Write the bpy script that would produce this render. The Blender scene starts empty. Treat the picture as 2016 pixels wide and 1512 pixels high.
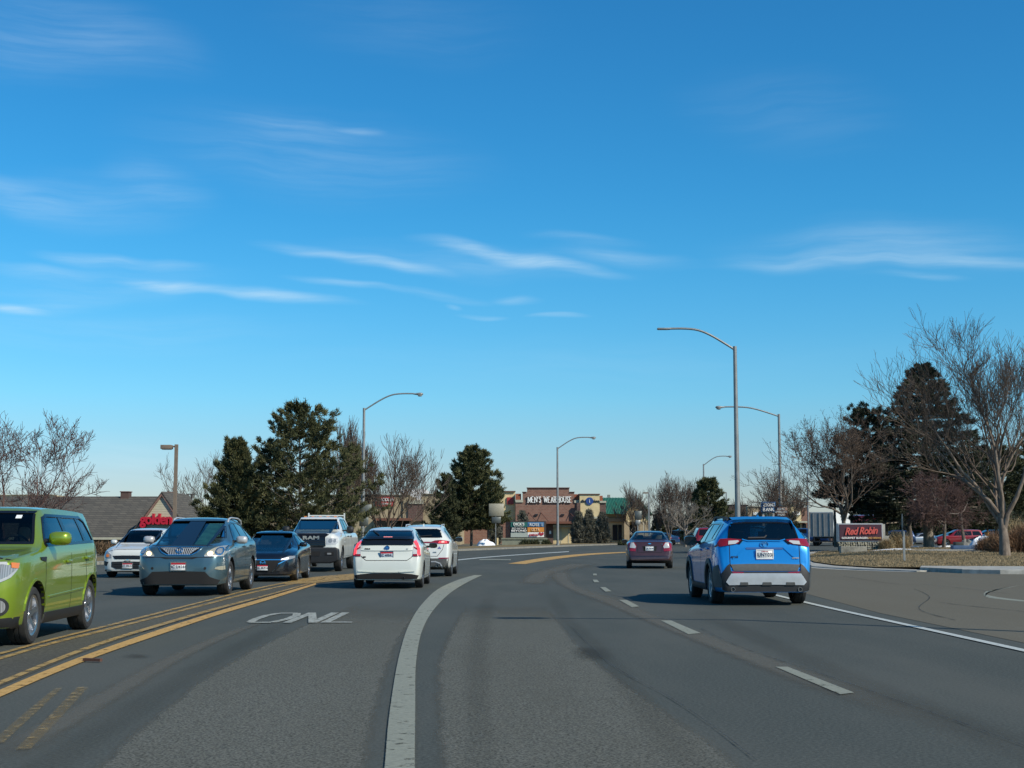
import bpy, bmesh, math, random
import numpy as np
from mathutils import Vector, Matrix, Quaternion
from mathutils.bvhtree import BVHTree
PI = math.pi
R = math.radians
scene = bpy.context.scene
COL = scene.collection

# ------------------------------------------------------------------ camera
F = 2750.0; CX = 1008.0; CY = 756.0; HORIZ = 1050.0; CAMH = 1.35
PITCH = math.atan((HORIZ - CY) / F)
cam_d = bpy.data.cameras.new('camera')
cam = bpy.data.objects.new('camera', cam_d); COL.objects.link(cam)
cam.location = (0, 0, CAMH); cam.rotation_euler = (PI / 2 + PITCH, 0, 0)
cam_d.sensor_width = 36.0; cam_d.lens = 36.0 * F / 2016.0
cam_d.clip_end = 6000; cam_d.clip_start = 0.1
scene.camera = cam

def ray(px, py):
    a = (px - CX) / F; b = (CY - py) / F
    c, s = math.cos(PITCH), math.sin(PITCH)
    return Vector((a, c - s * b, s + c * b))
def gp(px, py, z=0.0):            # picture point -> place on the ground
    d = ray(px, py); t = (z - CAMH) / d.z
    return Vector((d.x * t, d.y * t, z))
def at(px, py, D):                # picture point -> place at distance D
    d = ray(px, py); t = D / d.y
    return Vector((d.x * t, D, CAMH + d.z * t))

# ------------------------------------------------------------------ materials
def lin(c):
    return tuple(((v / 255) / 12.92 if v / 255 <= 0.04045 else ((v / 255 + 0.055) / 1.055) ** 2.4) for v in c) + (1.0,)
MATS = {}
def new_mat(name):
    m = bpy.data.materials.new(name); m.use_nodes = True
    nt = m.node_tree; b = nt.nodes['Principled BSDF']
    MATS[name] = m
    return m, nt, b
def nd(nt, t, **kw):
    n = nt.nodes.new(t)
    for k, v in kw.items():
        if k in n.inputs: n.inputs[k].default_value = v
        else: setattr(n, k, v)
    return n
def mixc(nt, fac, a, b, blend='MIX'):
    n = nt.nodes.new('ShaderNodeMix'); n.data_type = 'RGBA'; n.blend_type = blend
    for sock, v in ((n.inputs[0], fac), (n.inputs[6], a), (n.inputs[7], b)):
        if hasattr(v, 'is_output') or isinstance(v, bpy.types.NodeSocket): nt.links.new(v, sock)
        else: sock.default_value = v
    return n.outputs[2]
def ramp(nt, src, lo, hi, a=0.0, b=1.0):
    n = nt.nodes.new('ShaderNodeMapRange'); n.interpolation_type = 'SMOOTHSTEP'
    nt.links.new(src, n.inputs[0])
    for i, v in enumerate((lo, hi, a, b)): n.inputs[i + 1].default_value = v
    return n.outputs[0]
def noise(nt, scale, detail=4, rough=0.6, vec=None, stretch=None):
    n = nd(nt, 'ShaderNodeTexNoise'); n.inputs['Scale'].default_value = scale
    n.inputs['Detail'].default_value = detail; n.inputs['Roughness'].default_value = rough
    if vec is None:
        tc = nt.nodes.new('ShaderNodeTexCoord'); vec = tc.outputs['Object']
    if stretch:
        mp = nt.nodes.new('ShaderNodeMapping'); mp.inputs['Scale'].default_value = stretch
        nt.links.new(vec, mp.inputs[0]); vec = mp.outputs[0]
    nt.links.new(vec, n.inputs['Vector'])
    return n.outputs[0]
def bump(nt, b, h, strength=0.3, dist=0.02):
    n = nt.nodes.new('ShaderNodeBump'); n.inputs['Strength'].default_value = strength
    n.inputs['Distance'].default_value = dist
    nt.links.new(h, n.inputs['Height']); nt.links.new(n.outputs[0], b.inputs['Normal'])
def simple(name, col, rough=0.6, metal=0.0, var=0.15, scale=6.0, bmp=0.0, coat=0.0, stretch=None, col2=None, spec=None):
    if name in MATS: return MATS[name]
    m, nt, b = new_mat(name)
    c = col if len(col) == 4 else col + (1.0,)
    b.inputs['Roughness'].default_value = rough; b.inputs['Metallic'].default_value = metal
    if coat: b.inputs['Coat Weight'].default_value = coat; b.inputs['Coat Roughness'].default_value = 0.03
    if spec is not None: b.inputs['Specular IOR Level'].default_value = spec
    if var or col2:
        f = noise(nt, scale, 5, 0.65, stretch=stretch)
        f2 = ramp(nt, f, 0.3, 0.7)
        lo = tuple(v * (1 - var) for v in c[:3]) + (1,); hi = col2 if col2 else tuple(min(1, v * (1 + var)) for v in c[:3]) + (1,)
        nt.links.new(mixc(nt, f2, lo, hi), b.inputs['Base Color'])
        if bmp: bump(nt, b, f, bmp)
    else: b.inputs['Base Color'].default_value = c
    return m
def paint(name, col, metal=0.0, rough=0.35, dirt=0.25, dirtc=(0.16, 0.14, 0.115)):
    """car paint with a clear coat and road dust low on the body"""
    m, nt, b = new_mat(name)
    c = col + (1.0,)
    b.inputs['Roughness'].default_value = rough; b.inputs['Metallic'].default_value = metal
    b.inputs['Coat Weight'].default_value = 1.0; b.inputs['Coat Roughness'].default_value = 0.04
    tc = nt.nodes.new('ShaderNodeTexCoord'); sp = nt.nodes.new('ShaderNodeSeparateXYZ')
    nt.links.new(tc.outputs['Object'], sp.inputs[0])
    h = ramp(nt, sp.outputs[2], 0.25, 0.85, 1.0, 0.12)
    nz = ramp(nt, noise(nt, 3.0, 6, 0.7), 0.3, 0.75)
    mu = nd(nt, 'ShaderNodeMath', operation='MULTIPLY'); nt.links.new(h, mu.inputs[0]); nt.links.new(nz, mu.inputs[1])
    m2 = nd(nt, 'ShaderNodeMath', operation='MULTIPLY'); nt.links.new(mu.outputs[0], m2.inputs[0]); m2.inputs[1].default_value = dirt
    nt.links.new(mixc(nt, m2.outputs[0], c, dirtc + (1,)), b.inputs['Base Color'])
    rr = ramp(nt, m2.outputs[0], 0.0, 1.0, rough, 0.9); nt.links.new(rr, b.inputs['Roughness'])
    cw = ramp(nt, m2.outputs[0], 0.0, 0.6, 1.0, 0.1); nt.links.new(cw, b.inputs['Coat Weight'])
    return m
def glass(name, tint=(0.25, 0.3, 0.3), refl=0.06, ior=1.52):
    if name in MATS: return MATS[name]
    m = bpy.data.materials.new(name); m.use_nodes = True; nt = m.node_tree; nt.nodes.clear(); MATS[name] = m
    out = nt.nodes.new('ShaderNodeOutputMaterial')
    tr = nd(nt, 'ShaderNodeBsdfTransparent'); tr.inputs[0].default_value = tint + (1,)
    gl = nd(nt, 'ShaderNodeBsdfGlossy'); gl.inputs['Roughness'].default_value = 0.02; gl.inputs[0].default_value = (1, 1, 1, 1)
    fr = nd(nt, 'ShaderNodeFresnel'); fr.inputs[0].default_value = ior
    ad = nd(nt, 'ShaderNodeMath', operation='ADD'); nt.links.new(fr.outputs[0], ad.inputs[0]); ad.inputs[1].default_value = refl
    ad.use_clamp = True
    mx = nt.nodes.new('ShaderNodeMixShader'); nt.links.new(ad.outputs[0], mx.inputs[0])
    nt.links.new(tr.outputs[0], mx.inputs[1]); nt.links.new(gl.outputs[0], mx.inputs[2])
    nt.links.new(mx.outputs[0], out.inputs[0])
    return m
def emis(name, col, strength=1.0, base=None):
    m, nt, b = new_mat(name)
    b.inputs['Base Color'].default_value = (base or col) + (1,)
    b.inputs['Emission Color'].default_value = col + (1,); b.inputs['Emission Strength'].default_value = strength
    b.inputs['Roughness'].default_value = 0.15
    return m

# ------------------------------------------------------------------ objects
def tag(o, label=None, cat=None, group=None, kind=None):
    if label: o['label'] = label
    if cat: o['category'] = cat
    if group: o['group'] = group
    if kind: o['kind'] = kind
    return o
def thing(name, label, cat, loc=(0, 0, 0), rotz=0.0, group=None):
    o = bpy.data.objects.new(name, None); COL.objects.link(o)
    o.location = loc; o.rotation_euler = (0, 0, rotz); o.empty_display_size = 0.2
    return tag(o, label, cat, group)
def copy_tree(o, parent=None):
    c = o.copy(); COL.objects.link(c); c.parent = parent
    for ch in o.children: copy_tree(ch, c)
    return c
class MB:
    def __init__(s): s.v = []; s.f = []; s.mi = []; s.uv = {}
    def add(s, vs, fs, mi=0):
        n = len(s.v); s.v += [tuple(v) for v in vs]
        for f in fs: s.f.append(tuple(n + i for i in f)); s.mi.append(mi)
    def box(s, x0, x1, y0, y1, z0, z1, mi=0, M=None):
        vs = [Vector(p) for p in ((x0, y0, z0), (x1, y0, z0), (x1, y1, z0), (x0, y1, z0), (x0, y0, z1), (x1, y0, z1), (x1, y1, z1), (x0, y1, z1))]
        if M: vs = [M @ v for v in vs]
        s.add(vs, [(3, 2, 1, 0), (4, 5, 6, 7), (0, 1, 5, 4), (1, 2, 6, 5), (2, 3, 7, 6), (3, 0, 4, 7)], mi); return s
    def tube(s, pts, rs, n=8, mi=0, caps=True):
        pts = [Vector(p) for p in pts]
        if not hasattr(rs, '__len__'): rs = [rs] * len(pts)
        rings = []; prev = None
        for i, p in enumerate(pts):
            d = (pts[min(i + 1, len(pts) - 1)] - pts[max(i - 1, 0)]).normalized()
            if prev is None: a = d.orthogonal().normalized()
            else:
                a = prev - d * prev.dot(d)
                a = a.normalized() if a.length > 1e-5 else d.orthogonal().normalized()
            prev = a; b = d.cross(a)
            rings.append([p + (a * math.cos(2 * PI * k / n) + b * math.sin(2 * PI * k / n)) * rs[i] for k in range(n)])
        vs = [q for r in rings for q in r]; fs = []
        for i in range(len(pts) - 1):
            for k in range(n):
                k2 = (k + 1) % n
                fs.append((i * n + k, i * n + k2, (i + 1) * n + k2, (i + 1) * n + k))
        if caps:
            fs.append(tuple(reversed(range(n)))); fs.append(tuple((len(pts) - 1) * n + k for k in range(n)))
        s.add(vs, fs, mi); return s
    def prism(s, poly, y0, y1, axis='y', mi=0, M=None):
        """poly of (a, b) extruded along an axis: y -> (a, y, b), x -> (x, a, b), z -> (a, b, z)"""
        def P(a, b, t): return {'y': (a, t, b), 'x': (t, a, b), 'z': (a, b, t)}[axis]
        n = len(poly); vs = [Vector(P(a, b, y0)) for a, b in poly] + [Vector(P(a, b, y1)) for a, b in poly]
        if M: vs = [M @ v for v in vs]
        fs = [tuple(range(n)), tuple(reversed(range(n, 2 * n)))] + [(i, i + n, (i + 1) % n + n, (i + 1) % n) for i in range(n)]
        s.add(vs, fs, mi); return s
    def lathe(s, prof, n=24, M=None, mi=0, close=False):
        """prof of (r, t) turned about the local x axis (t along x)"""
        vs = []; fs = []; m = len(prof)
        for k in range(n):
            a = 2 * PI * k / n
            for r, t in prof:
                v = Vector((t, r * math.cos(a), r * math.sin(a))); vs.append(M @ v if M else v)
        for k in range(n):
            k2 = (k + 1) % n
            for j in range(m - 1 + (1 if close else 0)):
                j2 = (j + 1) % m
                fs.append((k * m + j, k * m + j2, k2 * m + j2, k2 * m + j))
        s.add(vs, fs, mi); return s
    def build(s, name, mats, parent=None, smooth=None, loc=None, fix=True):
        me = bpy.data.meshes.new(name); me.from_pydata(s.v, [], s.f)
        if not isinstance(mats, (list, tuple)): mats = [mats]
        for m in mats: me.materials.append(m)
        if len(mats) > 1: me.polygons.foreach_set('material_index', s.mi)
        if fix:
            bm = bmesh.new(); bm.from_mesh(me); bmesh.ops.recalc_face_normals(bm, faces=bm.faces); bm.to_mesh(me); bm.free()
        if smooth is not None:
            me.shade_smooth()
            if smooth < 180: me.set_sharp_from_angle(angle=R(smooth))
        me.update()
        o = bpy.data.objects.new(name, me); COL.objects.link(o)
        if parent: o.parent = parent
        if loc is not None: o.location = loc
        return o
def bxo(name, x0, x1, y0, y1, z0, z1, m, parent=None, bevel=0.0):
    o = MB().box(x0, x1, y0, y1, z0, z1).build(name, m, parent)
    if bevel: bev(o, bevel)
    return o
def bev(o, w, seg=2, ang=40):
    bm = bmesh.new(); bm.from_mesh(o.data)
    es = [e for e in bm.edges if len(e.link_faces) == 2 and e.calc_face_angle(0) > R(ang)]
    bmesh.ops.bevel(bm, geom=es, offset=w, segments=seg, affect='EDGES', profile=0.6, clamp_overlap=True)
    bm.to_mesh(o.data); bm.free(); o.data.shade_smooth(); o.data.set_sharp_from_angle(angle=R(50))
    return o
def text_mb(txt, size, M, depth=0.01, bold=0.0, shear=0.0, xs=1.0, space=1.0, align='CENTER'):
    """lettering as a mesh builder; M places the text plane (x right, y up)"""
    cu = bpy.data.curves.new('t', 'FONT'); cu.body = txt; cu.size = size; cu.extrude = depth / 2; cu.offset = bold
    cu.shear = shear; cu.align_x = align; cu.align_y = 'CENTER'; cu.space_character = space; cu.resolution_u = 3
    o = bpy.data.objects.new('t', cu); COL.objects.link(o)
    dg = bpy.context.evaluated_depsgraph_get(); me = bpy.data.meshes.new_from_object(o.evaluated_get(dg))
    bpy.data.objects.remove(o); bpy.data.curves.remove(cu)
    S = M @ Matrix.Diagonal((xs, 1, 1, 1))
    mb = MB(); mb.add([S @ v.co for v in me.vertices], [tuple(p.vertices) for p in me.polygons]); bpy.data.meshes.remove(me)
    return mb
def face_m(x, y, z, back=False):       # text plane facing -y (towards the camera); back: facing +y
    m = Matrix.Translation((x, y, z)) @ Matrix.Rotation(PI / 2, 4, 'X')
    return Matrix.Translation((x, y, z)) @ Matrix.Rotation(PI, 4, 'Z') @ Matrix.Rotation(PI / 2, 4, 'X') if back else m
def tri_mesh(name, V, mat, parent=None):
    """V: (n, 3, 3) triangle soup"""
    n = len(V); me = bpy.data.meshes.new(name)
    me.vertices.add(n * 3); me.vertices.foreach_set('co', V.reshape(-1).astype(np.float32))
    me.loops.add(n * 3); me.loops.foreach_set('vertex_index', np.arange(n * 3, dtype=np.int32))
    me.polygons.add(n); me.polygons.foreach_set('loop_start', np.arange(0, n * 3, 3, dtype=np.int32))
    me.polygons.foreach_set('loop_total', np.full(n, 3, dtype=np.int32))
    me.materials.append(mat); me.update(calc_edges=True)
    o = bpy.data.objects.new(name, me); COL.objects.link(o)
    if parent: o.parent = parent
    return o
# ------------------------------------------------------------------ light and sky
SUN_EL = R(37.0)
sun_h = Vector((0.80, -0.60, 0)).normalized()      # towards the sun, on the ground
sun_v = Vector((sun_h.x * math.cos(SUN_EL), sun_h.y * math.cos(SUN_EL), math.sin(SUN_EL)))
sd = bpy.data.lights.new('sun', 'SUN'); sd.energy = 4.8; sd.angle = R(0.5); sd.color = (1.0, 0.915, 0.77)
so = bpy.data.objects.new('sun', sd); COL.objects.link(so)
so.rotation_euler = (-sun_v).to_track_quat('-Z', 'Y').to_euler()
w = bpy.data.worlds.new('World'); scene.world = w; w.use_nodes = True
nt = w.node_tree; bg = nt.nodes['Background']
sky = nt.nodes.new('ShaderNodeTexSky'); sky.sky_type = 'NISHITA'; sky.sun_disc = False
sky.sun_elevation = SUN_EL; sky.sun_rotation = math.atan2(sun_h.x, sun_h.y)
sky.altitude = 1100; sky.air_density = 1.0; sky.dust_density = 0.6; sky.ozone_density = 3.2
bg.inputs[1].default_value = 0.10
hs = nt.nodes.new('ShaderNodeHueSaturation'); hs.inputs['Saturation'].default_value = 1.22; hs.inputs['Hue'].default_value = 0.487
nt.links.new(sky.outputs[0], hs.inputs['Color'])
gm = nt.nodes.new('ShaderNodeGamma'); gm.inputs[1].default_value = 1.0
nt.links.new(hs.outputs[0], gm.inputs[0])
tc = nt.nodes.new('ShaderNodeTexCoord'); sp = nt.nodes.new('ShaderNodeSeparateXYZ'); nt.links.new(tc.outputs['Generated'], sp.inputs[0])
def mth(op, a, b=None, clamp=False):
    n = nt.nodes.new('ShaderNodeMath'); n.operation = op; n.use_clamp = clamp
    for i, v in enumerate((a, b)):
        if v is None: continue
        if isinstance(v, (int, float)): n.inputs[i].default_value = v
        else: nt.links.new(v, n.inputs[i])
    return n.outputs[0]
az = mth('ARCTAN2', sp.outputs[0], sp.outputs[1]); el = mth('ARCSINE', sp.outputs[2])
cb = nt.nodes.new('ShaderNodeCombineXYZ'); nt.links.new(az, cb.inputs[0]); nt.links.new(el, cb.inputs[1])
def azel(px, py):
    d = ray(px, py).normalized(); return math.atan2(d.x, d.y), math.asin(d.z)
# wind-drawn fibres: fine noise stretched along the streaks
wp = nt.nodes.new('ShaderNodeTexNoise'); wp.inputs['Scale'].default_value = 5.0; wp.inputs['Detail'].default_value = 3
nt.links.new(cb.outputs[0], wp.inputs['Vector'])
wv = nt.nodes.new('ShaderNodeVectorMath'); wv.operation = 'MULTIPLY_ADD'
nt.links.new(wp.outputs['Color'], wv.inputs[0]); wv.inputs[1].default_value = (0.07, 0.045, 0); nt.links.new(cb.outputs[0], wv.inputs[2])
sh = nt.nodes.new('ShaderNodeVectorMath'); sh.operation = 'SUBTRACT'; nt.links.new(wv.outputs[0], sh.inputs[0]); sh.inputs[1].default_value = (0.035, 0.0225, 0)
P0 = sh.outputs[0]
mp = nt.nodes.new('ShaderNodeMapping'); mp.inputs['Rotation'].default_value = (0, 0, R(8)); mp.inputs['Scale'].default_value = (9, 110, 1)
nt.links.new(P0, mp.inputs[0])
fn = nt.nodes.new('ShaderNodeTexNoise'); fn.inputs['Scale'].default_value = 1.0; fn.inputs['Detail'].default_value = 6; fn.inputs['Roughness'].default_value = 0.6
nt.links.new(mp.outputs[0], fn.inputs['Vector'])
fib = ramp(nt, fn.outputs[0], 0.28, 0.74, 0.28, 1.25)
acc = None
# from px, to px, half thickness px, strength
for x0, y0, x1, y1, th, am in (
        (790, 482, 1010, 512, 15, .55), (880, 500, 1250, 552, 15, .78), (1080, 498, 1390, 530, 20, .35), (480, 490, 700, 518, 14, .40), (600, 508, 900, 548, 13, .60), (560, 500, 1300, 540, 34, .22),
        (230, 548, 460, 582, 13, .75), (380, 572, 720, 612, 13, .70), (60, 498, 300, 520, 15, .50), (200, 508, 440, 536, 13, .40), (-60, 520, 240, 545, 16, .35), (-100, 560, 500, 560, 40, .22),
        (1380, 526, 1800, 520, 20, .35), (1650, 524, 2150, 512, 16, .42), (1480, 480, 2100, 470, 46, .16), (1400, 500, 2100, 500, 50, .20), (-60, 598, 120, 610, 12, .95), (-60, 606, 260, 596, 16, .30),
        (-150, 345, 170, 425, 34, .36), (-80, 380, 420, 420, 60, .22), (-200, 20, 300, 50, 90, .15), (60, 40, 420, 130, 70, .16), (-200, 90, 300, 140, 60, .14), (180, 330, 420, 410, 40, .20), (560, 560, 800, 582, 9, .45), (720, 575, 980, 592, 10, .30),
        (1040, 622, 1170, 627, 6, .75), (880, 616, 1010, 624, 6, .40), (960, 585, 1080, 596, 10, .35), (640, 252, 760, 264, 9, .35), (400, 240, 720, 265, 30, .18), (860, 600, 900, 604, 6, .3), (1690, 546, 1900, 554, 9, .35), (1020, 470, 1300, 490, 14, .22),
        (1300, 180, 1800, 260, 90, .08), (-300, 640, 700, 650, 46, .16), (200, 270, 1000, 340, 100, .18), (500, 20, 1100, 60, 80, .08), (300, 700, 1900, 690, 50, .07), (60, 880, 520, 940, 60, .30), (-100, 900, 300, 1000, 70, .25)):
    a0, e0 = azel(x0, y0); a1, e1 = azel(x1, y1)
    m = nt.nodes.new('ShaderNodeMapping'); m.vector_type = 'TEXTURE'
    m.inputs['Location'].default_value = ((a0 + a1) / 2, (e0 + e1) / 2, 0)
    m.inputs['Rotation'].default_value = (0, 0, math.atan2(e1 - e0, a1 - a0))
    m.inputs['Scale'].default_value = (math.hypot(a1 - a0, e1 - e0) / 2 * 1.15, th / F * 1.2, 1)
    nt.links.new(P0, m.inputs[0])
    ln = nt.nodes.new('ShaderNodeVectorMath'); ln.operation = 'LENGTH'; nt.links.new(m.outputs[0], ln.inputs[0])
    k = ramp(nt, ln.outputs['Value'], 0.05, 1.0, am, 0.0)
    acc = k if acc is None else mth('ADD', acc, k)
cl = mth('MULTIPLY', acc, fib)
# thin pale veil in the low sky
veil = mth('MULTIPLY', ramp(nt, el, 0.0, 0.12, 0.42, 0.0), 1.0)
cr = nt.nodes.new('ShaderNodeValToRGB'); cr.color_ramp.interpolation = 'B_SPLINE'
elr = ramp(nt, el, 0.0, 0.40); elm = mth('MULTIPLY', el, 2.5, True); nt.links.new(elm, cr.inputs[0])
stops = ((0.0, (.84, .86, 1.0)), (.10, (.84, .90, 1.04)), (.17, (.82, 1.02, 1.14)), (.24, (.80, 1.17, 1.28)), (.42, (.62, 1.25, 1.43)), (.60, (.48, 1.22, 1.46)), (.92, (.50, 1.20, 1.50)))
while len(cr.color_ramp.elements) < len(stops): cr.color_ramp.elements.new(.5)
for e_, (p_, c_) in zip(cr.color_ramp.elements, stops): e_.position = p_; e_.color = tuple(v / 2 for v in c_) + (1,)
vm = nt.nodes.new('ShaderNodeVectorMath'); vm.operation = 'MULTIPLY'; nt.links.new(gm.outputs[0], vm.inputs[0]); nt.links.new(cr.outputs[0], vm.inputs[1])
vs_ = nt.nodes.new('ShaderNodeVectorMath'); vs_.operation = 'SCALE'; vs_.inputs['Scale'].default_value = 2.0; nt.links.new(vm.outputs[0], vs_.inputs[0])
c1 = vs_.outputs[0]
c2 = mixc(nt, mth('MULTIPLY', cl, 0.54, True), c1, (6.6, 8.6, 9.8, 1))
nt.links.new(c2, bg.inputs[0])
scene.view_settings.view_transform = 'Standard'; scene.view_settings.look = 'None'
scene.view_settings.exposure = 0.0; scene.view_settings.gamma = 1.0
scene.cycles.max_bounces = 7; scene.cycles.transparent_max_bounces = 12; scene.cycles.diffuse_bounces = 3
scene.cycles.use_denoising = True
# ------------------------------------------------------------------ ground, road, markings
def asphalt(name, c1, c2, speck=0.5, sc=60.0, big=0.4, tint=(0.12, 0.11, 0.095)):
    m, nt, b = new_mat(name)
    f = ramp(nt, noise(nt, sc, 3, 0.75), 0.35, 0.68)
    g = ramp(nt, noise(nt, 0.35, 5, 0.6, stretch=(1.6, 0.35, 1)), 0.35, 0.7)
    s = ramp(nt, noise(nt, sc * 2.2, 2, 0.8), 0.6, 0.78)
    c = mixc(nt, f, c1 + (1,), c2 + (1,))
    mg = nd(nt, 'ShaderNodeMath', operation='MULTIPLY'); nt.links.new(g, mg.inputs[0]); mg.inputs[1].default_value = big
    c = mixc(nt, mg.outputs[0], c, tint + (1,))
    ms = nd(nt, 'ShaderNodeMath', operation='MULTIPLY'); nt.links.new(s, ms.inputs[0]); ms.inputs[1].default_value = speck
    c = mixc(nt, ms.outputs[0], c, (0.24, 0.235, 0.21, 1))
    nt.links.new(c, b.inputs['Base Color']); b.inputs['Roughness'].default_value = 0.86
    b.inputs['Specular IOR Level'].default_value = 0.08
    bump(nt, b, noise(nt, sc, 4, 0.8), 0.5, 0.007)
    return m, nt, b
def edge_alpha(m, nt, b, feather=0.25, grain=40.0, thr=0.5, rag=0.5, wear=0.0, wsc=6.0, soft=0.12, top=1.0, vf=0.0):
    """ragged, worn edge: u of the uv runs 0..1 across the strip, v 0..1 along it"""
    uv = nt.nodes.new('ShaderNodeUVMap'); sp = nt.nodes.new('ShaderNodeSeparateXYZ'); nt.links.new(uv.outputs[0], sp.inputs[0])
    def tri(src):
        a = nd(nt, 'ShaderNodeMath', operation='SUBTRACT'); nt.links.new(src, a.inputs[0]); a.inputs[1].default_value = 0.5
        c = nd(nt, 'ShaderNodeMath', operation='ABSOLUTE'); nt.links.new(a.outputs[0], c.inputs[0])
        return ramp(nt, c.outputs[0], 0.5 - feather, 0.5, 1.0, 0.0)
    mu = nd(nt, 'ShaderNodeMath', operation='MULTIPLY'); nt.links.new(tri(sp.outputs[0]), mu.inputs[0])
    e = nd(nt, 'ShaderNodeMath', operation='MULTIPLY_ADD'); nz = noise(nt, grain, 4, 0.7)
    e.inputs[1].default_value = rag; nt.links.new(nz, e.inputs[0]); nt.links.new(tri(sp.outputs[0]), e.inputs[2])
    a = ramp(nt, e.outputs[0], thr + rag * 0.5 - soft, thr + rag * 0.5 + soft, 0.0, top)
    if wear:
        wn = ramp(nt, noise(nt, wsc, 6, 0.75), 0.62 - wear * 0.3, 0.70 - wear * 0.2, 1.0, 0.25)
        mm = nd(nt, 'ShaderNodeMath', operation='MULTIPLY'); nt.links.new(a, mm.inputs[0]); nt.links.new(wn, mm.inputs[1]); a = mm.outputs[0]
    if vf:
        a2 = nd(nt, 'ShaderNodeMath', operation='SUBTRACT'); nt.links.new(sp.outputs[1], a2.inputs[0]); a2.inputs[1].default_value = 0.5
        c2 = nd(nt, 'ShaderNodeMath', operation='ABSOLUTE'); nt.links.new(a2.outputs[0], c2.inputs[0])
        v2 = ramp(nt, c2.outputs[0], 0.5 - vf, 0.5, 1.0, 0.0)
        m3 = nd(nt, 'ShaderNodeMath', operation='MULTIPLY'); nt.links.new(a, m3.inputs[0]); nt.links.new(v2, m3.inputs[1]); a = m3.outputs[0]
    nt.links.new(a, b.inputs['Alpha'])
M_road, *_ = asphalt('asphalt', (0.048, 0.055, 0.050), (0.096, 0.105, 0.094), 0.42, 38, 0.5, (0.108, 0.110, 0.096))
M_lot, *_ = asphalt('asphalt_lot', (0.105, 0.097, 0.074), (0.160, 0.148, 0.112), 0.4, 40, 0.5, (0.120, 0.108, 0.080))
M_chip, _nt, _b = asphalt('asphalt_coarse', (0.056, 0.060, 0.051), (0.225, 0.226, 0.192), 0.8, 52, 0.30, (0.085, 0.083, 0.064))
edge_alpha(M_chip, _nt, _b, 0.16, 1.4, 0.42, 0.6, soft=0.28, top=0.8, vf=0.25)
M_dust, _nt, _b = asphalt('asphalt_dust', (0.112, 0.113, 0.097), (0.160, 0.158, 0.134), 0.3, 60, 0.5, (0.135, 0.131, 0.11))
edge_alpha(M_dust, _nt, _b, 0.5, 2.5, 0.45, 0.6, 0, soft=0.45, top=0.7, vf=0.15)
M_med, _nt, _b = asphalt('asphalt_median', (0.066, 0.064, 0.050), (0.130, 0.124, 0.096), 0.5, 22, 0.6, (0.058, 0.056, 0.050))
def road_paint(name, c, wear, rag=0.35, grain=25, c2=None, wsc=6.0):
    m, nt, b = new_mat(name)
    f = ramp(nt, noise(nt, 30, 5, 0.7), 0.3, 0.7)
    nt.links.new(mixc(nt, f, tuple(v * 0.72 for v in c) + (1,), (c2 or c) + (1,)), b.inputs['Base Color'])
    b.inputs['Roughness'].default_value = 0.75
    edge_alpha(m, nt, b, 0.18, grain, 0.4, rag, wear, wsc)
    return m
P_white = road_paint('white_road_paint', (0.265, 0.270, 0.205), 0.18)
P_fresh = road_paint('bright_road_paint', (0.50, 0.53, 0.49), 0.15)
P_yel = road_paint('yellow_road_paint', (0.52, 0.29, 0.065), 0.25, c2=(0.56, 0.34, 0.10))
P_yel2 = road_paint('dirty_yellow_road_paint', (0.38, 0.25, 0.085), 0.5, 0.5, 12, c2=(0.42, 0.27, 0.08), wsc=4)
P_yel3 = road_paint('faded_yellow_road_paint', (0.25, 0.19, 0.08), 0.95, 0.6, 16, c2=(0.32, 0.22, 0.08), wsc=9)
P_crack = road_paint('tar_crack', (0.022, 0.022, 0.021), 0.8, 0.9, 9, wsc=2.5)

def sheet(name, pts, z, m, parent=None):
    me = bpy.data.meshes.new(name); me.from_pydata([(p[0], p[1], z) for p in pts], [], [tuple(range(len(pts)))])
    bm = bmesh.new(); bm.from_mesh(me); bmesh.ops.triangulate(bm, faces=bm.faces); bmesh.ops.recalc_face_normals(bm, faces=bm.faces)
    if bm.faces[:] and sum(f.normal.z for f in bm.faces) < 0: bmesh.ops.reverse_faces(bm, faces=bm.faces)
    bm.to_mesh(me); bm.free()
    me.materials.append(m); o = bpy.data.objects.new(name, me); COL.objects.link(o)
    if parent: o.parent = parent
    return o
def resample(pts, n):
    d = [0]
    for a, b in zip(pts, pts[1:]): d.append(d[-1] + (Vector(b) - Vector(a)).length)
    out = []
    for i in range(n):
        t = d[-1] * i / (n - 1); k = 0
        while k < len(d) - 2 and d[k + 1] < t: k += 1
        u = (t - d[k]) / max(1e-9, d[k + 1] - d[k])
        p0 = Vector(pts[max(k - 1, 0)]); p1 = Vector(pts[k]); p2 = Vector(pts[k + 1]); p3 = Vector(pts[min(k + 2, len(pts) - 1)])
        out.append(0.5 * ((2 * p1) + (p2 - p0) * u + (2 * p0 - 5 * p1 + 4 * p2 - p3) * u * u + (3 * p1 - p0 - 3 * p2 + p3) * u ** 3) if len(pts) > 2 else p1.lerp(p2, u))
    return out
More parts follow.
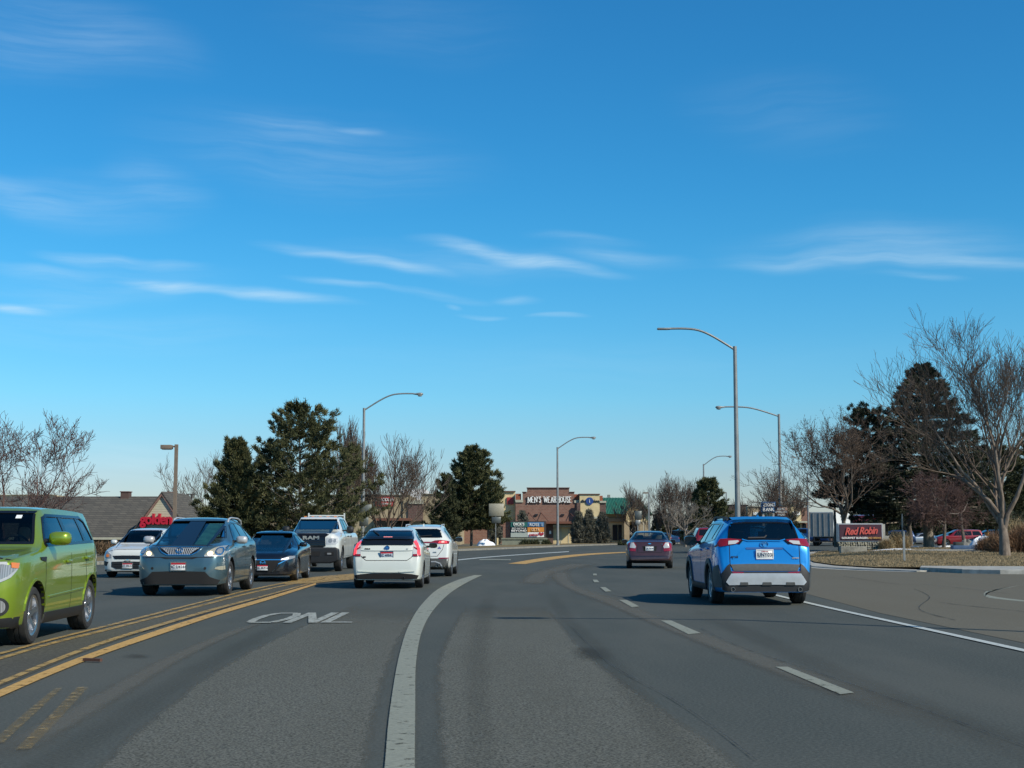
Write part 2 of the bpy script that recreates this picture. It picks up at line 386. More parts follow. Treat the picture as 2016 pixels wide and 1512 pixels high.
def strip(name, A, B, z, m, n=40, px=True, parent=None, smooth=True):
    """a band on the ground between two edge lines (picture points when px)"""
    A = [gp(*p) for p in A] if px else [Vector((p[0], p[1], 0)) for p in A]
    B = [gp(*p) for p in B] if px else [Vector((p[0], p[1], 0)) for p in B]
    if smooth: A = resample(A, n); B = resample(B, n)
    n = len(A); vs = []; fs = []
    for a, b in zip(A, B): vs += [(a.x, a.y, z), (b.x, b.y, z)]
    for i in range(n - 1): fs.append((2 * i, 2 * i + 1, 2 * i + 3, 2 * i + 2))
    me = bpy.data.meshes.new(name); me.from_pydata(vs, [], fs); me.materials.append(m)
    uvl = me.uv_layers.new(name='UVMap')
    for p in me.polygons:
        for li in p.loop_indices:
            vi = me.loops[li].vertex_index
            uvl.data[li].uv = (float(vi % 2), (vi // 2) / (n - 1))
    bm = bmesh.new(); bm.from_mesh(me)
    if sum(f.normal.z for f in bm.faces) < 0: bmesh.ops.reverse_faces(bm, faces=bm.faces)
    bm.to_mesh(me); bm.free()
    o = bpy.data.objects.new(name, me); COL.objects.link(o)
    if parent: o.parent = parent
    else: tag(o, kind='structure')
    return o
def line(name, pts, wid, z, m, n=40, px=True):
    c = resample([gp(*p) for p in pts] if px else [Vector((p[0], p[1], 0)) for p in pts], n)
    A, B = [], []
    for i, p in enumerate(c):
        d = (c[min(i + 1, n - 1)] - c[max(i - 1, 0)]).normalized(); q = Vector((-d.y, d.x, 0)) * wid / 2
        A.append(p + q); B.append(p - q)
    return strip(name, A, B, z, m, px=False, smooth=False)

M_earth = simple('dry_ground', (0.15, 0.125, 0.085), 0.95, var=0.3, scale=0.4, bmp=0.4)
g = sheet('ground', [(-3000, -200), (3000, -200), (3000, 4500), (-3000, 4500)], -0.05, M_earth); tag(g, kind='structure')
# the wide curving carriageway as one sheet, from behind the camera to where it leaves round the bend
LC = [(-75, 57), (-30, 58.5), (-18, 61), (-14, 73), (-9, 90), (-4.1, 108), (1, 127), (7, 150), (14, 172), (30, 200), (70, 224), (150, 240), (300, 250)]
def left_off(d):
    out = []
    for i, p in enumerate(LC):
        a = Vector(LC[max(i - 1, 0)]); b = Vector(LC[min(i + 1, len(LC) - 1)]); t = (b - a).normalized()
        out.append((p[0] - t.y * d, p[1] + t.x * d))
    return out
road_l = [(-75, -30), (-75, 20)] + left_off(-0.1)
KR = [(14.2, 49.5), (12.6, 52.5), (12.0, 57), (12.4, 63), (13.6, 70), (16.4, 83), (19.6, 95), (24.5, 108), (33, 120), (48, 134), (80, 150)]
def right_off(d):
    out = []
    for i, p in enumerate(KR):
        a = Vector(KR[max(i - 1, 0)]); b = Vector(KR[min(i + 1, len(KR) - 1)]); t = (b - a).normalized()
        out.append((p[0] + t.y * d, p[1] - t.x * d))
    return out
road_r = [(7.4, -30), (7.4, 10), (7.9, 20), (8.6, 27), (10.2, 38), (12.4, 47)] + right_off(0.1) + [(110, 162), (170, 170), (260, 175)]
road = sheet('road', road_l + list(reversed(road_r)), 0.0, M_road); tag(road, kind='structure')
# shoulder and car parks
sh = sheet('shoulder', [(6.5, -30), (60, -30), (60, 44.6), (18, 46.6), (15.4, 47.4), (14.9, 48.8), (14.1, 50.2), (12.5, 52.6), (12.0, 57), (12.2, 60), (10.6, 52), (8.6, 44), (6.7, 34), (6.25, 24), (6.4, 12)], 0.004, M_lot); tag(sh, kind='structure')
lot = sheet('parking_lot', [(33, 121), (60, 104), (300, 60), (420, 300), (250, 420), (40, 330), (90, 200), (80, 152), (48, 135)], -0.03, M_lot); tag(lot, kind='structure')
lot2 = sheet('parking_lot.001', [(-190, 66), (-22, 66), (-12, 104), (1, 160), (24, 215), (60, 260), (60, 420), (-190, 420)], -0.026, M_lot); tag(lot2, kind='structure')

o = strip('road_surface_patch', [(700, 1185), (560, 1242), (420, 1310), (300, 1390), (90, 1560), (-1300, 2600)], [(845, 1196), (812, 1242), (790, 1310), (775, 1390), (755, 1560), (740, 2600)], 0.004, M_chip, 40)
o = strip('road_surface_patch.001', [(905, 1190), (850, 1280), (832, 1350), (826, 1420), (824, 1560), (820, 2600)], [(1085, 1190), (1150, 1262), (1235, 1330), (1360, 1410), (1560, 1560), (2600, 2600)], 0.004, M_chip, 40)
o = strip('road_dust_band', [(1065, 1128), (1085, 1150), (1165, 1185), (1270, 1230), (1420, 1295), (1600, 1372), (1960, 1500)], [(1130, 1118), (1140, 1150), (1215, 1175), (1330, 1222), (1500, 1280), (1720, 1350), (2200, 1480)], 0.008, M_dust, 50)
o = strip('road_dust_band.001', [(1000, 1150), (1030, 1128), (1100, 1108)], [(1090, 1155), (1120, 1128), (1200, 1110)], 0.006, M_dust, 24)
o = strip('road_surface_patch.002', [(420, 1250), (300, 1300), (120, 1390), (-100, 1500)], [(560, 1212), (420, 1275), (260, 1375), (60, 1512)], 0.007, M_dust, 24)
M_stain, _nt, _b = asphalt('asphalt_stain', (0.022, 0.023, 0.022), (0.035, 0.036, 0.034), 0.2, 50, 0.2)
edge_alpha(M_stain, _nt, _b, 0.5, 2.0, 0.5, 0.7, 0, soft=0.4, top=0.3, vf=0.5)
strip('road_stain', [(1110, 1272), (1150, 1268), (1200, 1270)], [(1130, 1308), (1180, 1312), (1225, 1310)], 0.010, M_stain, 16)
strip('road_stain.001', [(230, 1290), (260, 1286), (300, 1290)], [(240, 1300), (280, 1300), (310, 1298)], 0.010, M_stain, 16)
M_polish, _nt, _b = asphalt('asphalt_polished', (0.040, 0.044, 0.038), (0.066, 0.070, 0.060), 0.15, 60, 0.3)
edge_alpha(M_polish, _nt, _b, 0.5, 0.8, 0.42, 0.8, 0, soft=0.55, top=0.13, vf=0.25)
for k_, (A_, B_) in enumerate((([(1560, 2000), (1330, 1560), (1225, 1400), (1150, 1290), (1085, 1215), (1065, 1165)], [(1900, 2000), (1480, 1560), (1330, 1400), (1225, 1290), (1140, 1215), (1105, 1165)]),
        ([(880, 2000), (895, 1560), (900, 1400), (905, 1290), (925, 1215), (945, 1165)], [(1090, 2000), (1010, 1560), (985, 1400), (975, 1290), (980, 1215), (990, 1165)]),
        ([(2600, 1800), (1950, 1500), (1640, 1350), (1450, 1260), (1330, 1200)], [(3000, 1800), (2200, 1500), (1780, 1350), (1550, 1260), (1410, 1200)]),
        ([(-900, 2000), (-80, 1560), (160, 1420), (380, 1300), (560, 1215)], [(-300, 2000), (110, 1560), (300, 1420), (470, 1300), (610, 1215)]))):
    strip('road_wheel_path', A_, B_, 0.0095 + 0.0002 * k_, M_polish, 40)
# the paved turn-in: dusty patches, old cracks
line('lot_crack', [(1850, 1187), (1900, 1193), (1960, 1199), (2040, 1208)], 0.05, 0.013, P_crack)
line('lot_crack.001', [(1660, 1135), (1760, 1150), (1830, 1152), (1990, 1170)], 0.04, 0.013, P_crack)
line('lot_crack.002', [(1800, 1160), (1830, 1176), (1810, 1200), (1880, 1222)], 0.03, 0.013, P_crack)
# cracks and tar seams
line('road_crack', [(1128, 1238), (1180, 1290), (1215, 1318), (1262, 1345), (1320, 1376), (1400, 1430), (1490, 1500)], 0.013, 0.012, P_crack)
line('road_crack.001', [(1380, 1238), (1450, 1272), (1530, 1300), (1640, 1336), (1780, 1386), (1900, 1428), (2040, 1480)], 0.016, 0.012, P_crack)
line('road_crack.002', [(230, 1260), (360, 1222), (520, 1176), (610, 1152)], 0.05, 0.0125, P_crack)
# the dirty strip between the two yellow lines
mid = strip('median', [(-200, 1415), (0, 1352), (200, 1272), (425, 1202), (622, 1150), (700, 1132)], [(-200, 1340), (0, 1295), (200, 1241), (425, 1184), (600, 1145), (700, 1131)], 0.005, M_med, 50)
strip('road_marking_yellow', [(-150, 1442), (0, 1376), (100, 1332), (200, 1292), (320, 1250), (425, 1214), (530, 1182), (622, 1152)], [(-150, 1424), (0, 1359), (100, 1317), (200, 1279), (320, 1238), (425, 1205), (530, 1175), (622, 1148)], 0.012, P_yel, 50)
strip('road_marking_yellow.001', [(-150, 1410), (0, 1351), (100, 1309), (200, 1271), (320, 1233), (425, 1202), (530, 1173), (622, 1147)], [(-150, 1400), (0, 1342), (100, 1301), (200, 1264), (320, 1227), (425, 1197), (530, 1170), (622, 1145)], 0.012, P_yel2, 50)
strip('road_marking_yellow.002', [(-150, 1344), (0, 1301), (100, 1271), (200, 1246), (300, 1220), (400, 1194), (500, 1168), (600, 1146)], [(-150, 1336), (0, 1295), (100, 1266), (200, 1241), (300, 1216), (400, 1190), (500, 1165), (600, 1144)], 0.012, P_yel2, 50)
strip('road_marking_yellow.003', [(-150, 1332), (0, 1291), (100, 1263), (200, 1238), (300, 1213), (400, 1187), (500, 1162), (600, 1142)], [(-150, 1326), (0, 1286), (100, 1259), (200, 1234), (300, 1209), (400, 1184), (500, 1159), (600, 1139)], 0.012, P_yel2, 50)
strip('road_marking_yellow.004', [(560, 1151), (610, 1150), (660, 1146), (700, 1143)], [(560, 1149), (610, 1137), (660, 1132), (700, 1129)], 0.016, P_yel2, 14)
strip('road_marking_yellow.005', [(1037, 1111), (1078, 1104), (1155, 1094), (1235, 1088.5), (1300, 1086)], [(997, 1110), (1078, 1097), (1155, 1090), (1235, 1086.5), (1300, 1084.5)], 0.012, P_yel, 30)
strip('road_marking_faded', [(-20, 1466), (40, 1412), (108, 1357)], [(8, 1466), (66, 1412), (124, 1357)], 0.012, P_yel3, 14)
strip('road_marking_faded.001', [(26, 1480), (92, 1415), (150, 1355)], [(62, 1478), (124, 1413), (176, 1355)], 0.012, P_yel3, 14)
strip('road_marking_white', [(745, 1560), (752, 1512), (763, 1400), (783, 1290), (803, 1230), (828, 1190), (860, 1160), (900, 1142), (932, 1133)], [(823, 1560), (822, 1512), (822, 1400), (823, 1300), (835, 1240), (858, 1200), (890, 1168), (925, 1146), (951, 1133)], 0.012, P_white, 60)
line('road_marking_edge', [(5.80, 36), (5.76, 31), (5.74, 26), (5.82, 21), (5.90, 16), (6.0, 9), (6.1, -5)], 0.16, 0.012, P_fresh, 60, px=False)
for i, (a, b, c, d) in enumerate((((1524, 1315), (1553, 1315), (1684, 1366), (1652, 1370)), ((1299, 1223), (1323, 1223), (1382, 1248), (1353, 1250.5)), ((1217, 1182), (1236, 1182.5), (1260, 1195), (1243, 1197)),
        ((1180, 1157), (1193, 1157), (1205, 1165), (1191, 1166)), ((1166, 1142), (1176, 1142), (1181, 1147), (1169, 1147.5)), ((1167, 1130), (1175, 1130), (1176, 1133.5), (1167, 1133.5)))):
    strip('lane_dash', [a, d], [b, c], 0.013, P_white, 6)
strip('road_marking_white.001', [(900, 1104), (960, 1098), (1040, 1092), (1120, 1087)], [(900, 1102), (960, 1096.3), (1040, 1090.5), (1120, 1085.5)], 0.012, P_fresh, 24)
strip('road_marking_white.002', [(944, 1103), (975, 1103), (1006, 1103.5)], [(944, 1101), (975, 1101), (1006, 1101.5)], 0.012, P_white, 8)
strip('road_marking_white.003', [(1960, 1163), (1935, 1166), (1945, 1177), (2016, 1185)], [(2016, 1151), (1944, 1166), (1960, 1175), (2016, 1182)], 0.006, P_white, 14)
# painted lane word
def glyph(strokes, x0, x1, y0, y1, mb, wid=0.13):
    for s in strokes:
        for (a, b), (c, d) in zip(s, s[1:]):
            p = Vector((x0 + a * (x1 - x0), y0 + b * (y1 - y0), 0)); q = Vector((x0 + c * (x1 - x0), y0 + d * (y1 - y0), 0))
            horiz = abs(d - b) < 0.2
            w = Vector((0, 0.10, 0)) if horiz else Vector((wid / 2, 0, 0))
            mb.add([p - w, p + w, q + w, q - w], [(0, 1, 2, 3)])
m, nt_, b_ = new_mat('lane_letter_paint')
f_ = ramp(nt_, noise(nt_, 14, 6, 0.75), 0.40, 0.58, 0.45, 1.0); nt_.links.new(f_, b_.inputs['Alpha'])
b_.inputs['Base Color'].default_value = (0.36, 0.37, 0.32, 1); b_.inputs['Roughness'].default_value = 0.8
mb = MB()
gl = gp(480, 1228); gr = gp(692, 1228); y0 = gl.y; y1 = gp(640, 1208).y
W3 = gr.x - gl.x; cw = W3 * 0.31
glyph([[(0.1, 0.1), (0, 0.35), (0, 0.7), (0.2, 0.97), (0.8, 0.97)], [(0.8, 0.97), (1, 0.7), (1, 0.35), (0.8, 0.04), (0.1, 0.04)]], gl.x, gl.x + cw, y0, y1, mb)
glyph([[(0, 0), (0, 1)], [(0, 1), (1, 0)], [(1, 0), (1, 1)]], gl.x + W3 * .40, gl.x + W3 * .64, y0, y1, mb)
glyph([[(0, 1), (0, 0)], [(-0.1, 0.04), (1, 0.04)]], gl.x + W3 * .75, gl.x + W3, y0, y1, mb)
ol = mb.build('lane_lettering', m, None, fix=False)
for i, v in enumerate(ol.data.vertices): v.co.z = 0.012 + 0.0006 * (i // 4)
tag(ol, kind='structure')
# kerbs and verges
M_conc = simple('concrete', (0.33, 0.32, 0.28), 0.9, var=0.25, scale=2.5, bmp=0.2)
M_conc2 = simple('old_concrete', (0.22, 0.21, 0.175), 0.9, var=0.3, scale=3, bmp=0.2)
def dormant(name, c1, c2, c3):
    m, nt, b = new_mat(name)
    f = ramp(nt, noise(nt, 0.9, 6, 0.7), 0.3, 0.72); g2 = ramp(nt, noise(nt, 9, 5, 0.75), 0.3, 0.7)
    c = mixc(nt, f, c1 + (1,), c2 + (1,)); mg = nd(nt, 'ShaderNodeMath', operation='MULTIPLY'); nt.links.new(g2, mg.inputs[0]); mg.inputs[1].default_value = 0.5
    nt.links.new(mixc(nt, mg.outputs[0], c, c3 + (1,)), b.inputs['Base Color']); b.inputs['Roughness'].default_value = 1.0
    b.inputs['Specular IOR Level'].default_value = 0.1
    bump(nt, b, noise(nt, 30, 4, 0.8), 0.8, 0.04)
    return m
M_grass = dormant('dormant_grass', (0.205, 0.155, 0.082), (0.145, 0.118, 0.060), (0.25, 0.195, 0.115))
def kerb(name, pts, h=0.13, wid=0.35, px=False, n=40, walk=0.0, m=None, m2=None):
    c = resample([gp(*p) for p in pts] if px else [Vector((p[0], p[1], 0)) for p in pts], n); mb = MB(); vs = []; fs = []
    prof = [(0, -0.06), (0.03, h * 0.9), (0.06, h), (wid, h), (wid + 0.01, -0.06)]
    for i, p in enumerate(c):
        d = (c[min(i + 1, n - 1)] - c[max(i - 1, 0)]).normalized(); q = Vector((d.y, -d.x, 0))
        for a, z in prof: vs.append(p + q * a + Vector((0, 0, z)))
    k = len(prof)
    for i in range(n - 1):
        for j in range(k): fs.append((i * k + j, (i + 1) * k + j, (i + 1) * k + (j + 1) % k, i * k + (j + 1) % k))
    fs.append(tuple(range(k))); fs.append(tuple((n - 1) * k + j for j in reversed(range(k))))
    mb.add(vs, fs); o = mb.build(name, m or M_conc); tag(o, kind='structure'); return o
# right-hand corner: kerb bends round the lawn (lawn lies to the right of the line as it runs)
kerb('kerb', list(KR), h=0.045, wid=0.2, n=70)
strip('gutter', right_off(-0.45)[:7], right_off(0.0)[:7], 0.008, M_conc, px=False, n=30)
kerb('kerb.002', [(60, 44.5), (26, 46.0), (18, 46.45), (15.9, 46.9), (15.2, 47.6)], h=0.15, wid=0.22, n=30)
def raised(name, pts, z, m):
    mb = MB(); n = len(pts); mb.add([(x, y, z) for x, y in pts] + [(x, y, -0.05) for x, y in pts], [tuple(range(n))] + [(i, (i + 1) % n, (i + 1) % n + n, i + n) for i in range(n)])
    o = mb.build(name, m); bm = bmesh.new(); bm.from_mesh(o.data); bmesh.ops.triangulate(bm, faces=[f for f in bm.faces if len(f.verts) > 4]); bm.to_mesh(o.data); bm.free()
    return tag(o, kind='structure')
raised('sidewalk', right_off(0.15)[:-3] + list(reversed(right_off(1.1)[:-3])), 0.05, M_conc)
raised('sidewalk.002', [(14.6, 50.4), (15.0, 48.6), (15.3, 47.8), (15.95, 47.12), (18, 46.67), (26, 46.22), (60, 44.72), (60, 49.6), (30, 50.4), (20, 51.6), (16.6, 52.2), (15.3, 52.6)], 0.147, M_conc)
# lawn with a low mound
def lawn():
    outline = right_off(1.1)[1:8] + [(33, 116), (45, 112), (60, 106), (75, 100), (75, 49.6), (30, 50.6), (20, 51.8), (16.6, 52.5), (14.6, 52.7)]
    bm = bmesh.new(); vs = [bm.verts.new((x, y, 0)) for x, y in outline]; bm.faces.new(vs)
    for k in range(12, 76, 2): bmesh.ops.bisect_plane(bm, geom=bm.verts[:] + bm.edges[:] + bm.faces[:], plane_co=(k, 0, 0), plane_no=(1, 0, 0))
    for k in range(53, 112, 2): bmesh.ops.bisect_plane(bm, geom=bm.verts[:] + bm.edges[:] + bm.faces[:], plane_co=(0, k, 0), plane_no=(0, 1, 0))
    bmesh.ops.triangulate(bm, faces=bm.faces)
    for v in bm.verts: v.co.z = lawn_z(v.co.x, v.co.y)
    me = bpy.data.meshes.new('lawn'); bmesh.ops.recalc_face_normals(bm, faces=bm.faces)
    if sum(f.normal.z for f in bm.faces) < 0: bmesh.ops.reverse_faces(bm, faces=bm.faces)
    bm.to_mesh(me); bm.free(); me.shade_smooth(); me.materials.append(M_grass)
    o = bpy.data.objects.new('lawn', me); COL.objects.link(o); tag(o, kind='structure')
def lawn_edge(y): return float(np.interp(y, [52.5, 57, 63, 70, 83, 95, 108], [13.6, 13.1, 13.5, 14.7, 17.5, 20.6, 25.5]))
def lawn_z(x, y):
    t = max(0.0, min(1.0, (y - 54) / 26)); e = max(0.0, min(1.0, (110 - y) / 10))
    return 0.095 + 0.30 * t * t * (3 - 2 * t) * min(1, e) * max(0, min(1, (x - lawn_edge(y)) / 5)) + 0.04 * math.sin(x * 0.7) * math.sin(y * 0.5) * t
lawn()
# short blades over the near part of the lawn
rng = np.random.default_rng(3)
def blades(name, n, region, hgt, wid, mat, zf, kind='stuff', label=None, cat=None):
    P = region(n); n = len(P)
    z = np.array([zf(x, y) for x, y in P]); a = rng.uniform(0, 2 * PI, n); h = rng.uniform(0.5, 1.2, n) * hgt; w_ = wid * rng.uniform(0.6, 1.4, n)
    base = np.stack([P[:, 0], P[:, 1], z], 1); d = np.stack([np.cos(a), np.sin(a), np.zeros(n)], 1)
    lean = rng.normal(0, 0.5, (n, 2)) * h[:, None]
    tip = base + np.concatenate([lean, h[:, None]], 1)
    V = np.stack([base - d * w_[:, None], base + d * w_[:, None], tip], 1)
    o = tri_mesh(name, V, mat); tag(o, label, cat, kind=kind); return o
M_blade = simple('dry_grass_blades', (0.25, 0.19, 0.105), 0.9, var=0.2, scale=3)
def rgn(n):
    P = np.stack([rng.uniform(12.5, 32, n), 53 + 40 * rng.uniform(0, 1, n) ** 1.5], 1)
    lo = np.interp(P[:, 1], [52.5, 57, 63, 70, 83, 95, 108], [14.6, 13.15, 13.55, 14.75, 17.55, 20.7, 25.6]) + 0.05
    return P[P[:, 0] > lo]
blades('grass', 42000, rgn, 0.07, 0.014, M_blade, lawn_z, label='short dormant brown grass over the lawn by the corner', cat='grass')
# far side kerb and verge on the left
raised('verge', left_off(1.0) + list(reversed(left_off(7.5))), 0.11, M_grass)
raised('sidewalk.001', left_off(-0.1) + list(reversed(left_off(1.0))), 0.12, M_conc2)
# ------------------------------------------------------------------ vehicles
def pchip(tab):
    xs = [t[0] for t in tab]; ys = [t[1] for t in tab]; n = len(xs)
    h = [xs[i + 1] - xs[i] for i in range(n - 1)]; dl = [(ys[i + 1] - ys[i]) / h[i] for i in range(n - 1)]
    m = [dl[0]] + [0 if dl[i - 1] * dl[i] <= 0 else 2 * dl[i - 1] * dl[i] / (dl[i - 1] + dl[i]) for i in range(1, n - 1)] + [dl[-1]]
    def f(x):
        if x <= xs[0]: return ys[0]
        if x >= xs[-1]: return ys[-1]
        k = 0
        while xs[k + 1] < x: k += 1
        t = (x - xs[k]) / h[k]
        return (2 * t**3 - 3 * t**2 + 1) * ys[k] + (t**3 - 2 * t**2 + t) * h[k] * m[k] + (-2 * t**3 + 3 * t**2) * ys[k + 1] + (t**3 - t**2) * h[k] * m[k + 1]
    return f
M_tyre = simple('tyre_rubber', (0.022, 0.022, 0.021), 0.85, var=0.3, scale=8)
M_rim = simple('alloy', (0.55, 0.56, 0.57), 0.3, 1.0, var=0.1)
M_rimd = simple('dark_alloy', (0.06, 0.06, 0.06), 0.45, 0.6, var=0.1)
M_blk = simple('black_plastic', (0.013, 0.0135, 0.014), 0.55, var=0.15, scale=12)
M_gblk = simple('gloss_black', (0.008, 0.008, 0.009), 0.12, var=0)
M_clad = simple('grey_cladding', (0.060, 0.062, 0.058), 0.6, var=0.15, scale=10)
M_arch = simple('wheel_well', (0.012, 0.012, 0.012), 0.95, var=0)
M_chrome = simple('chrome', (0.75, 0.76, 0.77), 0.12, 1.0, var=0)
M_silver = simple('silver_plastic', (0.46, 0.47, 0.47), 0.38, 0.3, var=0.06)
M_seat = simple('car_seat_fabric', (0.05, 0.05, 0.052), 0.85, var=0.2)
M_seatl = simple('car_seat_tan', (0.22, 0.20, 0.165), 0.8, var=0.15)
M_cabin = simple('cabin_lining', (0.035, 0.036, 0.038), 0.9, var=0.1)
M_wht = simple('plate_white', (0.75, 0.76, 0.74), 0.5, var=0.05)
M_seam = simple('panel_gap', (0.006, 0.006, 0.006), 0.9, var=0)
G_tint = glass('tinted_glass', (0.3, 0.34, 0.34), 0.03)
G_dark = glass('privacy_glass', (0.10, 0.12, 0.13), 0.02)
G_clear = glass('windscreen_glass', (0.56, 0.64, 0.61), 0.01, 1.33)
G_side = glass('side_glass', (0.34, 0.40, 0.40), 0.08)
def lens(name, col, em=0.0, rough=0.12, ribs=60.0):
    m, nt, b = new_mat(name)
    wv = nd(nt, 'ShaderNodeTexWave'); wv.inputs['Scale'].default_value = ribs; wv.inputs['Distortion'].default_value = 1.0
    tc = nt.nodes.new('ShaderNodeTexCoord'); nt.links.new(tc.outputs['Object'], wv.inputs[0])
    nt.links.new(mixc(nt, wv.outputs[1], tuple(v * .55 for v in col) + (1,), col + (1,)), b.inputs['Base Color'])
    b.inputs['Roughness'].default_value = rough; b.inputs['Coat Weight'].default_value = 1; b.inputs['Coat Roughness'].default_value = 0.02
    if em: b.inputs['Emission Color'].default_value = col + (1,); b.inputs['Emission Strength'].default_value = em
    return m
L_red = lens('red_lens', (0.30, 0.008, 0.010)); L_brake = lens('lit_brake_lens', (0.95, 0.06, 0.07), 0.9)
L_brk2 = lens('lit_brake_centre', (1.0, 0.30, 0.26), 1.6)
L_wht = lens('clear_lens', (0.62, 0.62, 0.60), rough=0.08, ribs=25); L_head = lens('headlamp_lens', (0.30, 0.31, 0.31), rough=0.05, ribs=14)
L_amb = lens('amber_lens', (0.85, 0.24, 0.03)); L_yell = lens('aged_headlamp_lens', (0.42, 0.40, 0.30), rough=0.1, ribs=14)
L_lit = emis('lit_lamp', (1.0, 0.72, 0.42), 2.2); L_drl = emis('lit_running_light', (0.85, 0.85, 1.0), 2.5)

def crom(pts, k):
    out = []
    n = len(pts)
    for i in range(n - 1):
        p0, p1, p2, p3 = pts[max(i - 1, 0)], pts[i], pts[i + 1], pts[min(i + 2, n - 1)]
        for j in range(k):
            t = j / k
            out.append(tuple(0.5 * (2 * b + (c - a) * t + (2 * a - 5 * b + 4 * c - d) * t * t + (3 * b - a - 3 * c + d) * t**3) for a, b, c, d in zip(p0, p1, p2, p3)))
    out.append(pts[-1]); return out
class Car:
    def __init__(s, sp, body, label, cat, loc, rotz=0.0, scale=1.0, group=None, name='car', simple_car=False):
        s.sp = sp; s.L = sp['L']; s.W = sp['W']; s.body_m = body
        s.fo = sp['fo']; s.wb = sp['wb']; s.c0 = s.fo + s.wb / 2
        for k in ('zt', 'zs', 'zb', 'w', 'wr'): setattr(s, k, pchip(sp[k]))
        s.root = thing(name, label, cat, loc, rotz, group); s.root.scale = (scale,) * 3
        s.simple = simple_car
        s.make_body()
    def Y(s, a): return s.c0 - a
    def section(s, a, dw=0.0, dz=0.0, floor=None):
        w = s.w(a) * s.W / 2 - dw; zb = s.zb(a) if floor is None else floor(a); zs = s.zs(a); zt = s.zt(a) - dz; wr = min(s.wr(a) - dw * .8, w * 0.93)
        zs = min(zs, zt - 0.02); zb = min(zb, zs - 0.05); t = zs - zb; cr = min(s.sp.get('crown', 0.075), 0.4 * (zt - zs))
        h = [(0, zb), (0.78 * w, zb), (0.93 * w, zb + .02 * t), (0.975 * w, zb + .12 * t), (1.0 * w, zb + .42 * t), (0.997 * w, zb + .72 * t), (0.982 * w, zb + .9 * t), (0.955 * w, zs)]
        m7 = 0.955 * w; e = (wr, zt - cr)
        h += [(m7 + (e[0] - m7) * .45, zs + (e[1] - zs) * .5), e, (wr - 0.055, zt - cr * .38), (wr * .55, zt - cr * .08), (0, zt)]
        if s.simple: return h
        return crom(h, 2)
    def loft(s, sts, **k):
        vs = []; fs = []; n = None
        for a in sts:
            h = s.section(a, **k); ring = [(x, s.Y(a), z) for x, z in h] + [(-x, s.Y(a), z) for x, z in reversed(h[1:-1])]
            n = len(ring); vs += ring
        for i in range(len(sts) - 1):
            for j in range(n):
                j2 = (j + 1) % n; fs.append((i * n + j, i * n + j2, (i + 1) * n + j2, (i + 1) * n + j))
        fs.append(tuple(reversed(range(n)))); fs.append(tuple((len(sts) - 1) * n + j for j in range(n)))
        return vs, fs
    def boolean(s, o, cutter, mat_transfer=True):
        m = o.modifiers.new('b', 'BOOLEAN'); m.operation = 'DIFFERENCE'; m.solver = 'EXACT'; m.object = cutter
        try: m.material_mode = 'TRANSFER'
        except Exception: pass
        dg = bpy.context.evaluated_depsgraph_get(); me = bpy.data.meshes.new_from_object(o.evaluated_get(dg))
        o.modifiers.clear(); old = o.data; o.data = me; bpy.data.meshes.remove(old)
    def make_body(s):
        L = s.L; step = 0.16 if s.simple else 0.07
        st = set([0.0, L])
        for e in (0.015, 0.03, 0.05, 0.075, 0.105, 0.14, 0.18): st.add(e); st.add(L - e)
        a = 0.22
        while a < L - 0.2: st.add(round(a, 3)); a += step
        for key in ('zt',):
            for p in s.sp[key]: st.add(p[0])
        st = sorted(st); f = [st[0]]
        for a in st[1:]:
            if a - f[-1] > 0.008: f.append(a)
        f[-1] = L
        vs, fs = s.loft(f)
        b = MB(); b.add(vs, fs)
        o = b.build('body', [s.body_m], None)
        bm = bmesh.new(); bm.from_mesh(o.data); s.bvh = BVHTree.FromBMesh(bm); bm.free()
        cut = MB(); r = s.sp['r']; mats = [s.body_m, M_arch, M_cabin]
        for ax in (s.fo, s.fo + s.wb):
            for sd in (-1, 1):
                n = 28; R1 = r + s.sp.get('gap', 0.055); yc = s.Y(ax)
                x0, x1 = sd * (s.W / 2 - 0.36), sd * (s.W / 2 + 0.2)
                cut.prism([(yc + R1 * math.cos(2 * PI * k / n), r + 0.01 + R1 * math.sin(2 * PI * k / n)) for k in range(n)], min(x0, x1), max(x0, x1), 'x', 1)
        c = cut.build('cut', mats); s.boolean(o, c); bpy.data.objects.remove(c)
        sp = s.sp
        if not s.simple and 'cab' in sp:
            c0, c1 = sp['cab']; n = int((c1 - c0) / 0.12) + 2
            sts = [c0 + (c1 - c0) * i / (n - 1) for i in range(n)]
            fl = sp.get('floor', 0.66)
            vs, fs = s.loft(sts, dw=0.07, dz=0.05, floor=lambda a: fl)
            b = MB(); b.add(vs, fs, 2); c = b.build('cut', mats); s.boolean(o, c); bpy.data.objects.remove(c)
            prisms = MB()
            for poly in sp['dlo']: prisms.prism([(s.Y(a), z) for a, z in poly], -2, 2, 'x', 2)
            c = prisms.build('cut', mats); s.boolean(o, c); bpy.data.objects.remove(c)
            for key, y0, y1 in (('ws', s.Y((c0 + c1) / 2 - 0.2), 9), ('rw', -9, s.Y((c0 + c1) / 2 + 0.2))):
                for poly in sp[key]:
                    p = MB().prism(poly, y0, y1, 'y', 2); c = p.build('cut', mats); s.boolean(o, c); bpy.data.objects.remove(c)
        if 'bed' in sp:
            a0, a1, hw, fz = sp['bed']
            c = MB().box(-hw, hw, s.Y(a1), s.Y(a0), fz, 3, 2).build('cut', mats); s.boolean(o, c); bpy.data.objects.remove(c)
        o.data.shade_smooth(); o.data.set_sharp_from_angle(angle=R(32)); o.parent = s.root; s.body = o
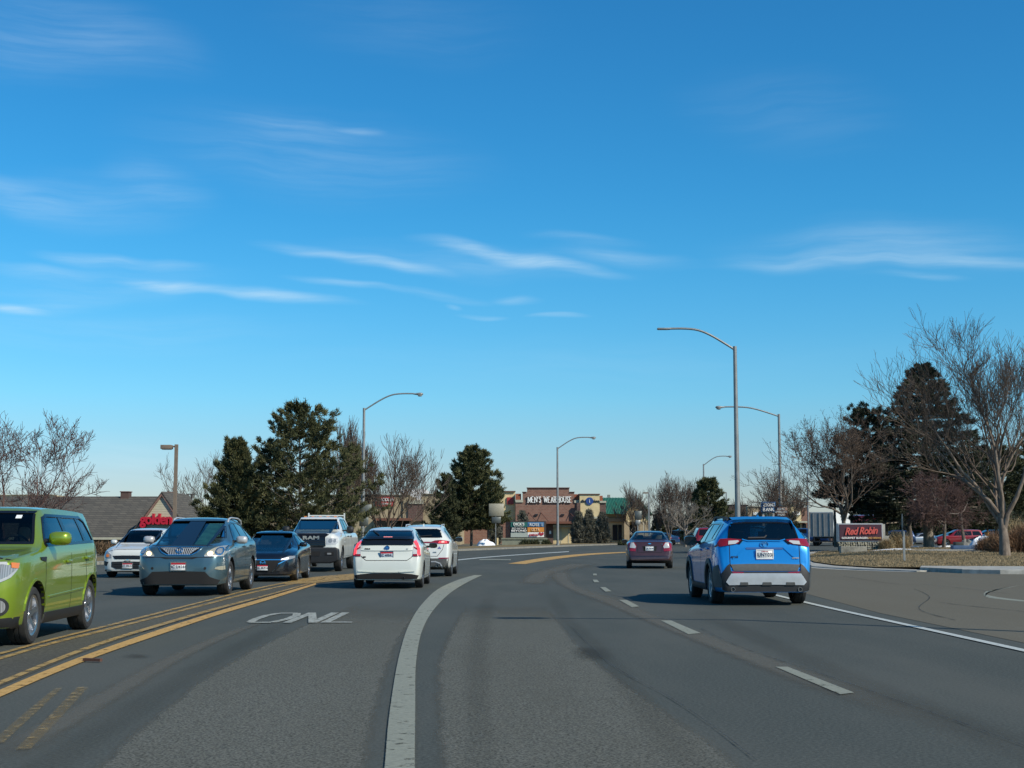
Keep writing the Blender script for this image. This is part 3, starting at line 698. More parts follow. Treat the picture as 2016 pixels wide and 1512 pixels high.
    # --- panels laid on the body
    def hit(s, a, z, view, off):
        if view in ('left', 'right'):
            d = 1 if view == 'right' else -1; o = Vector((3 * d, s.Y(a), z)); dr = Vector((-d, 0, 0))
        elif view in ('corner_left', 'corner_right'):
            sx = 1 if view == 'corner_right' else -1; q = math.sqrt(.5)
            o = Vector((sx * s.W / 2, s.Y(0), z)) + Vector((sx * q, -q, 0)) * a + Vector((sx * q, q, 0)) * 3; dr = Vector((-sx * q, -q, 0))
        else:
            d = 1 if view == 'front' else -1; o = Vector((a, 9 * d, z)); dr = Vector((0, -d, 0))
        p, n, i, _ = s.bvh.ray_cast(o, dr)
        if p is None or (view in ('front', 'rear') and (p.y - s.Y(0 if d > 0 else s.L)) * d < -1.9 and s.sp.get('clampfr', True)):
            lim = o + dr * (9 - abs(s.Y(0 if d > 0 else s.L)) + 0.1) if view in ('front', 'rear') else o + dr * (3 - s.W / 2)
            p, n, i, _ = s.bvh.find_nearest(lim)
        if n.dot(dr) > 0: n = -n
        return p + n * off
    def panel(s, name, poly, view, m, off=0.004, thick=0.012, parent=None, dice=0.07, merge=None):
        bm = bmesh.new(); vs = [bm.verts.new((a, z, 0)) for a, z in poly]
        try: bm.faces.new(vs)
        except Exception: return None
        A = [p[0] for p in poly]; Z = [p[1] for p in poly]
        for lo, hi, no in ((min(A), max(A), (1, 0, 0)), (min(Z), max(Z), (0, 1, 0))):
            k = int((hi - lo) / dice)
            for i in range(1, k + 1):
                t = lo + (hi - lo) * i / (k + 1); bmesh.ops.bisect_plane(bm, geom=bm.verts[:] + bm.edges[:] + bm.faces[:], plane_co=(t, 0, 0) if no[0] else (0, t, 0), plane_no=no)
        bmesh.ops.triangulate(bm, faces=[f for f in bm.faces if len(f.verts) > 4])
        bm.verts.index_update()
        top = [s.hit(v.co.x, v.co.y, view, off) for v in bm.verts]; bot = [s.hit(v.co.x, v.co.y, view, off - thick) for v in bm.verts]
        n = len(top); fs = [tuple(v.index for v in f.verts) for f in bm.faces]
        be = [(e.verts[0].index, e.verts[1].index) for e in bm.edges if len(e.link_faces) == 1]; bm.free()
        mb = merge or MB()
        if thick > 0: mb.add(top + bot, fs + [tuple(n + i for i in reversed(f)) for f in fs] + [(a, b, b + n, a + n) for a, b in be])
        else: mb.add(top, fs)
        if merge is None:
            return mb.build(name, m, parent or s.root, smooth=40)
    def panels(s, name, poly, view, m, mirror=True, **k):
        a = s.panel(name, poly, view, m, **k); b = None
        if view == 'side': pass
        if mirror: b = s.panel(name, [(-x, z) for x, z in poly], view, m, **k)
        return a, b
    def sides(s, name, poly, m, **k):
        return [s.panel(name, poly, v, m, **k) for v in ('left', 'right')]
    def corners(s, name, poly, m, **k):
        return [s.panel(name, poly, v, m, **k) for v in ('corner_left', 'corner_right')]
    def seam(s, name, pts, view, wid=0.012, m=None, off=0.0015, thick=0.0, parent=None, close=False):
        mb = MB()
        if close: pts = pts + [pts[0]]
        for (a, b), (c, d) in zip(pts, pts[1:]):
            t = Vector((c - a, d - b)); l = t.length
            if l < 1e-6: continue
            t /= l; q = Vector((-t.y, t.x)) * wid / 2; e = t * wid * 0.4
            s.panel('', [(a - e.x + q.x, b - e.y + q.y), (a - e.x - q.x, b - e.y - q.y), (c + e.x - q.x, d + e.y - q.y), (c + e.x + q.x, d + e.y + q.y)], view, None, off=off, thick=thick, merge=mb)
        return mb.build(name, m or M_seam, parent or s.root, smooth=40)
    def arch(s, ax, r0, r1, a0, a1, m, off=0.02, name='wheel_arch_trim', views=('left', 'right')):
        n = 14
        for v in views:
            mb = MB()
            for i in range(n):
                t0 = R(a0 + (a1 - a0) * i / n); t1 = R(a0 + (a1 - a0) * (i + 1) / n); r = s.sp['r'] + 0.01
                q = [(ax + rr * math.cos(t), r + rr * math.sin(t)) for rr, t in ((r0, t0), (r1, t0), (r1, t1), (r0, t1))]
                s.panel('', q, v, None, off=off, thick=0.045, merge=mb)
            mb.build(name, m, s.root, smooth=40)
    def wheels(s, rim=None, spokes=5, dark=None, disc=False, only=None):
        r = s.sp['r']; tw = s.sp.get('tw', 0.225)
        for ax in (s.fo, s.fo + s.wb):
            for sd in (-1, 1):
                wh = bpy.data.objects.new('wheel', None); COL.objects.link(wh); wh.parent = s.root
                wh.location = (sd * (s.W / 2 - tw / 2 - 0.02), s.Y(ax), r)
                if sd < 0: wh.rotation_euler = (0, 0, PI)
                h = tw / 2; rr = r * s.sp.get('rimr', 0.68)
                MB().lathe([(rr, -h * .8), (rr + .02, -h * .98), (r * .90, -h), (r * .965, -h * .86), (r, -h * .55), (r, -h * .3), (r - .009, -h * .28), (r - .009, -h * .2), (r, -h * .18), (r, h * .18), (r - .009, h * .2), (r - .009, h * .28), (r, h * .3), (r, h * .55), (r * .965, h * .86), (r * .90, h), (rr + .02, h * .98), (rr, h * .8)], 16 if s.simple else 36, close=True).build('tyre', M_tyre, wh, smooth=30)
                mb = MB(); mb.lathe([(rr + .004, -h * .7), (rr - .012, -h * .6), (rr - .03, h * .1), (rr - .02, h * .8), (rr + .006, h * .86), (rr + .006, h * .6)], 16 if s.simple else 36, mi=0, close=True)
                mb.lathe([(0.001, h * .15), (rr - .02, h * .12), (rr - .02, h * .06), (0.001, h * .06)], 16, mi=1)
                if not s.simple:
                    for k in range(spokes):
                        t = 2 * PI * k / spokes; wd = rr * (0.20 if spokes <= 6 else 0.10)
                        M = Matrix.Rotation(t, 4, 'X')
                        mb.add([M @ Vector(p) for p in ((h * .55, -wd * .8, 0.03), (h * .55, wd * .8, 0.03), (h * .78, wd * .55, rr), (h * .78, -wd * .55, rr), (h * .2, -wd, 0.03), (h * .2, wd, 0.03), (h * .3, wd * .8, rr), (h * .3, -wd * .8, rr))],
                               [(0, 1, 2, 3), (4, 7, 6, 5), (0, 4, 5, 1), (1, 5, 6, 2), (2, 6, 7, 3), (3, 7, 4, 0)], 0)
                    mb.lathe([(0.001, h * .62), (rr * .22, h * .6), (rr * .26, h * .45), (rr * .26, h * .1)], 14, mi=0)
                else: mb.lathe([(0.001, h * .6), (rr * .8, h * .5), (rr * .85, h * .3)], 12, mi=0)
                mb.build('rim', [rim or M_rim, dark or M_gblk], wh, smooth=35)
    def interior(s, seat=None, rear=True, dash=True, steer=True, front=None, wheel_side=-1):
        m = seat or M_seat; sp = s.sp; hr = sp.get('seat_z', 0.62); c0 = sp['cab'][0]
        f = front or (c0 + 0.98)
        def one(a, x, hz=0.0, w=0.46):
            b = MB(); yb = s.Y(a)
            b.prism([(yb, hr - .0), (yb - .1, hr), (yb - .24, hr + .50 + hz), (yb - .15, hr + .52 + hz)], x - w / 2, x + w / 2, 'x')
            b.prism([(yb - .17, hr + .56 + hz), (yb - .27, hr + .56 + hz), (yb - .28, hr + .72 + hz), (yb - .20, hr + .73 + hz)], x - .13, x + .13, 'x')
            b.box(x - .06, x + .06, yb - .225, yb - .205, hr + .48 + hz, hr + .58 + hz)
            b.box(x - w / 2, x + w / 2, yb - .02, yb + .45, hr - .12, hr + .04)
            o = b.build('seat', m, s.root); bev(o, 0.02); return o
        for x in (-.37, .37): one(f, x)
        if rear: one(f + 0.85, -.36, -.02, .6); one(f + 0.85, .36, -.02, .6)
        if dash:
            a = c0 + 0.08; w = s.w(a + .3) * s.W / 2 - .13; zt = s.zs(a + .2)
            b = MB(); b.prism([(s.Y(a), sp.get('floor', .66) + .02), (s.Y(a), zt - .07), (s.Y(a + .38), zt - .01), (s.Y(a + .5), zt - .08), (s.Y(a + .5), sp.get('floor', .66) + .02)], -w, w, 'x')
            bev(b.build('dashboard', M_cabin, s.root), .02)
        if steer:
            a = c0 + .62; zt = s.zs(a)
            M = Matrix.Translation((wheel_side * .37, s.Y(a), zt - .02)) @ Matrix.Rotation(R(-25), 4, 'X') @ Matrix.Rotation(PI / 2, 4, 'Z')
            b = MB(); b.lathe([(.17, -.012), (.187, 0), (.17, .012), (.158, 0)], 24, M=M, close=True); b.lathe([(.001, .01), (.06, .01), (.06, -.02), (.001, -.02)], 12, M=M)
            b.tube([M @ Vector((0, 0, .17)), M @ Vector((0, 0, -.17))], .014, 6); b.build('steering_wheel', M_blk, s.root, smooth=40)
            b = MB(); b.box(-.11, .11, s.Y(c0 + .42) - .03, s.Y(c0 + .42), s.zt(c0 + .5) - .17, s.zt(c0 + .5) - .10); bev(b.build('rear_view_mirror', M_blk, s.root), .012)
    def glazing(s, side=None, ws=None, rw=None, pillars=(), trim=True, trim_m=None):
        sp = s.sp
        for v in ('left', 'right'):
            for poly, pil in zip(sp['dlo'], sp['pil']):
                if trim: s.seam('window_trim', list(poly), v, 0.035, trim_m or M_gblk, off=0.006, thick=0.012, close=True)
                A = [p[0] for p in poly]; cuts = [min(A)] + [None] * 0
                # glass pieces between the pillars
                bounds = [min(A) - 1] + [p for p in pil] + [max(A) + 1]
                for k in range(len(bounds) - 1):
                    lo = bounds[k] if not isinstance(bounds[k], tuple) else bounds[k][1]
                    hi = bounds[k + 1] if not isinstance(bounds[k + 1], tuple) else bounds[k + 1][0]
                    q = clip(poly, lo, hi)
                    if len(q) >= 3: s.panel('side_window', q, v, side or G_side, off=-0.006, thick=0.0)
                for p in pil:
                    q = clip(poly, p[0], p[1])
                    if len(q) >= 3: s.panel('door_pillar', q, v, trim_m or M_gblk, off=0.001, thick=0.02)
        for poly in sp['ws']: s.panel('windscreen', poly, 'front', ws or G_clear, off=-0.004, thick=0.0); s.seam('windscreen_seal', list(poly), 'front', 0.03, M_gblk, off=0.003, thick=0.01, close=True)
        for poly in sp['rw']: s.panel('rear_window', poly, 'rear', rw or G_dark, off=-0.004, thick=0.0); s.seam('rear_window_seal', list(poly), 'rear', 0.03, M_gblk, off=0.003, thick=0.01, close=True)
    def opaque_glazing(s, m=None):
        sp = s.sp
        for v in ('left', 'right'):
            for poly, pil in zip(sp['dlo'], sp['pil']):
                bounds = [(-9, -9)] + list(pil) + [(99, 99)]
                for k in range(len(bounds) - 1):
                    q = clip(poly, bounds[k][1], bounds[k + 1][0])
                    if len(q) >= 3: s.panel('side_window', q, v, m or M_gblk, off=0.004)
        for poly in sp['ws']: s.panel('windscreen', poly, 'front', m or M_gblk, off=0.004)
        for poly in sp['rw']: s.panel('rear_window', poly, 'rear', m or M_gblk, off=0.004)
    def mirrors(s, a, z, m, size=(0.24, 0.15, 0.12), out=0.12, base=None, glassm=None):
        for sd in (-1, 1):
            p = s.hit(a, z, 'right' if sd > 0 else 'left', 0)
            cx = p.x + sd * (out); w_, h_, d_ = size
            b = MB(); n = 14; vs = []; fs = []
            prof = [(0.5, 0.0), (0.94, 0.02), (1.0, 0.35), (0.9, 0.72), (0.55, 0.96), (0.1, 1.0)]
            for k, (rr, t) in enumerate(prof):
                for j in range(n):
                    an = 2 * PI * j / n; ca, sa = math.cos(an), math.sin(an)
                    ex = math.copysign(abs(ca) ** 0.6, ca); ez = math.copysign(abs(sa) ** 0.6, sa)
                    vs.append((cx + w_ / 2 * rr * ex, p.y - d_ / 2 + d_ * t, p.z + 0.03 + h_ / 2 * rr * ez))
            for k in range(len(prof) - 1):
                for j in range(n): fs.append((k * n + j, k * n + (j + 1) % n, (k + 1) * n + (j + 1) % n, (k + 1) * n + j))
            fs.append(tuple(range(n))); fs.append(tuple((len(prof) - 1) * n + j for j in reversed(range(n))))
            b.add(vs, fs); o = b.build('wing_mirror', m, s.root, smooth=45)
            g = MB(); g.add([(x, y - 0.004, z_) for x, y, z_ in vs[n:2 * n]], [tuple(range(n))]); g.build('mirror_glass', glassm or M_gblk, o)
            MB().tube([(p.x - sd * .02, p.y - .01, p.z), (cx, p.y + 0.0, p.z + 0.0)], [.03, .022], 6).build('mirror_arm', base or M_blk, o, smooth=40)
    def handles(s, spots, m, size=0.2):
        for v, sd in (('left', -1), ('right', 1)):
            for a, z in spots:
                p = s.hit(a, z, v, 0.02); b = MB().box(p.x - .018, p.x + .018, p.y - size / 2, p.y + size / 2, p.z - .018, p.z + .018)
                o = b.build('door_handle', m, s.root); bev(o, .012)
    def plate(s, x, z, view, top, bottom, hdr='', w=0.305, h=0.155, txt='', size=0.095, frame=None, tcol=(0.02, 0.03, 0.06)):
        p = s.hit(x, z, view, 0.022); d = 1 if view == 'front' else -1
        M = Matrix.Translation(p) @ (Matrix.Rotation(PI, 4, 'Z') if d > 0 else Matrix.Identity(4))   # local -y faces outwards
        o = MB().box(-w / 2, w / 2, -.004, .02, -h / 2, h / 2, M=M).build('licence_plate', bottom, s.root); bev(o, .004, 1)
        if top: MB().box(-w / 2 + .006, w / 2 - .006, -.0065, -.0045, h * .22, h / 2 - .006, M=M).build('plate_band', top, o)
        Mt = M @ Matrix.Translation((0, -.008, -0.012 if (top or hdr) else 0)) @ Matrix.Rotation(PI / 2, 4, 'X')
        ch = MATS.get('plate_ink') or simple('plate_ink', (0.02, 0.03, 0.06), 0.5, var=0)
        if txt: text_mb(txt, size, Mt, 0.002, 0.001, xs=0.86, space=1.05).build('plate_number', ch, o)
        if hdr:
            Mh = M @ Matrix.Translation((0, -.009, h * .34)) @ Matrix.Rotation(PI / 2, 4, 'X')
            text_mb(hdr, .034, Mh, 0.002, 0.0005).build('plate_state', MATS.get('plate_red') or simple('plate_red', (0.45, 0.02, 0.03), 0.5, var=0), o)
        if frame: 
            f = MB()
            for q in ((-w/2-.012, w/2+.012, h/2-.004, h/2+.014), (-w/2-.012, w/2+.012, -h/2-.014, -h/2+.004), (-w/2-.012, -w/2+.004, -h/2, h/2), (w/2-.004, w/2+.012, -h/2, h/2)):
                f.box(q[0], q[1], -.010, .01, q[2], q[3], M=M)
            f.build('plate_frame', frame, o)
        return o
    def letters(s, txt, x, z, view, size, m, name='badge_lettering', bold=0.002, xs=1.0, sh=0.0, tilt=0.0, off=0.012, parent=None):
        p = s.hit(x, z, view, off); M = Matrix.Translation(p) @ (Matrix.Rotation(PI, 4, 'Z') if view == 'front' else Matrix.Identity(4)) @ Matrix.Rotation(PI / 2 + tilt, 4, 'X')
        return text_mb(txt, size, M, 0.008, bold, xs=xs, shear=sh).build(name, m, parent or s.root)
    def disc(s, name, x, z, view, rx, rz, m, off=0.01, n=18, inner=0.0, thick=0.015, parent=None, k=1.0):
        poly = [(x + rx * math.cos(2 * PI * i / n), z + rz * math.sin(2 * PI * i / n)) for i in range(n)]
        if inner:
            mb = MB()
            for i in range(n):
                q = []
                for rr, j in ((1, i), (1, i + 1), (inner, i + 1), (inner, i)):
                    t = 2 * PI * j / n; q.append((x + rx * rr * math.cos(t), z + rz * rr * math.sin(t)))
                s.panel('', q, view, None, off=off, thick=thick, merge=mb)
            return mb.build(name, m, parent or s.root, smooth=40)
        return s.panel(name, poly, view, m, off=off, thick=thick, parent=parent)
    def exhaust(s, x, z, r=0.035, m=None):
        y = s.Y(s.L) ; M = Matrix.Translation((x, y + .02, z)) @ Matrix.Rotation(-PI / 2, 4, 'Z')
        MB().lathe([(r, -.12), (r, .06), (r * .82, .06), (r * .82, -.1)], 16, M=M, close=True).build('exhaust_tip', m or M_chrome, s.root, smooth=40)
def clip(poly, lo, hi):
    def cut(p, k, keep):
        out = []
        for i in range(len(p)):
            a, b = p[i], p[(i + 1) % len(p)]; ia, ib = keep(a[0], k), keep(b[0], k)
            if ia: out.append(a)
            if ia != ib:
                t = (k - a[0]) / (b[0] - a[0]); out.append((k, a[1] + (b[1] - a[1]) * t))
        return out
    p = cut(list(poly), lo, lambda v, k: v >= k)
    return cut(p, hi, lambda v, k: v <= k) if len(p) >= 3 else []
def sym(pts):                       # (x, z) half outline -> full outline
    return list(pts) + [(-x, z) for x, z in reversed(pts) if abs(x) > 1e-6]
def oval(cx, cz, rx, rz, n=16): return [(cx + rx * math.cos(2 * PI * i / n), cz + rz * math.sin(2 * PI * i / n)) for i in range(n)]
M_pred = simple('plate_red', (0.45, 0.02, 0.03), 0.5, var=0)
M_ink = simple('plate_ink', (0.02, 0.03, 0.06), 0.5, var=0)
M_skin = simple('skin', (0.42, 0.25, 0.17), 0.55, var=0.08)
M_hair = simple('hair', (0.035, 0.022, 0.015), 0.7, var=0.2)

def driver(car, x, a, shirt, label, hair=None, z0=None, sc=1.0):
    """a seated person behind the wheel; one continuous body grown over joints, with a shirt and hair"""
    y = car.Y(a); z0 = z0 or car.sp.get('seat_z', 0.62)
    root = thing('person', label, 'person')
    Mx = car.root.matrix_basis @ Matrix.Translation((x, y, z0))
    root.matrix_world = Matrix.Translation((Mx.translation)) @ Matrix.Rotation(car.root.rotation_euler.z, 4, 'Z')
    J = [((0, 0, .05), .13), ((0, .0, .25), .145), ((0, -.05, .44), .15), ((0, -.07, .52), .07), ((0, -.05, .58), .055), ((0, -.03, .66), .085), ((0, -.035, .74), .092), ((0, -.045, .81), .06),
         ((.19, -.06, .47), .06), ((.26, .02, .28), .048), ((.16, .30, .32), .038), ((.14, .37, .35), .035), ((-.19, -.06, .47), .06), ((-.26, .02, .28), .048), ((-.16, .30, .32), .038), ((-.14, .37, .35), .035),
         ((.1, .1, .04), .09), ((.13, .42, .06), .07), ((-.1, .1, .04), .09), ((-.13, .42, .06), .07)]
    E = [(0, 1), (1, 2), (2, 3), (3, 4), (4, 5), (5, 6), (6, 7), (2, 8), (8, 9), (9, 10), (10, 11), (2, 12), (12, 13), (13, 14), (14, 15), (0, 16), (16, 17), (0, 18), (18, 19)]
    o = skin_body('body', J, E, [M_skin, shirt], root, lambda c: 1 if (c.z < .515 and not (c.y > .27 and abs(c.x) < .22 and c.z > .2)) else 0)
    hb = MB(); hm = hair or M_hair
    vs = []; fs = []; n = 14
    for i in range(7):
        ph = PI / 2 * i / 6 * 1.25
        for j in range(n):
            t = 2 * PI * j / n; rr = math.sin(ph); zz = math.cos(ph)
            if math.sin(t) > 0.3 and i > 3: rr *= 0.9
            vs.append((.108 * rr * math.cos(t), -.055 + .115 * rr * math.sin(t) - (0.02 if i > 3 else 0), .745 + .125 * zz))
    for i in range(6):
        for j in range(n): fs.append((i * n + j, i * n + (j + 1) % n, (i + 1) * n + (j + 1) % n, (i + 1) * n + j))
    hb.add(vs, fs); hb.build('hair', hm, root, smooth=60)
    return root
def skin_body(name, J, E, mats, parent, matf, sub=1):
    me = bpy.data.meshes.new(name); me.from_pydata([j[0] for j in J], E, []); o = bpy.data.objects.new(name, me); COL.objects.link(o)
    sk = o.modifiers.new('s', 'SKIN'); sk.use_smooth_shade = True
    for i, v in enumerate(me.skin_vertices[0].data):
        r = J[i][1]; v.radius = r if isinstance(r, tuple) else (r, r); v.use_root = (i == 0)
    sb = o.modifiers.new('u', 'SUBSURF'); sb.levels = sub + 1; sb.render_levels = sub + 1
    dg = bpy.context.evaluated_depsgraph_get(); m2 = bpy.data.meshes.new_from_object(o.evaluated_get(dg)); o.modifiers.clear(); o.data = m2; bpy.data.meshes.remove(me)
    for m in mats: m2.materials.append(m)
    for p in m2.polygons: p.material_index = matf(p.center)
    m2.shade_smooth(); o.parent = parent; return o
# ------------------------------------------------------------------ the vehicles on the road
PT_green = paint('green_car_paint', (0.24, 0.34, 0.02), 0.5, 0.33, 0.12)
PT_blue = paint('blue_car_paint', (0.003, 0.215, 0.56), 0.35, 0.32, 0.03)
PT_grey = paint('steel_blue_car_paint', (0.075, 0.135, 0.155), 0.6, 0.36, 0.3)
PT_black = paint('black_car_paint', (0.006, 0.008, 0.013), 0.3, 0.25, 0.14)
PT_white = paint('white_car_paint', (0.62, 0.63, 0.58), 0.0, 0.35, 0.22, (0.40, 0.36, 0.27))
PT_white2 = paint('pearl_white_car_paint', (0.60, 0.62, 0.55), 0.0, 0.35, 0.10, (0.40, 0.36, 0.27))
PT_maroon = paint('maroon_car_paint', (0.042, 0.010, 0.009), 0.1, 0.4, 0.2)
PT_red = paint('red_car_paint', (0.24, 0.008, 0.012), 0.2, 0.35, 0.2)
SP = {}
SP['soul'] = dict(L=4.14, W=1.80, r=.335, fo=.83, wb=2.57, tw=.23,
    zt=[(0, .66), (.02, .78), (.05, .90), (.12, .985), (.3, 1.03), (.6, 1.07), (1.0, 1.11), (1.08, 1.13), (1.62, 1.555), (1.78, 1.60), (2.2, 1.615), (3.2, 1.60), (3.82, 1.575), (3.95, 1.52), (4.0, 1.28), (4.06, 1.02), (4.11, .82), (4.14, .6)],
    zs=[(0, .62), (.03, .78), (.06, .89), (.12, .955), (.3, 1.0), (1.0, 1.07), (1.3, 1.11), (3.0, 1.14), (3.75, 1.16), (3.95, 1.05), (4.08, .8), (4.14, .5)],
    zb=[(0, .27), (.15, .22), (1.2, .20), (3.2, .20), (4.0, .28), (4.14, .36)],
    w=[(0, .68), (.03, .79), (.08, .88), (.18, .945), (.4, .985), (.8, 1), (3.5, 1), (3.85, .95), (4.05, .87), (4.14, .76)],
    crown=.055, wr=[(0, .56), (.12, .72), (.5, .78), (1.05, .79), (1.65, .665), (2.2, .67), (3.8, .66), (4.0, .62), (4.14, .55)],
    cab=(1.16, 3.88), floor=.6, dlo=[[(1.33, 1.135), (1.66, 1.46), (1.82, 1.50), (3.42, 1.49), (3.56, 1.44), (3.62, 1.17)]], pil=[[(2.30, 2.44), (3.14, 3.24)]],
    ws=[sym([(.735, 1.165), (.62, 1.54)])], rw=[sym([(.55, 1.14), (.5, 1.44)])])
SP['lexus'] = dict(L=4.74, W=1.845, r=.365, fo=.95, wb=2.715, tw=.24, rimr=.66,
    zt=[(0, .60), (.02, .78), (.05, .90), (.10, .985), (.2, 1.03), (.5, 1.085), (1.0, 1.14), (1.22, 1.165), (1.98, 1.585), (2.15, 1.625), (2.6, 1.645), (3.5, 1.63), (3.95, 1.57), (4.3, 1.34), (4.52, 1.12), (4.62, 1.05), (4.69, .85), (4.74, .6)],
    zs=[(0, .5), (.05, .74), (.1, .82), (.25, .90), (1.0, 1.01), (1.5, 1.04), (3.5, 1.08), (4.3, 1.1), (4.6, .92), (4.74, .5)],
    zb=[(0, .24), (.12, .22), (1.2, .22), (3.6, .22), (4.5, .34), (4.74, .42)],
    w=[(0, .60), (.03, .72), (.08, .82), (.18, .905), (.4, .97), (.8, 1), (4.0, 1), (4.45, .95), (4.66, .85), (4.74, .7)],
    wr=[(0, .5), (.12, .62), (.5, .72), (1.2, .74), (2.0, .60), (2.6, .60), (3.9, .57), (4.5, .62), (4.74, .55)],
    cab=(1.3, 4.2), floor=.62, seat_z=.64, dlo=[[(1.62, 1.08), (2.05, 1.46), (2.35, 1.525), (3.2, 1.53), (3.75, 1.46), (4.1, 1.26), (4.12, 1.14)]], pil=[[(2.62, 2.70), (3.55, 3.60)]],
    ws=[sym([(.69, 1.20), (.56, 1.565)])], rw=[sym([(.55, 1.16), (.5, 1.5)])])
SP['rav'] = dict(L=4.60, W=1.855, r=.365, fo=.94, wb=2.69, tw=.235, rimr=.66,
    zt=[(0, .62), (.03, .85), (.08, .98), (.2, 1.04), (.6, 1.09), (1.15, 1.16), (1.2, 1.18), (1.95, 1.59), (2.15, 1.64), (2.6, 1.665), (3.5, 1.65), (4.05, 1.61), (4.19, 1.585), (4.26, 1.50), (4.42, 1.22), (4.47, 1.14), (4.50, 1.0), (4.53, .80), (4.57, .72), (4.60, .56)],
    zs=[(0, .5), (.08, .84), (.3, .93), (1.2, 1.05), (2.0, 1.08), (3.4, 1.14), (4.1, 1.20), (4.40, 1.14), (4.5, .9), (4.60, .45)],
    zb=[(0, .3), (.15, .24), (1.2, .22), (3.5, .22), (4.3, .24), (4.60, .25)],
    w=[(0, .66), (.05, .8), (.15, .9), (.35, .97), (.8, 1), (3.9, 1), (4.25, .985), (4.42, .95), (4.50, .91), (4.56, .87), (4.60, .80)],
    wr=[(0, .55), (.5, .72), (1.2, .74), (1.98, .61), (2.6, .615), (4.1, .615), (4.3, .665), (4.45, .735), (4.60, .70)],
    cab=(1.3, 4.12), floor=.66, seat_z=.66, dlo=[[(1.62, 1.12), (2.03, 1.47), (2.3, 1.55), (3.4, 1.545), (3.75, 1.51), (4.02, 1.24)]], pil=[[(2.55, 2.64), (3.38, 3.46)]],
    ws=[sym([(.69, 1.21), (.56, 1.57)])], rw=[sym([(.665, 1.235), (.60, 1.535), (.3, 1.555)])])
SP['prius'] = dict(L=4.48, W=1.75, r=.315, fo=.93, wb=2.70, tw=.20, rimr=.62,
    zt=[(0, .5), (.03, .66), (.1, .78), (.3, .87), (.9, 1.0), (1.0, 1.03), (1.9, 1.45), (2.15, 1.50), (2.4, 1.515), (3.0, 1.495), (3.6, 1.385), (4.12, 1.215), (4.2, 1.19), (4.26, 1.06), (4.31, 1.02), (4.36, .88), (4.40, .78), (4.45, .70), (4.48, .5)],
    zs=[(0, .42), (.1, .66), (.3, .76), (1.0, .93), (2.5, 1.0), (3.6, 1.06), (4.1, 1.05), (4.3, .9), (4.42, .7), (4.48, .42)],
    zb=[(0, .25), (.15, .2), (1.2, .18), (3.4, .18), (4.2, .2), (4.48, .22)],
    w=[(0, .55), (.05, .72), (.15, .84), (.35, .93), (.8, 1), (3.6, 1), (4.0, .985), (4.25, .955), (4.38, .92), (4.44, .88), (4.48, .82)],
    wr=[(0, .5), (.5, .68), (1.0, .7), (1.9, .56), (2.4, .56), (3.2, .575), (3.9, .61), (4.2, .64), (4.48, .62)],
    cab=(1.15, 4.0), floor=.58, seat_z=.52, dlo=[[(1.35, .99), (1.9, 1.32), (2.2, 1.39), (2.8, 1.375), (3.3, 1.30), (3.62, 1.17), (3.66, 1.10)]], pil=[[(2.42, 2.50), (3.2, 3.25)]],
    ws=[sym([(.62, 1.06), (.52, 1.41)])], rw=[sym([(.60, 1.265), (.54, 1.41)])])
SP['mkc'] = dict(L=4.55, W=1.865, r=.36, fo=.93, wb=2.69, tw=.235, rimr=.68,
    zt=[(0, .55), (.05, .8), (.15, .92), (.6, 1.04), (1.15, 1.12), (2.0, 1.57), (2.2, 1.61), (2.7, 1.635), (3.4, 1.61), (3.95, 1.555), (4.08, 1.50), (4.33, 1.20), (4.39, 1.14), (4.44, .95), (4.50, .72), (4.55, .5)],
    zs=[(0, .45), (.1, .75), (.3, .88), (1.2, 1.03), (3.3, 1.09), (4.1, 1.14), (4.36, 1.05), (4.5, .66), (4.55, .42)],
    zb=[(0, .28), (.15, .22), (3.5, .22), (4.3, .28), (4.55, .33)],
    w=[(0, .6), (.05, .76), (.15, .87), (.35, .95), (.8, 1), (3.7, 1), (4.2, .965), (4.42, .91), (4.5, .87), (4.55, .8)],
    wr=[(0, .5), (.5, .7), (1.15, .72), (2.0, .59), (2.7, .59), (4.0, .57), (4.35, .66), (4.55, .62)],
    cab=(1.3, 4.0), floor=.64, seat_z=.62, dlo=[[(1.6, 1.08), (2.05, 1.44), (2.4, 1.52), (3.2, 1.50), (3.7, 1.40), (3.98, 1.20)]], pil=[[(2.55, 2.63), (3.3, 3.36)]],
    ws=[sym([(.67, 1.16), (.55, 1.54)])], rw=[sym([(.62, 1.225), (.56, 1.44), (.45, 1.475)])])
SP['sedan'] = dict(L=4.83, W=1.83, r=.335, fo=.98, wb=2.73, tw=.215, rimr=.64,
    zt=[(0, .5), (.04, .68), (.12, .78), (.5, .88), (1.3, .98), (2.1, 1.38), (2.4, 1.43), (2.8, 1.445), (3.3, 1.40), (3.98, 1.10), (4.05, 1.075), (4.5, 1.06), (4.66, 1.035), (4.72, .98), (4.76, .7), (4.83, .5)],
    zs=[(0, .4), (.1, .66), (.4, .78), (1.3, .90), (3.0, .96), (4.0, 1.0), (4.6, .95), (4.74, .72), (4.83, .42)],
    zb=[(0, .26), (.15, .2), (3.6, .2), (4.5, .26), (4.83, .32)],
    w=[(0, .6), (.05, .74), (.15, .86), (.4, .95), (.8, 1), (3.9, 1), (4.4, .965), (4.68, .90), (4.76, .87), (4.83, .78)],
    wr=[(0, .5), (.5, .7), (1.3, .72), (2.1, .57), (2.8, .565), (3.3, .57), (4.0, .66), (4.7, .70), (4.83, .62)],
    cab=(1.42, 4.0), floor=.6, seat_z=.56, dlo=[[(1.7, .96), (2.15, 1.28), (2.45, 1.345), (3.1, 1.325), (3.5, 1.19), (3.72, 1.03)]], pil=[[(2.68, 2.76)]],
    ws=[sym([(.66, 1.01), (.53, 1.36)])], rw=[sym([(.66, 1.115), (.52, 1.385)])])
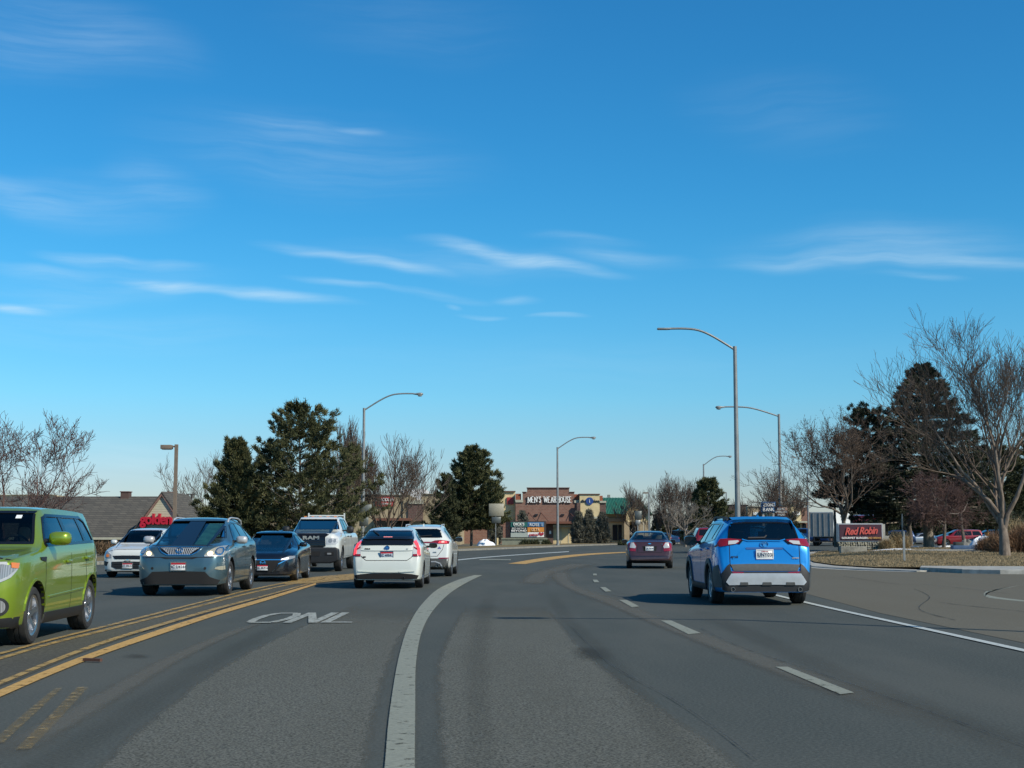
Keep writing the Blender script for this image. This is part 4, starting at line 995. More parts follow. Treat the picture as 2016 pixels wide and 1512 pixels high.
SP['sonic'] = dict(L=4.04, W=1.735, r=.315, fo=.83, wb=2.525, tw=.205, rimr=.64,
    zt=[(0, .55), (.03, .72), (.08, .82), (.2, .88), (.6, .965), (.95, 1.03), (1.0, 1.05), (1.75, 1.45), (1.95, 1.49), (2.4, 1.515), (3.2, 1.47), (3.6, 1.40), (3.9, 1.05), (3.98, .9), (4.04, .5)],
    zs=[(0, .45), (.06, .66), (.2, .76), (1.0, .92), (3.0, 1.0), (3.7, 1.05), (3.95, .75), (4.04, .4)],
    zb=[(0, .22), (.15, .18), (3.2, .18), (4.04, .32)],
    w=[(0, .6), (.04, .74), (.1, .84), (.22, .92), (.5, .98), (.8, 1), (3.4, 1), (3.9, .92), (4.04, .78)],
    wr=[(0, .5), (.5, .68), (1.0, .69), (1.75, .565), (2.4, .56), (3.6, .55), (4.04, .55)],
    cab=(1.1, 3.6), floor=.58, seat_z=.58, dlo=[[(1.4, .985), (1.85, 1.36), (2.1, 1.40), (2.9, 1.375), (3.35, 1.28), (3.4, 1.08)]], pil=[[(2.25, 2.33), (3.05, 3.1)]],
    ws=[sym([(.64, 1.075), (.53, 1.435)])], rw=[sym([(.5, 1.09), (.48, 1.36)])])
SP['mazda'] = dict(L=4.46, W=1.80, r=.325, fo=.92, wb=2.725, tw=.215, rimr=.70,
    zt=[(0, .5), (.03, .66), (.08, .735), (.2, .80), (.7, .90), (1.25, .97), (1.3, .985), (2.1, 1.37), (2.3, 1.41), (2.7, 1.43), (3.3, 1.39), (3.9, 1.26), (4.25, 1.0), (4.4, .85), (4.46, .5)],
    zs=[(0, .42), (.06, .6), (.2, .70), (1.2, .88), (3.0, .96), (4.0, 1.0), (4.35, .75), (4.46, .4)],
    zb=[(0, .2), (.15, .17), (3.5, .17), (4.46, .3)],
    w=[(0, .55), (.04, .7), (.1, .8), (.25, .9), (.5, .965), (.8, 1), (3.8, 1), (4.3, .92), (4.46, .78)],
    wr=[(0, .5), (.5, .68), (1.25, .70), (2.1, .555), (2.7, .55), (3.9, .54), (4.46, .55)],
    cab=(1.4, 3.9), floor=.56, seat_z=.5, dlo=[[(1.68, .93), (2.15, 1.27), (2.45, 1.325), (3.1, 1.29), (3.5, 1.19), (3.72, 1.04)]], pil=[[(2.6, 2.68)]],
    ws=[sym([(.655, 1.01), (.53, 1.355)])], rw=[sym([(.5, 1.02), (.48, 1.24)])])
SP['truck'] = dict(L=6.1, W=2.02, r=.42, fo=1.0, wb=3.8, tw=.27, rimr=.58, gap=.09, crown=.06,
    zt=[(0, .95), (.04, 1.2), (.1, 1.31), (.25, 1.365), (.8, 1.41), (1.3, 1.45), (1.4, 1.47), (2.0, 1.90), (2.2, 1.955), (2.8, 1.975), (3.7, 1.95), (3.86, 1.90), (3.96, 1.46), (4.02, 1.40), (6.0, 1.40), (6.06, 1.2), (6.1, .8)],
    zs=[(0, .8), (.05, 1.0), (.1, 1.12), (.3, 1.2), (1.3, 1.30), (3.8, 1.32), (4.0, 1.28), (6.0, 1.28), (6.1, .7)],
    zb=[(0, .5), (.15, .42), (1.5, .42), (6.1, .5)],
    w=[(0, .80), (.05, .90), (.12, .955), (.3, .985), (.6, 1), (5.9, 1), (6.1, .95)],
    wr=[(0, .72), (.3, .80), (1.3, .83), (2.0, .70), (3.8, .70), (4.0, .90), (6.1, .90)],
    cab=(1.5, 3.82), floor=.95, seat_z=.98, dlo=[[(1.85, 1.36), (2.1, 1.80), (2.3, 1.865), (3.66, 1.85), (3.70, 1.36)]], pil=[[(2.72, 2.84)]],
    ws=[sym([(.79, 1.50), (.665, 1.87)])], rw=[], bed=(4.1, 5.95, .86, 1.0))
def mk(key, body, label, cat, X, D, rz=0.0, name='car', scale=1.0, simple=False, z=0.0, group=None):
    return Car(SP[key], body, label, cat, (X, D, z), rz, scale, name=name, simple_car=simple, group=group)
def seams(c, doors, sill, hood=None):
    for v in ('left', 'right'):
        for a, zt, zb in doors: c.seam('panel_gap', [(a, zt), (a - .02, (zt + zb) / 2), (a, zb)], v)
        c.seam('panel_gap', [(doors[0][0], sill), (doors[-1][0], sill)], v)
    if hood: c.seam('panel_gap', hood, 'front')
GRP = 'cars and trucks on the road'

# ---- green boxy car, cropped by the left edge of the photo
c = mk('soul', PT_green, 'lime green boxy hatchback coming towards the camera, cut by the left edge of the picture', 'car', -6.86, 18.65, PI + 0.05, name='hatchback_car', scale=1.055, group=GRP)
G_soul = glass('dark_teal_windscreen', (0.52, 0.60, 0.57), 0.01, 1.33)
c.interior(front=2.05); c.glazing(side=G_side, ws=G_soul); c.wheels(spokes=5, dark=M_rimd)
c.mirrors(1.42, 1.19, PT_green, size=(.27, .17, .15), out=.17)
c.handles([(2.2, .93), (3.12, .96)], PT_green)
seams(c, [(1.22, 1.0, .34), (2.38, 1.03, .34), (3.12, 1.06, .62)], .33, [(-.8, .98), (-.5, 1.03), (.5, 1.03), (.8, .98)])
c.sides('sill_cladding', [(1.18, .185), (1.24, .345), (3.05, .345), (3.02, .185)], M_blk, off=.02, thick=.05)
c.corners('headlight', [(-.50, .77), (-.50, .925), (.05, .925), (.10, .90), (-.03, .80), (-.12, .755)], L_head, off=.012, dice=.05)
c.corners('headlight_rim', [(-.50, .925), (-.48, .95), (-.02, .955), (-.02, .925)], L_wht, off=.016, dice=.05)
c.corners('turn_signal', [(.02, .895), (.02, .95), (.15, .945), (.12, .885)], L_amb, off=.018, dice=.05)
c.corners('headlight_rim', [(-.44, .772), (-.44, .75), (-.10, .738), (.01, .79), (.145, .905), (.115, .905), (-.03, .80), (-.12, .76)], M_silver, off=.014, dice=.05)
for u in (-.34, -.17):
    for v in ('corner_left', 'corner_right'): c.disc('headlight_bulb', u, .84, v, .06, .062, M_silver, off=.018, inner=.75); c.disc('headlight_bulb', u, .84, v, .04, .042, M_gblk, off=.02)
c.panel('grille', sym([(.40, .86), (.5, .95)]), 'front', M_blk, off=.008)
c.panel('lower_grille', sym([(.56, .36), (.62, .60)]), 'front', M_blk, off=.008)
for sx in (-1, 1): c.disc('fog_light', sx * .72, .47, 'front', .085, .10, M_blk, off=.012); c.disc('fog_light', sx * .72, .47, 'front', .055, .07, L_head, off=.018)
c.panel('front_lip', sym([(.70, .20), (.84, .24), (.86, .35), (.6, .335), (.2, .33)]), 'front', M_blk, off=.015)
c.panel('badge', oval(0, .99, .085, .04), 'front', M_chrome, off=.015)
c.arch(c.fo, .33 + .06, .33 + .085, 10, 172, PT_green, .012); c.arch(c.fo + c.wb, .33 + .06, .33 + .085, 8, 172, PT_green, .012)
c.sides('fender_vent', [(1.02, .965), (1.0, 1.0), (1.24, 1.0), (1.2, .945)], M_blk, off=.01)
c.sides('side_moulding', [(1.35, .515), (1.35, .535), (3.0, .575), (3.0, .55)], PT_green, off=.012)
p = c.panel('sticker', [(-.50, 1.46), (-.50, 1.50), (-.43, 1.50), (-.43, 1.46)], 'front', M_wht, off=.004, thick=.003)
b = MB()
for k in range(9):
    M = Matrix.Translation((-.05 - k * .055, c.Y(1.42 + .03 * (k % 3)), 1.085 + .01 * (k % 2)))
    b.prism([(.03 * math.cos(t * PI / 3) * (1 + .3 * (k % 2)), .022 * math.sin(t * PI / 3)) for t in range(6)], -.03, .03, 'y', M=M)
tag(bev(b.build('papers', M_seatl, None), .006), 'pale crumpled papers lying on the dashboard of the lime green hatchback', 'papers').matrix_world = c.root.matrix_basis
c.plate(0, .48, 'front', M_pred, M_wht, txt='', size=.08)
M_sh1 = simple('tan_shirt', (0.30, 0.22, 0.14), 0.9, var=.2); M_sh2 = simple('dark_shirt', (0.04, 0.04, 0.05), 0.9, var=.2); M_sh3 = simple('red_sleeve', (0.35, 0.06, 0.05), 0.9, var=.2)
driver(c, -.37, 2.08, M_sh1, 'driver in a tan top holding the steering wheel of the lime green hatchback', z0=.62)

# ---- steel blue crossover
c = mk('lexus', PT_grey, 'dusty steel blue crossover with roof rails and glowing amber lamps behind the lime hatchback', 'car', -7.22, 32.7, PI + 0.02, name='crossover_car', scale=1.045, group=GRP)
c.interior(M_seatl, front=2.3); c.glazing(ws=glass('crossover_windscreen', (0.38, 0.44, 0.42), 0.01, 1.33)); c.wheels(spokes=5, dark=M_rimd)
c.mirrors(1.62, 1.12, M_silver, size=(.25, .17, .14), out=.18); c.handles([(2.55, 1.0), (3.5, 1.02)], PT_grey)
seams(c, [(1.45, 1.04, .36), (2.66, 1.06, .36), (3.55, 1.08, .7)], .34, [(-.78, .93), (-.62, 1.04), (-.3, 1.045), (.3, 1.045), (.62, 1.04), (.78, .93)])
c.sides('side_moulding', [(1.5, .60), (1.5, .66), (3.35, .66), (3.35, .60)], PT_grey, off=.022, thick=.03)
c.panel('grille', sym([(.10, .835), (.25, .845), (.34, .90), (.45, .995), (.3, 1.005)]), 'front', M_gblk, off=.006)
for k in range(-9, 10):
    x = k * .042; zt_ = .985; zb_ = .85 if abs(x) < .25 else .85 + (abs(x) - .25) * .72
    c.panel('grille_bar', [(x * .82 - .007, zb_), (x - .007, zt_), (x + .007, zt_), (x * .82 + .007, zb_)], 'front', M_silver, off=.016)
c.seam('grille_surround', sym([(.25, .845), (.36, .90), (.46, .998)]), 'front', .018, M_chrome, off=.018, thick=.02, close=True)
c.disc('badge', 0, .93, 'front', .075, .055, M_chrome, off=.026, inner=.78)
c.seam('badge', [(-.02, .965), (-.035, .91), (.05, .905)], 'front', .014, M_chrome, off=.026, thick=.012)
hl = [(.51, .835), (.58, .925), (.70, 1.0), (.80, 1.03), (.905, 1.03), (.90, .90), (.86, .835), (.7, .82)]
c.panels('headlight', hl, 'front', L_yell, off=.012)
c.panels('headlight_rim', [(.51, .835), (.86, .835), (.86, .818), (.52, .815)], 'front', M_silver, off=.016)
for sx in (-1, 1):
    c.disc('headlight_bulb', sx * .78, .915, 'front', .072, .078, M_chrome, off=.02, inner=.72); c.disc('headlight_bulb', sx * .78, .915, 'front', .045, .05, L_head, off=.022)
    c.disc('headlight_bulb', sx * .625, .87, 'front', .055, .045, L_lit, off=.02)
    c.disc('bumper_hole', sx * .54, .575, 'front', .028, .028, M_arch, off=.006)
    c.panel('fog_light', [(sx * .72, .56), (sx * .76, .605), (sx * .885, .625), (sx * .89, .55), (sx * .84, .535)], 'front', L_yell, off=.012)
c.panel('grille_slot', sym([(.28, .765), (.40, .80), (.2, .785)]), 'front', M_arch, off=.006)
c.panel('lower_grille', sym([(.78, .25), (.82, .33), (.64, .40), (.54, .505), (.2, .515)]), 'front', M_arch, off=.008)
c.seam('panel_gap', [(-.88, .785), (-.45, .80), (.45, .80), (.88, .785)], 'front', .012)
c.plate(0.0, .615, 'front', M_pred, M_wht, txt='4C U4144', size=.085, frame=M_chrome)
for sd in (-1, 1):
    b = MB(); z = lambda a: c.zt(a) - .065
    b.tube([(sd * .60, c.Y(a), z(a) + dz) for a, dz in ((2.15, -.03), (2.22, .035), (2.5, .06), (3.4, .06), (3.75, .035), (3.82, -.03))], [.022, .022, .018, .018, .022, .022], 8)
    b.build('roof_rail', M_silver, c.root, smooth=50)
c.panel('sun_visor', [(-.56, 1.47), (-.55, 1.555), (-.25, 1.56), (-.25, 1.475)], 'front', simple('green_visor_strip', (.10, .30, .25), .5, var=.3), off=-.012, thick=.002)
driver(c, -.37, 2.32, M_sh3, 'driver in a reddish top at the wheel of the steel blue crossover', z0=.66)

# ---- small white hatchback behind the crossover
c = mk('sonic', PT_white, 'small white hatchback half hidden behind the steel blue crossover', 'car', -11.6, 44.9, PI - 0.04, name='hatchback_car', scale=1.0, group=GRP)
c.interior(front=1.95); c.glazing(ws=glass('plain_windscreen', (0.46, 0.52, 0.50), 0.01, 1.33)); c.wheels(spokes=10, dark=M_rimd)
c.mirrors(1.42, 1.05, PT_white, size=(.2, .14, .12), out=.15)
c.panels('headlight', [(.50, .60), (.52, .70), (.70, .80), (.80, .80), (.82, .68), (.72, .60)], 'front', L_head, off=.012)
for sx in (-1, 1): c.disc('headlight_bulb', sx * .64, .67, 'front', .05, .045, L_amb if sx > 0 else L_head, off=.02); c.panel('fog_recess', [(sx * .66, .36), (sx * .60, .48), (sx * .80, .52), (sx * .80, .38)], 'front', M_blk, off=.008)
c.panel('grille', sym([(.40, .565), (.48, .67), (.2, .68)]), 'front', M_blk, off=.01)
c.panel('lower_grille', sym([(.36, .27), (.50, .34), (.50, .49), (.2, .50)]), 'front', M_blk, off=.01)
for z in (.60, .64, .34, .41): c.seam('grille_bar', [(-.42, z), (.42, z)], 'front', .012, M_gblk, off=.02, thick=.01)
c.panel('badge', [(-.09, .505), (-.035, .505), (-.035, .49), (.035, .49), (.035, .505), (.09, .505), (.09, .545), (.035, .545), (.035, .56), (-.035, .56), (-.035, .545), (-.09, .545)], 'front', M_chrome, off=.03)
c.plate(0.0, .375, 'front', M_pred, M_wht, txt='2T E9K22', size=.085, frame=M_chrome)
c.panel('front_lip', sym([(.60, .19), (.74, .22), (.70, .255), (.2, .245)]), 'front', M_blk, off=.012)
c.seam('hood_gap', [(-.66, .80), (-.4, .865), (.4, .865), (.66, .80)], 'front', .012)

# ---- black hatchback
c = mk('mazda', PT_black, 'low glossy black car with slim headlights between the crossover and the white pickup', 'car', -7.03, 41.6, PI + 0.03, name='compact_car', group=GRP)
c.interior(front=2.35); c.glazing(ws=glass('plain_windscreen', (0.46, 0.52, 0.50), 0.01, 1.33)); c.wheels(spokes=10, dark=M_rimd)
c.mirrors(1.72, 1.0, PT_black, size=(.22, .14, .12), out=.15); c.handles([(2.55, .84), (3.45, .87)], PT_black)
seams(c, [(1.5, .9, .28), (2.64, .93, .28), (3.5, .95, .6)], .27)
c.panels('headlight', [(.46, .60), (.50, .635), (.70, .71), (.84, .72), (.84, .66), (.66, .60)], 'front', L_head, off=.01)
for sx in (-1, 1): c.panel('running_light', [(sx * .5, .61), (sx * .52, .635), (sx * .70, .665), (sx * .70, .635)], 'front', L_drl, off=.018)
c.panel('grille', sym([(.30, .27), (.46, .40), (.52, .58), (.3, .61)]), 'front', M_arch, off=.006)
c.seam('grille_surround', sym([(.27, .285), (.36, .36), (.44, .50), (.66, .615)][::1]), 'front', .026, M_chrome, off=.014, thick=.015)
c.disc('badge', 0, .535, 'front', .08, .065, M_chrome, off=.025, inner=.78); c.seam('badge', [(-.07, .55), (0, .515), (.07, .55)], 'front', .015, M_chrome, off=.025, thick=.012)
c.plate(0.0, .40, 'front', M_pred, M_wht, txt='2K 4K924', size=.085, frame=M_chrome)
c.seam('front_lip', [(-.80, .22), (-.4, .20), (.4, .20), (.80, .22)], 'front', .02, M_gblk, off=.02, thick=.03)

# ---- white heavy pickup
c = mk('truck', PT_white, 'white crew cab pickup with black grille and ladder rack behind the cab', 'pickup', -7.08, 52.4, PI + 0.0, name='pickup_truck', group=GRP)
c.interior(front=2.45, rear=True); c.glazing(ws=glass('plain_windscreen', (0.46, 0.52, 0.50), 0.01, 1.33)); c.wheels(spokes=8, dark=M_rimd)
c.mirrors(1.78, 1.45, M_blk, size=(.27, .26, .16), out=.28); c.handles([(2.62, 1.24), (3.5, 1.24)], M_blk)
seams(c, [(1.66, 1.34, .55), (2.78, 1.34, .55), (3.74, 1.34, .55), (3.98, 1.36, .55)], .53)
c.panel('grille', sym([(.36, .84), (.52, .90), (.50, 1.22), (.62, 1.30), (.5, 1.345)]), 'front', M_gblk, off=.012)
for z in (.93, 1.0, 1.07): c.seam('grille_bar', [(-.48, z), (.48, z)], 'front', .018, M_blk, off=.03, thick=.02)
c.letters('RAM', 0, 1.18, 'front', .17, M_chrome, name='grille_lettering', bold=.008, xs=1.7, off=.04)
c.panel('grille_surround', [(-.5, 1.235), (-.5, 1.30), (.5, 1.30), (.5, 1.265), (.0, 1.265)], 'front', M_gblk, off=.02)
c.panels('headlight', [(.55, .97), (.55, 1.20), (.92, 1.18), (.94, 1.02), (.88, .97)], 'front', L_wht, off=.012)
for sx in (-1, 1): c.disc('headlight_bulb', sx * .68, 1.09, 'front', .07, .075, L_head, off=.02); c.disc('headlight_bulb', sx * .83, 1.09, 'front', .05, .065, L_head, off=.02)
b = MB(); b.prism([(-1.0, .40), (-.98, .80), (-.86, .86), (.86, .86), (.98, .80), (1.0, .40), (.7, .30), (-.7, .30)], c.Y(.28), c.Y(-.14), 'y'); bb = bev(b.build('front_bumper', M_blk, c.root), .05, 3)
b = MB(); 
for x0, x1, z0, z1 in ((-.34, .34, .56, .72), (-.82, -.52, .58, .70), (.52, .82, .58, .70)): b.box(x0, x1, c.Y(-.14) - .004, c.Y(-.14) + .012, z0, z1)
b.build('bumper_opening', M_arch, bb)
for sx in (-1, 1): MB().box(sx * .67 - .07, sx * .67 + .07, c.Y(-.14) + .012, c.Y(-.14) + .02, .61, .67).build('fog_light', L_head, bb)
b = MB()
for sx in (-.68, .68): b.box(sx - .025, sx + .025, c.Y(4.12), c.Y(4.06), 1.35, 2.12)
b.box(-.68, .68, c.Y(4.115), c.Y(4.065), 2.0, 2.045)
for x in (-.4, 0, .4): b.box(x - .02, x + .02, c.Y(4.11), c.Y(4.07), 1.40, 2.0)
b.build('ladder_rack', PT_white, c.root)
b = MB()
for x in (-.55, -.28, 0, .28, .55): b.box(x - .05, x + .05, c.Y(2.42), c.Y(2.34), c.zt(2.4) - .03, c.zt(2.4) + .015)
b.build('roof_marker_light', L_amb, c.root)
c.sides('badge', [(1.35, 1.02), (1.35, 1.06), (1.7, 1.06), (1.7, 1.02)], M_silver, off=.01)

# ---- white liftback with black spoiler, seen from behind
c = mk('prius', PT_white2, 'white liftback seen from behind with black spoiler panel and brake lights lit', 'car', -3.07, 36.6, 0.0, name='liftback_car', group=GRP)
c.interior(front=2.35); c.glazing(rw=glass('rear_glass', (0.32, 0.38, 0.40), 0.03), side=G_side); c.wheels(spokes=5)
c.mirrors(1.55, 1.0, M_gblk, size=(.22, .14, .12), out=.17)
c.handles([(2.3, .86), (3.15, .9)], PT_white2); seams(c, [(1.3, .93, .3), (2.46, .97, .3), (3.25, 1.0, .6)], .28)
sp_ = c.panel('spoiler', sym([(.60, 1.06), (.63, 1.075), (.62, 1.25), (.3, 1.26)]), 'rear', M_gblk, off=.022, thick=.03, dice=.02)
c.seam('spoiler_lip', [(-.60, 1.185), (-.3, 1.195), (.3, 1.195), (.60, 1.185)], 'rear', .03, M_gblk, off=.05, thick=.06)
c.panel('centre_brake_light', [(-.11, 1.205), (-.11, 1.235), (.11, 1.235), (.11, 1.205)], 'rear', L_brk2, off=.035)
tl = [(.635, .79), (.64, 1.17), (.70, 1.15), (.765, 1.05), (.80, .93), (.80, .80)]
for sx in (-1, 1):
    t = c.panel('tail_light', [(sx * x, z) for x, z in tl], 'rear', L_wht, off=.014)
    c.seam('brake_light', [(sx * .665, 1.14), (sx * .72, 1.07), (sx * .765, .96), (sx * .775, .84)], 'rear', .055, L_brake, off=.024, thick=.012, parent=t)
    c.seam('brake_light', [(sx * .66, .81), (sx * .79, .81)], 'rear', .05, L_red, off=.024, thick=.012, parent=t)
    c.seam('brake_light', [(sx * .655, 1.0), (sx * .74, .95)], 'rear', .03, L_red, off=.024, thick=.012, parent=t)
c.seam('panel_gap', [(-.63, .80), (-.60, .76), (-.50, .69), (.50, .69), (.60, .76), (.63, .80)], 'rear', .014)
c.seam('tailgate_crease', [(-.62, .935), (-.45, .93), (.45, .93), (.62, .935)], 'rear', .018, PT_white2, off=.02, thick=.03)
c.panel('badge', oval(0, .985, .068, .05), 'rear', simple('blue_badge', (.03, .06, .16), .2, var=0), off=.016)
c.disc('badge', 0, .985, 'rear', .068, .05, M_chrome, off=.022, inner=.84); c.seam('badge', [(0, .94), (0, .99)], 'rear', .016, M_chrome, off=.024, thick=.01)
c.panel('badge', oval(0, 1.0, .036, .02, 12), 'rear', M_chrome, off=.021)
c.letters('PRIUS', -.48, .965, 'rear', .045, M_blk, xs=1.2); c.letters('EV', .50, .965, 'rear', .035, M_silver)
c.panel('sticker', oval(-.55, .77, .045, .02, 12), 'rear', M_blk, off=.008)
c.plate(0, .815, 'rear', M_pred, simple('plate_pale_blue', (.55, .62, .68), .5, var=0), txt='2C 4888U', size=.085, frame=simple('navy_frame', (.04, .07, .13), .4, var=0))
c.panel('lower_bumper', sym([(.60, .235), (.74, .25), (.78, .33), (.62, .36), (.3, .385)]), 'rear', M_seam, off=.016, dice=.03)
c.seam('bumper_crease', [(-.68, .43), (-.3, .41), (.3, .41), (.68, .43)], 'rear', .02, PT_white2, off=.02, thick=.03)
c.exhaust(.42, .26, .035, M_rimd)
b = MB(); a = 3.0; b.prism([(c.Y(a), c.zt(a) - .01), (c.Y(a) - .06, c.zt(a) + .02), (c.Y(a) - .1, c.zt(a) - .02)], -.02, .02, 'x'); b.tube([(0, c.Y(a) - .05, c.zt(a)), (0, c.Y(a) - .1, c.zt(a) + .18)], .004, 5); b.build('antenna', M_blk, c.root)
c.seam('rear_wiper', [(-.42, 1.41), (-.25, 1.31)], 'rear', .02, M_blk, off=.02, thick=.012)
driver(c, -.37, 2.38, M_sh2, 'driver in dark clothes seen through the rear glass of the white liftback', z0=.52)

# ---- white crossover with full width tail lamp
c = mk('mkc', PT_white, 'white crossover with a red light bar across its tail, ahead of the liftback', 'car', -2.78, 46.0, -0.02, name='crossover_car', group=GRP)
c.interior(front=2.35); c.glazing(rw=G_dark, side=G_side); c.wheels(spokes=10, dark=M_rimd); c.mirrors(1.75, 1.12, PT_white, size=(.24, .16, .13), out=.18)
t = c.panel('light_bar', sym([(.30, 1.05), (.50, 1.03), (.84, 1.02), (.86, 1.10), (.60, 1.135), (.42, 1.13), (.30, 1.085)]), 'rear', L_red, off=.014)
for sx in (-1, 1): c.panel('brake_light', [(sx * .52, 1.045), (sx * .56, 1.105), (sx * .78, 1.095), (sx * .79, 1.04)], 'rear', L_brake, off=.022, parent=t); c.panel('brake_light', oval(sx * .66, 1.075, .05, .022), 'rear', L_brk2, off=.03, parent=t)
c.panel('lower_bumper', sym([(.62, .22), (.82, .28), (.84, .55), (.70, .575), (.3, .575)]), 'rear', M_clad, off=.014)
c.seam('bumper_trim', [(-.66, .30), (-.60, .42), (-.45, .475), (.45, .475), (.60, .42), (.66, .30)], 'rear', .035, M_silver, off=.03, thick=.03)
for sx in (-1, 1): c.panel('reflector', [(sx * .55, .555), (sx * .55, .595), (sx * .84, .60), (sx * .84, .57)], 'rear', L_red, off=.024); c.exhaust(sx * .50, .35, .05)
c.seam('panel_gap', [(-.70, 1.0), (-.66, .85), (-.50, .64), (.50, .64), (.66, .85), (.70, 1.0)], 'rear', .014)
c.panel('plate_recess', sym([(.24, .80), (.27, .98)]), 'rear', PT_white, off=.006); c.plate(0, .88, 'rear', M_pred, M_wht, txt='2T 5K81', size=.085)
c.panel('sticker', [(.50, .87), (.56, .95), (.62, .87)], 'rear', simple('purple_sticker', (.12, .12, .3), .5, var=0), off=.008)
c.letters('AWD', .42, .76, 'rear', .045, M_chrome)
for sd in (-1, 1): MB().tube([(sd * .56, c.Y(a_), c.zt(a_) + dz) for a_, dz in ((2.2, -.03), (2.3, .02), (3.6, .02), (3.75, -.04))], .018, 6).build('roof_rail', M_silver, c.root, smooth=50)
b = MB(); b.prism([(c.Y(3.5), c.zt(3.5) - .02), (c.Y(3.66), c.zt(3.66) + .06), (c.Y(3.72), c.zt(3.72) - .02)], -.02, .02, 'x'); bev(b.build('antenna', PT_white, c.root), .008)
c.seam('rear_wiper', [(-.1, 1.25), (.3, 1.28)], 'rear', .02, M_blk, off=.02, thick=.012)

# ---- maroon sedan
c = mk('sedan', PT_maroon, 'dark maroon four door sedan driving away in the right lane', 'car', 5.48, 56.3, -0.085, name='sedan_car', group=GRP)
c.interior(M_seatl, front=2.5); c.glazing(rw=glass('pale_rear_glass', (0.55, 0.62, 0.60), 0.03), side=G_side); c.wheels(spokes=7, dark=M_rimd)
c.mirrors(1.85, 1.0, PT_maroon, size=(.22, .15, .12), out=.16)
for sx in (-1, 1):
    t = c.panel('tail_light', [(sx * .50, .90), (sx * .58, 1.0), (sx * .74, 1.01), (sx * .82, .94), (sx * .83, .68), (sx * .54, .66)], 'rear', L_red, off=.014)
    c.panel('reverse_light', [(sx * .52, .84), (sx * .60, .985), (sx * .72, .99), (sx * .75, .80), (sx * .55, .78)], 'rear', L_wht, off=.022, parent=t)
c.seam('panel_gap', [(-.60, 1.02), (-.48, .90), (-.46, .62), (.46, .62), (.48, .90), (.60, 1.02)], 'rear', .014)
c.panel('plate_recess', sym([(.24, .67), (.28, .86)]), 'rear', M_seam, off=.004); c.plate(0, .77, 'rear', None, M_wht, txt='1A 7K30', size=.085, frame=M_chrome)
c.panel('lower_bumper', sym([(.60, .2), (.8, .25), (.80, .33), (.3, .35)]), 'rear', M_blk, off=.012)
c.seam('bumper_crease', [(-.8, .50), (.8, .50)], 'rear', .02, PT_maroon, off=.018, thick=.03)
c.panel('badge', oval(0, .955, .06, .022), 'rear', M_chrome, off=.012); c.letters('SEL', .48, .93, 'rear', .04, M_chrome)

# ---- bright blue crossover
c = mk('rav', PT_blue, 'bright blue crossover with silver rear skid plate and twin exhausts in the right lane', 'car', 4.73, 28.75, 0.015, name='crossover_car', scale=1.0, group=GRP)
c.interior(front=2.4); c.glazing(rw=G_dark, side=G_side, trim_m=M_gblk); c.wheels(spokes=5, rim=M_silver, dark=M_gblk)
c.mirrors(1.78, 1.17, M_gblk, size=(.27, .20, .15), out=.19); c.handles([(2.5, 1.02), (3.4, 1.05)], PT_blue)
seams(c, [(1.5, 1.07, .36), (2.6, 1.10, .36), (3.42, 1.13, .7)], .35)
c.sides('sill_cladding', [(1.35, .215), (1.38, .37), (3.2, .37), (3.18, .215)], M_blk, off=.02, thick=.05)
c.arch(c.fo, .40, .50, 0, 180, M_clad, .022); c.arch(c.fo + c.wb, .40, .50, -12, 180, M_clad, .022)
c.sides('bumper_cladding', [(4.06, .34), (4.08, .56), (4.20, .70), (4.45, .76), (4.55, .5), (4.55, .34)], M_clad, off=.016, thick=.03)
for sx in (-1, 1):
    t = c.panel('tail_light', [(sx * x, z) for x, z in ((.42, 1.225), (.64, 1.245), (.80, 1.235), (.88, 1.12), (.90, 1.085), (.64, 1.125), (.50, 1.15))], 'rear', L_red, off=.02, thick=.03)
    c.panel('reverse_light', [(sx * x, z) for x, z in ((.47, 1.185), (.49, 1.205), (.67, 1.195), (.68, 1.13), (.55, 1.14))], 'rear', L_wht, off=.03, parent=t)
    c.panel('light_surround', [(sx * x, z) for x, z in ((.36, 1.235), (.42, 1.222), (.50, 1.146), (.46, 1.14))], 'rear', M_gblk, off=.014)
    c.seam('tailgate_crease', [(sx * .40, 1.23), (sx * .30, 1.20), (0, 1.205)], 'rear', .02, PT_blue, off=.018, thick=.03)
    c.seam('tailgate_crease', [(sx * .36, 1.08), (sx * .52, .93), (sx * .60, .88)], 'rear', .02, PT_blue, off=.014, thick=.03)
    c.seam('panel_gap', [(sx * .66, 1.12), (sx * .66, .78), (sx * .63, .66)], 'rear', .014)
    c.panel('reflector', [(sx * .42, .60), (sx * .42, .625), (sx * .64, .635), (sx * .62, .60)], 'rear', L_red, off=.024)
    c.exhaust(sx * .63, .305, .042)
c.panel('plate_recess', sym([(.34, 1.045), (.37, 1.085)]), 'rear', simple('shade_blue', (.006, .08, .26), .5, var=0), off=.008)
c.plate(0, .955, 'rear', None, M_wht, hdr='California', txt='8UNY038', size=.098, frame=M_wht)
c.disc('badge', 0.0, 1.135, 'rear', .085, .055, M_chrome, off=.02, inner=.84); c.panel('badge', oval(0, 1.135, .028, .04, 12), 'rear', M_chrome, off=.02); c.panel('badge', oval(0, 1.155, .055, .014, 12), 'rear', M_chrome, off=.024)
c.letters('RAV4', -.57, .905, 'rear', .045, M_blk, xs=1.2); c.letters('AWD', .58, .885, 'rear', .035, M_silver, xs=1.5)
c.panel('tailgate_cladding', sym([(.60, .645), (.655, .765), (.3, .775)]), 'rear', M_clad, off=.014, thick=.03)
c.panel('lower_bumper', sym([(.70, .262), (.80, .30), (.82, .60), (.72, .74), (.665, .78), (.655, .64), (.3, .63)]), 'rear', M_blk, off=.022, thick=.03, dice=.04)
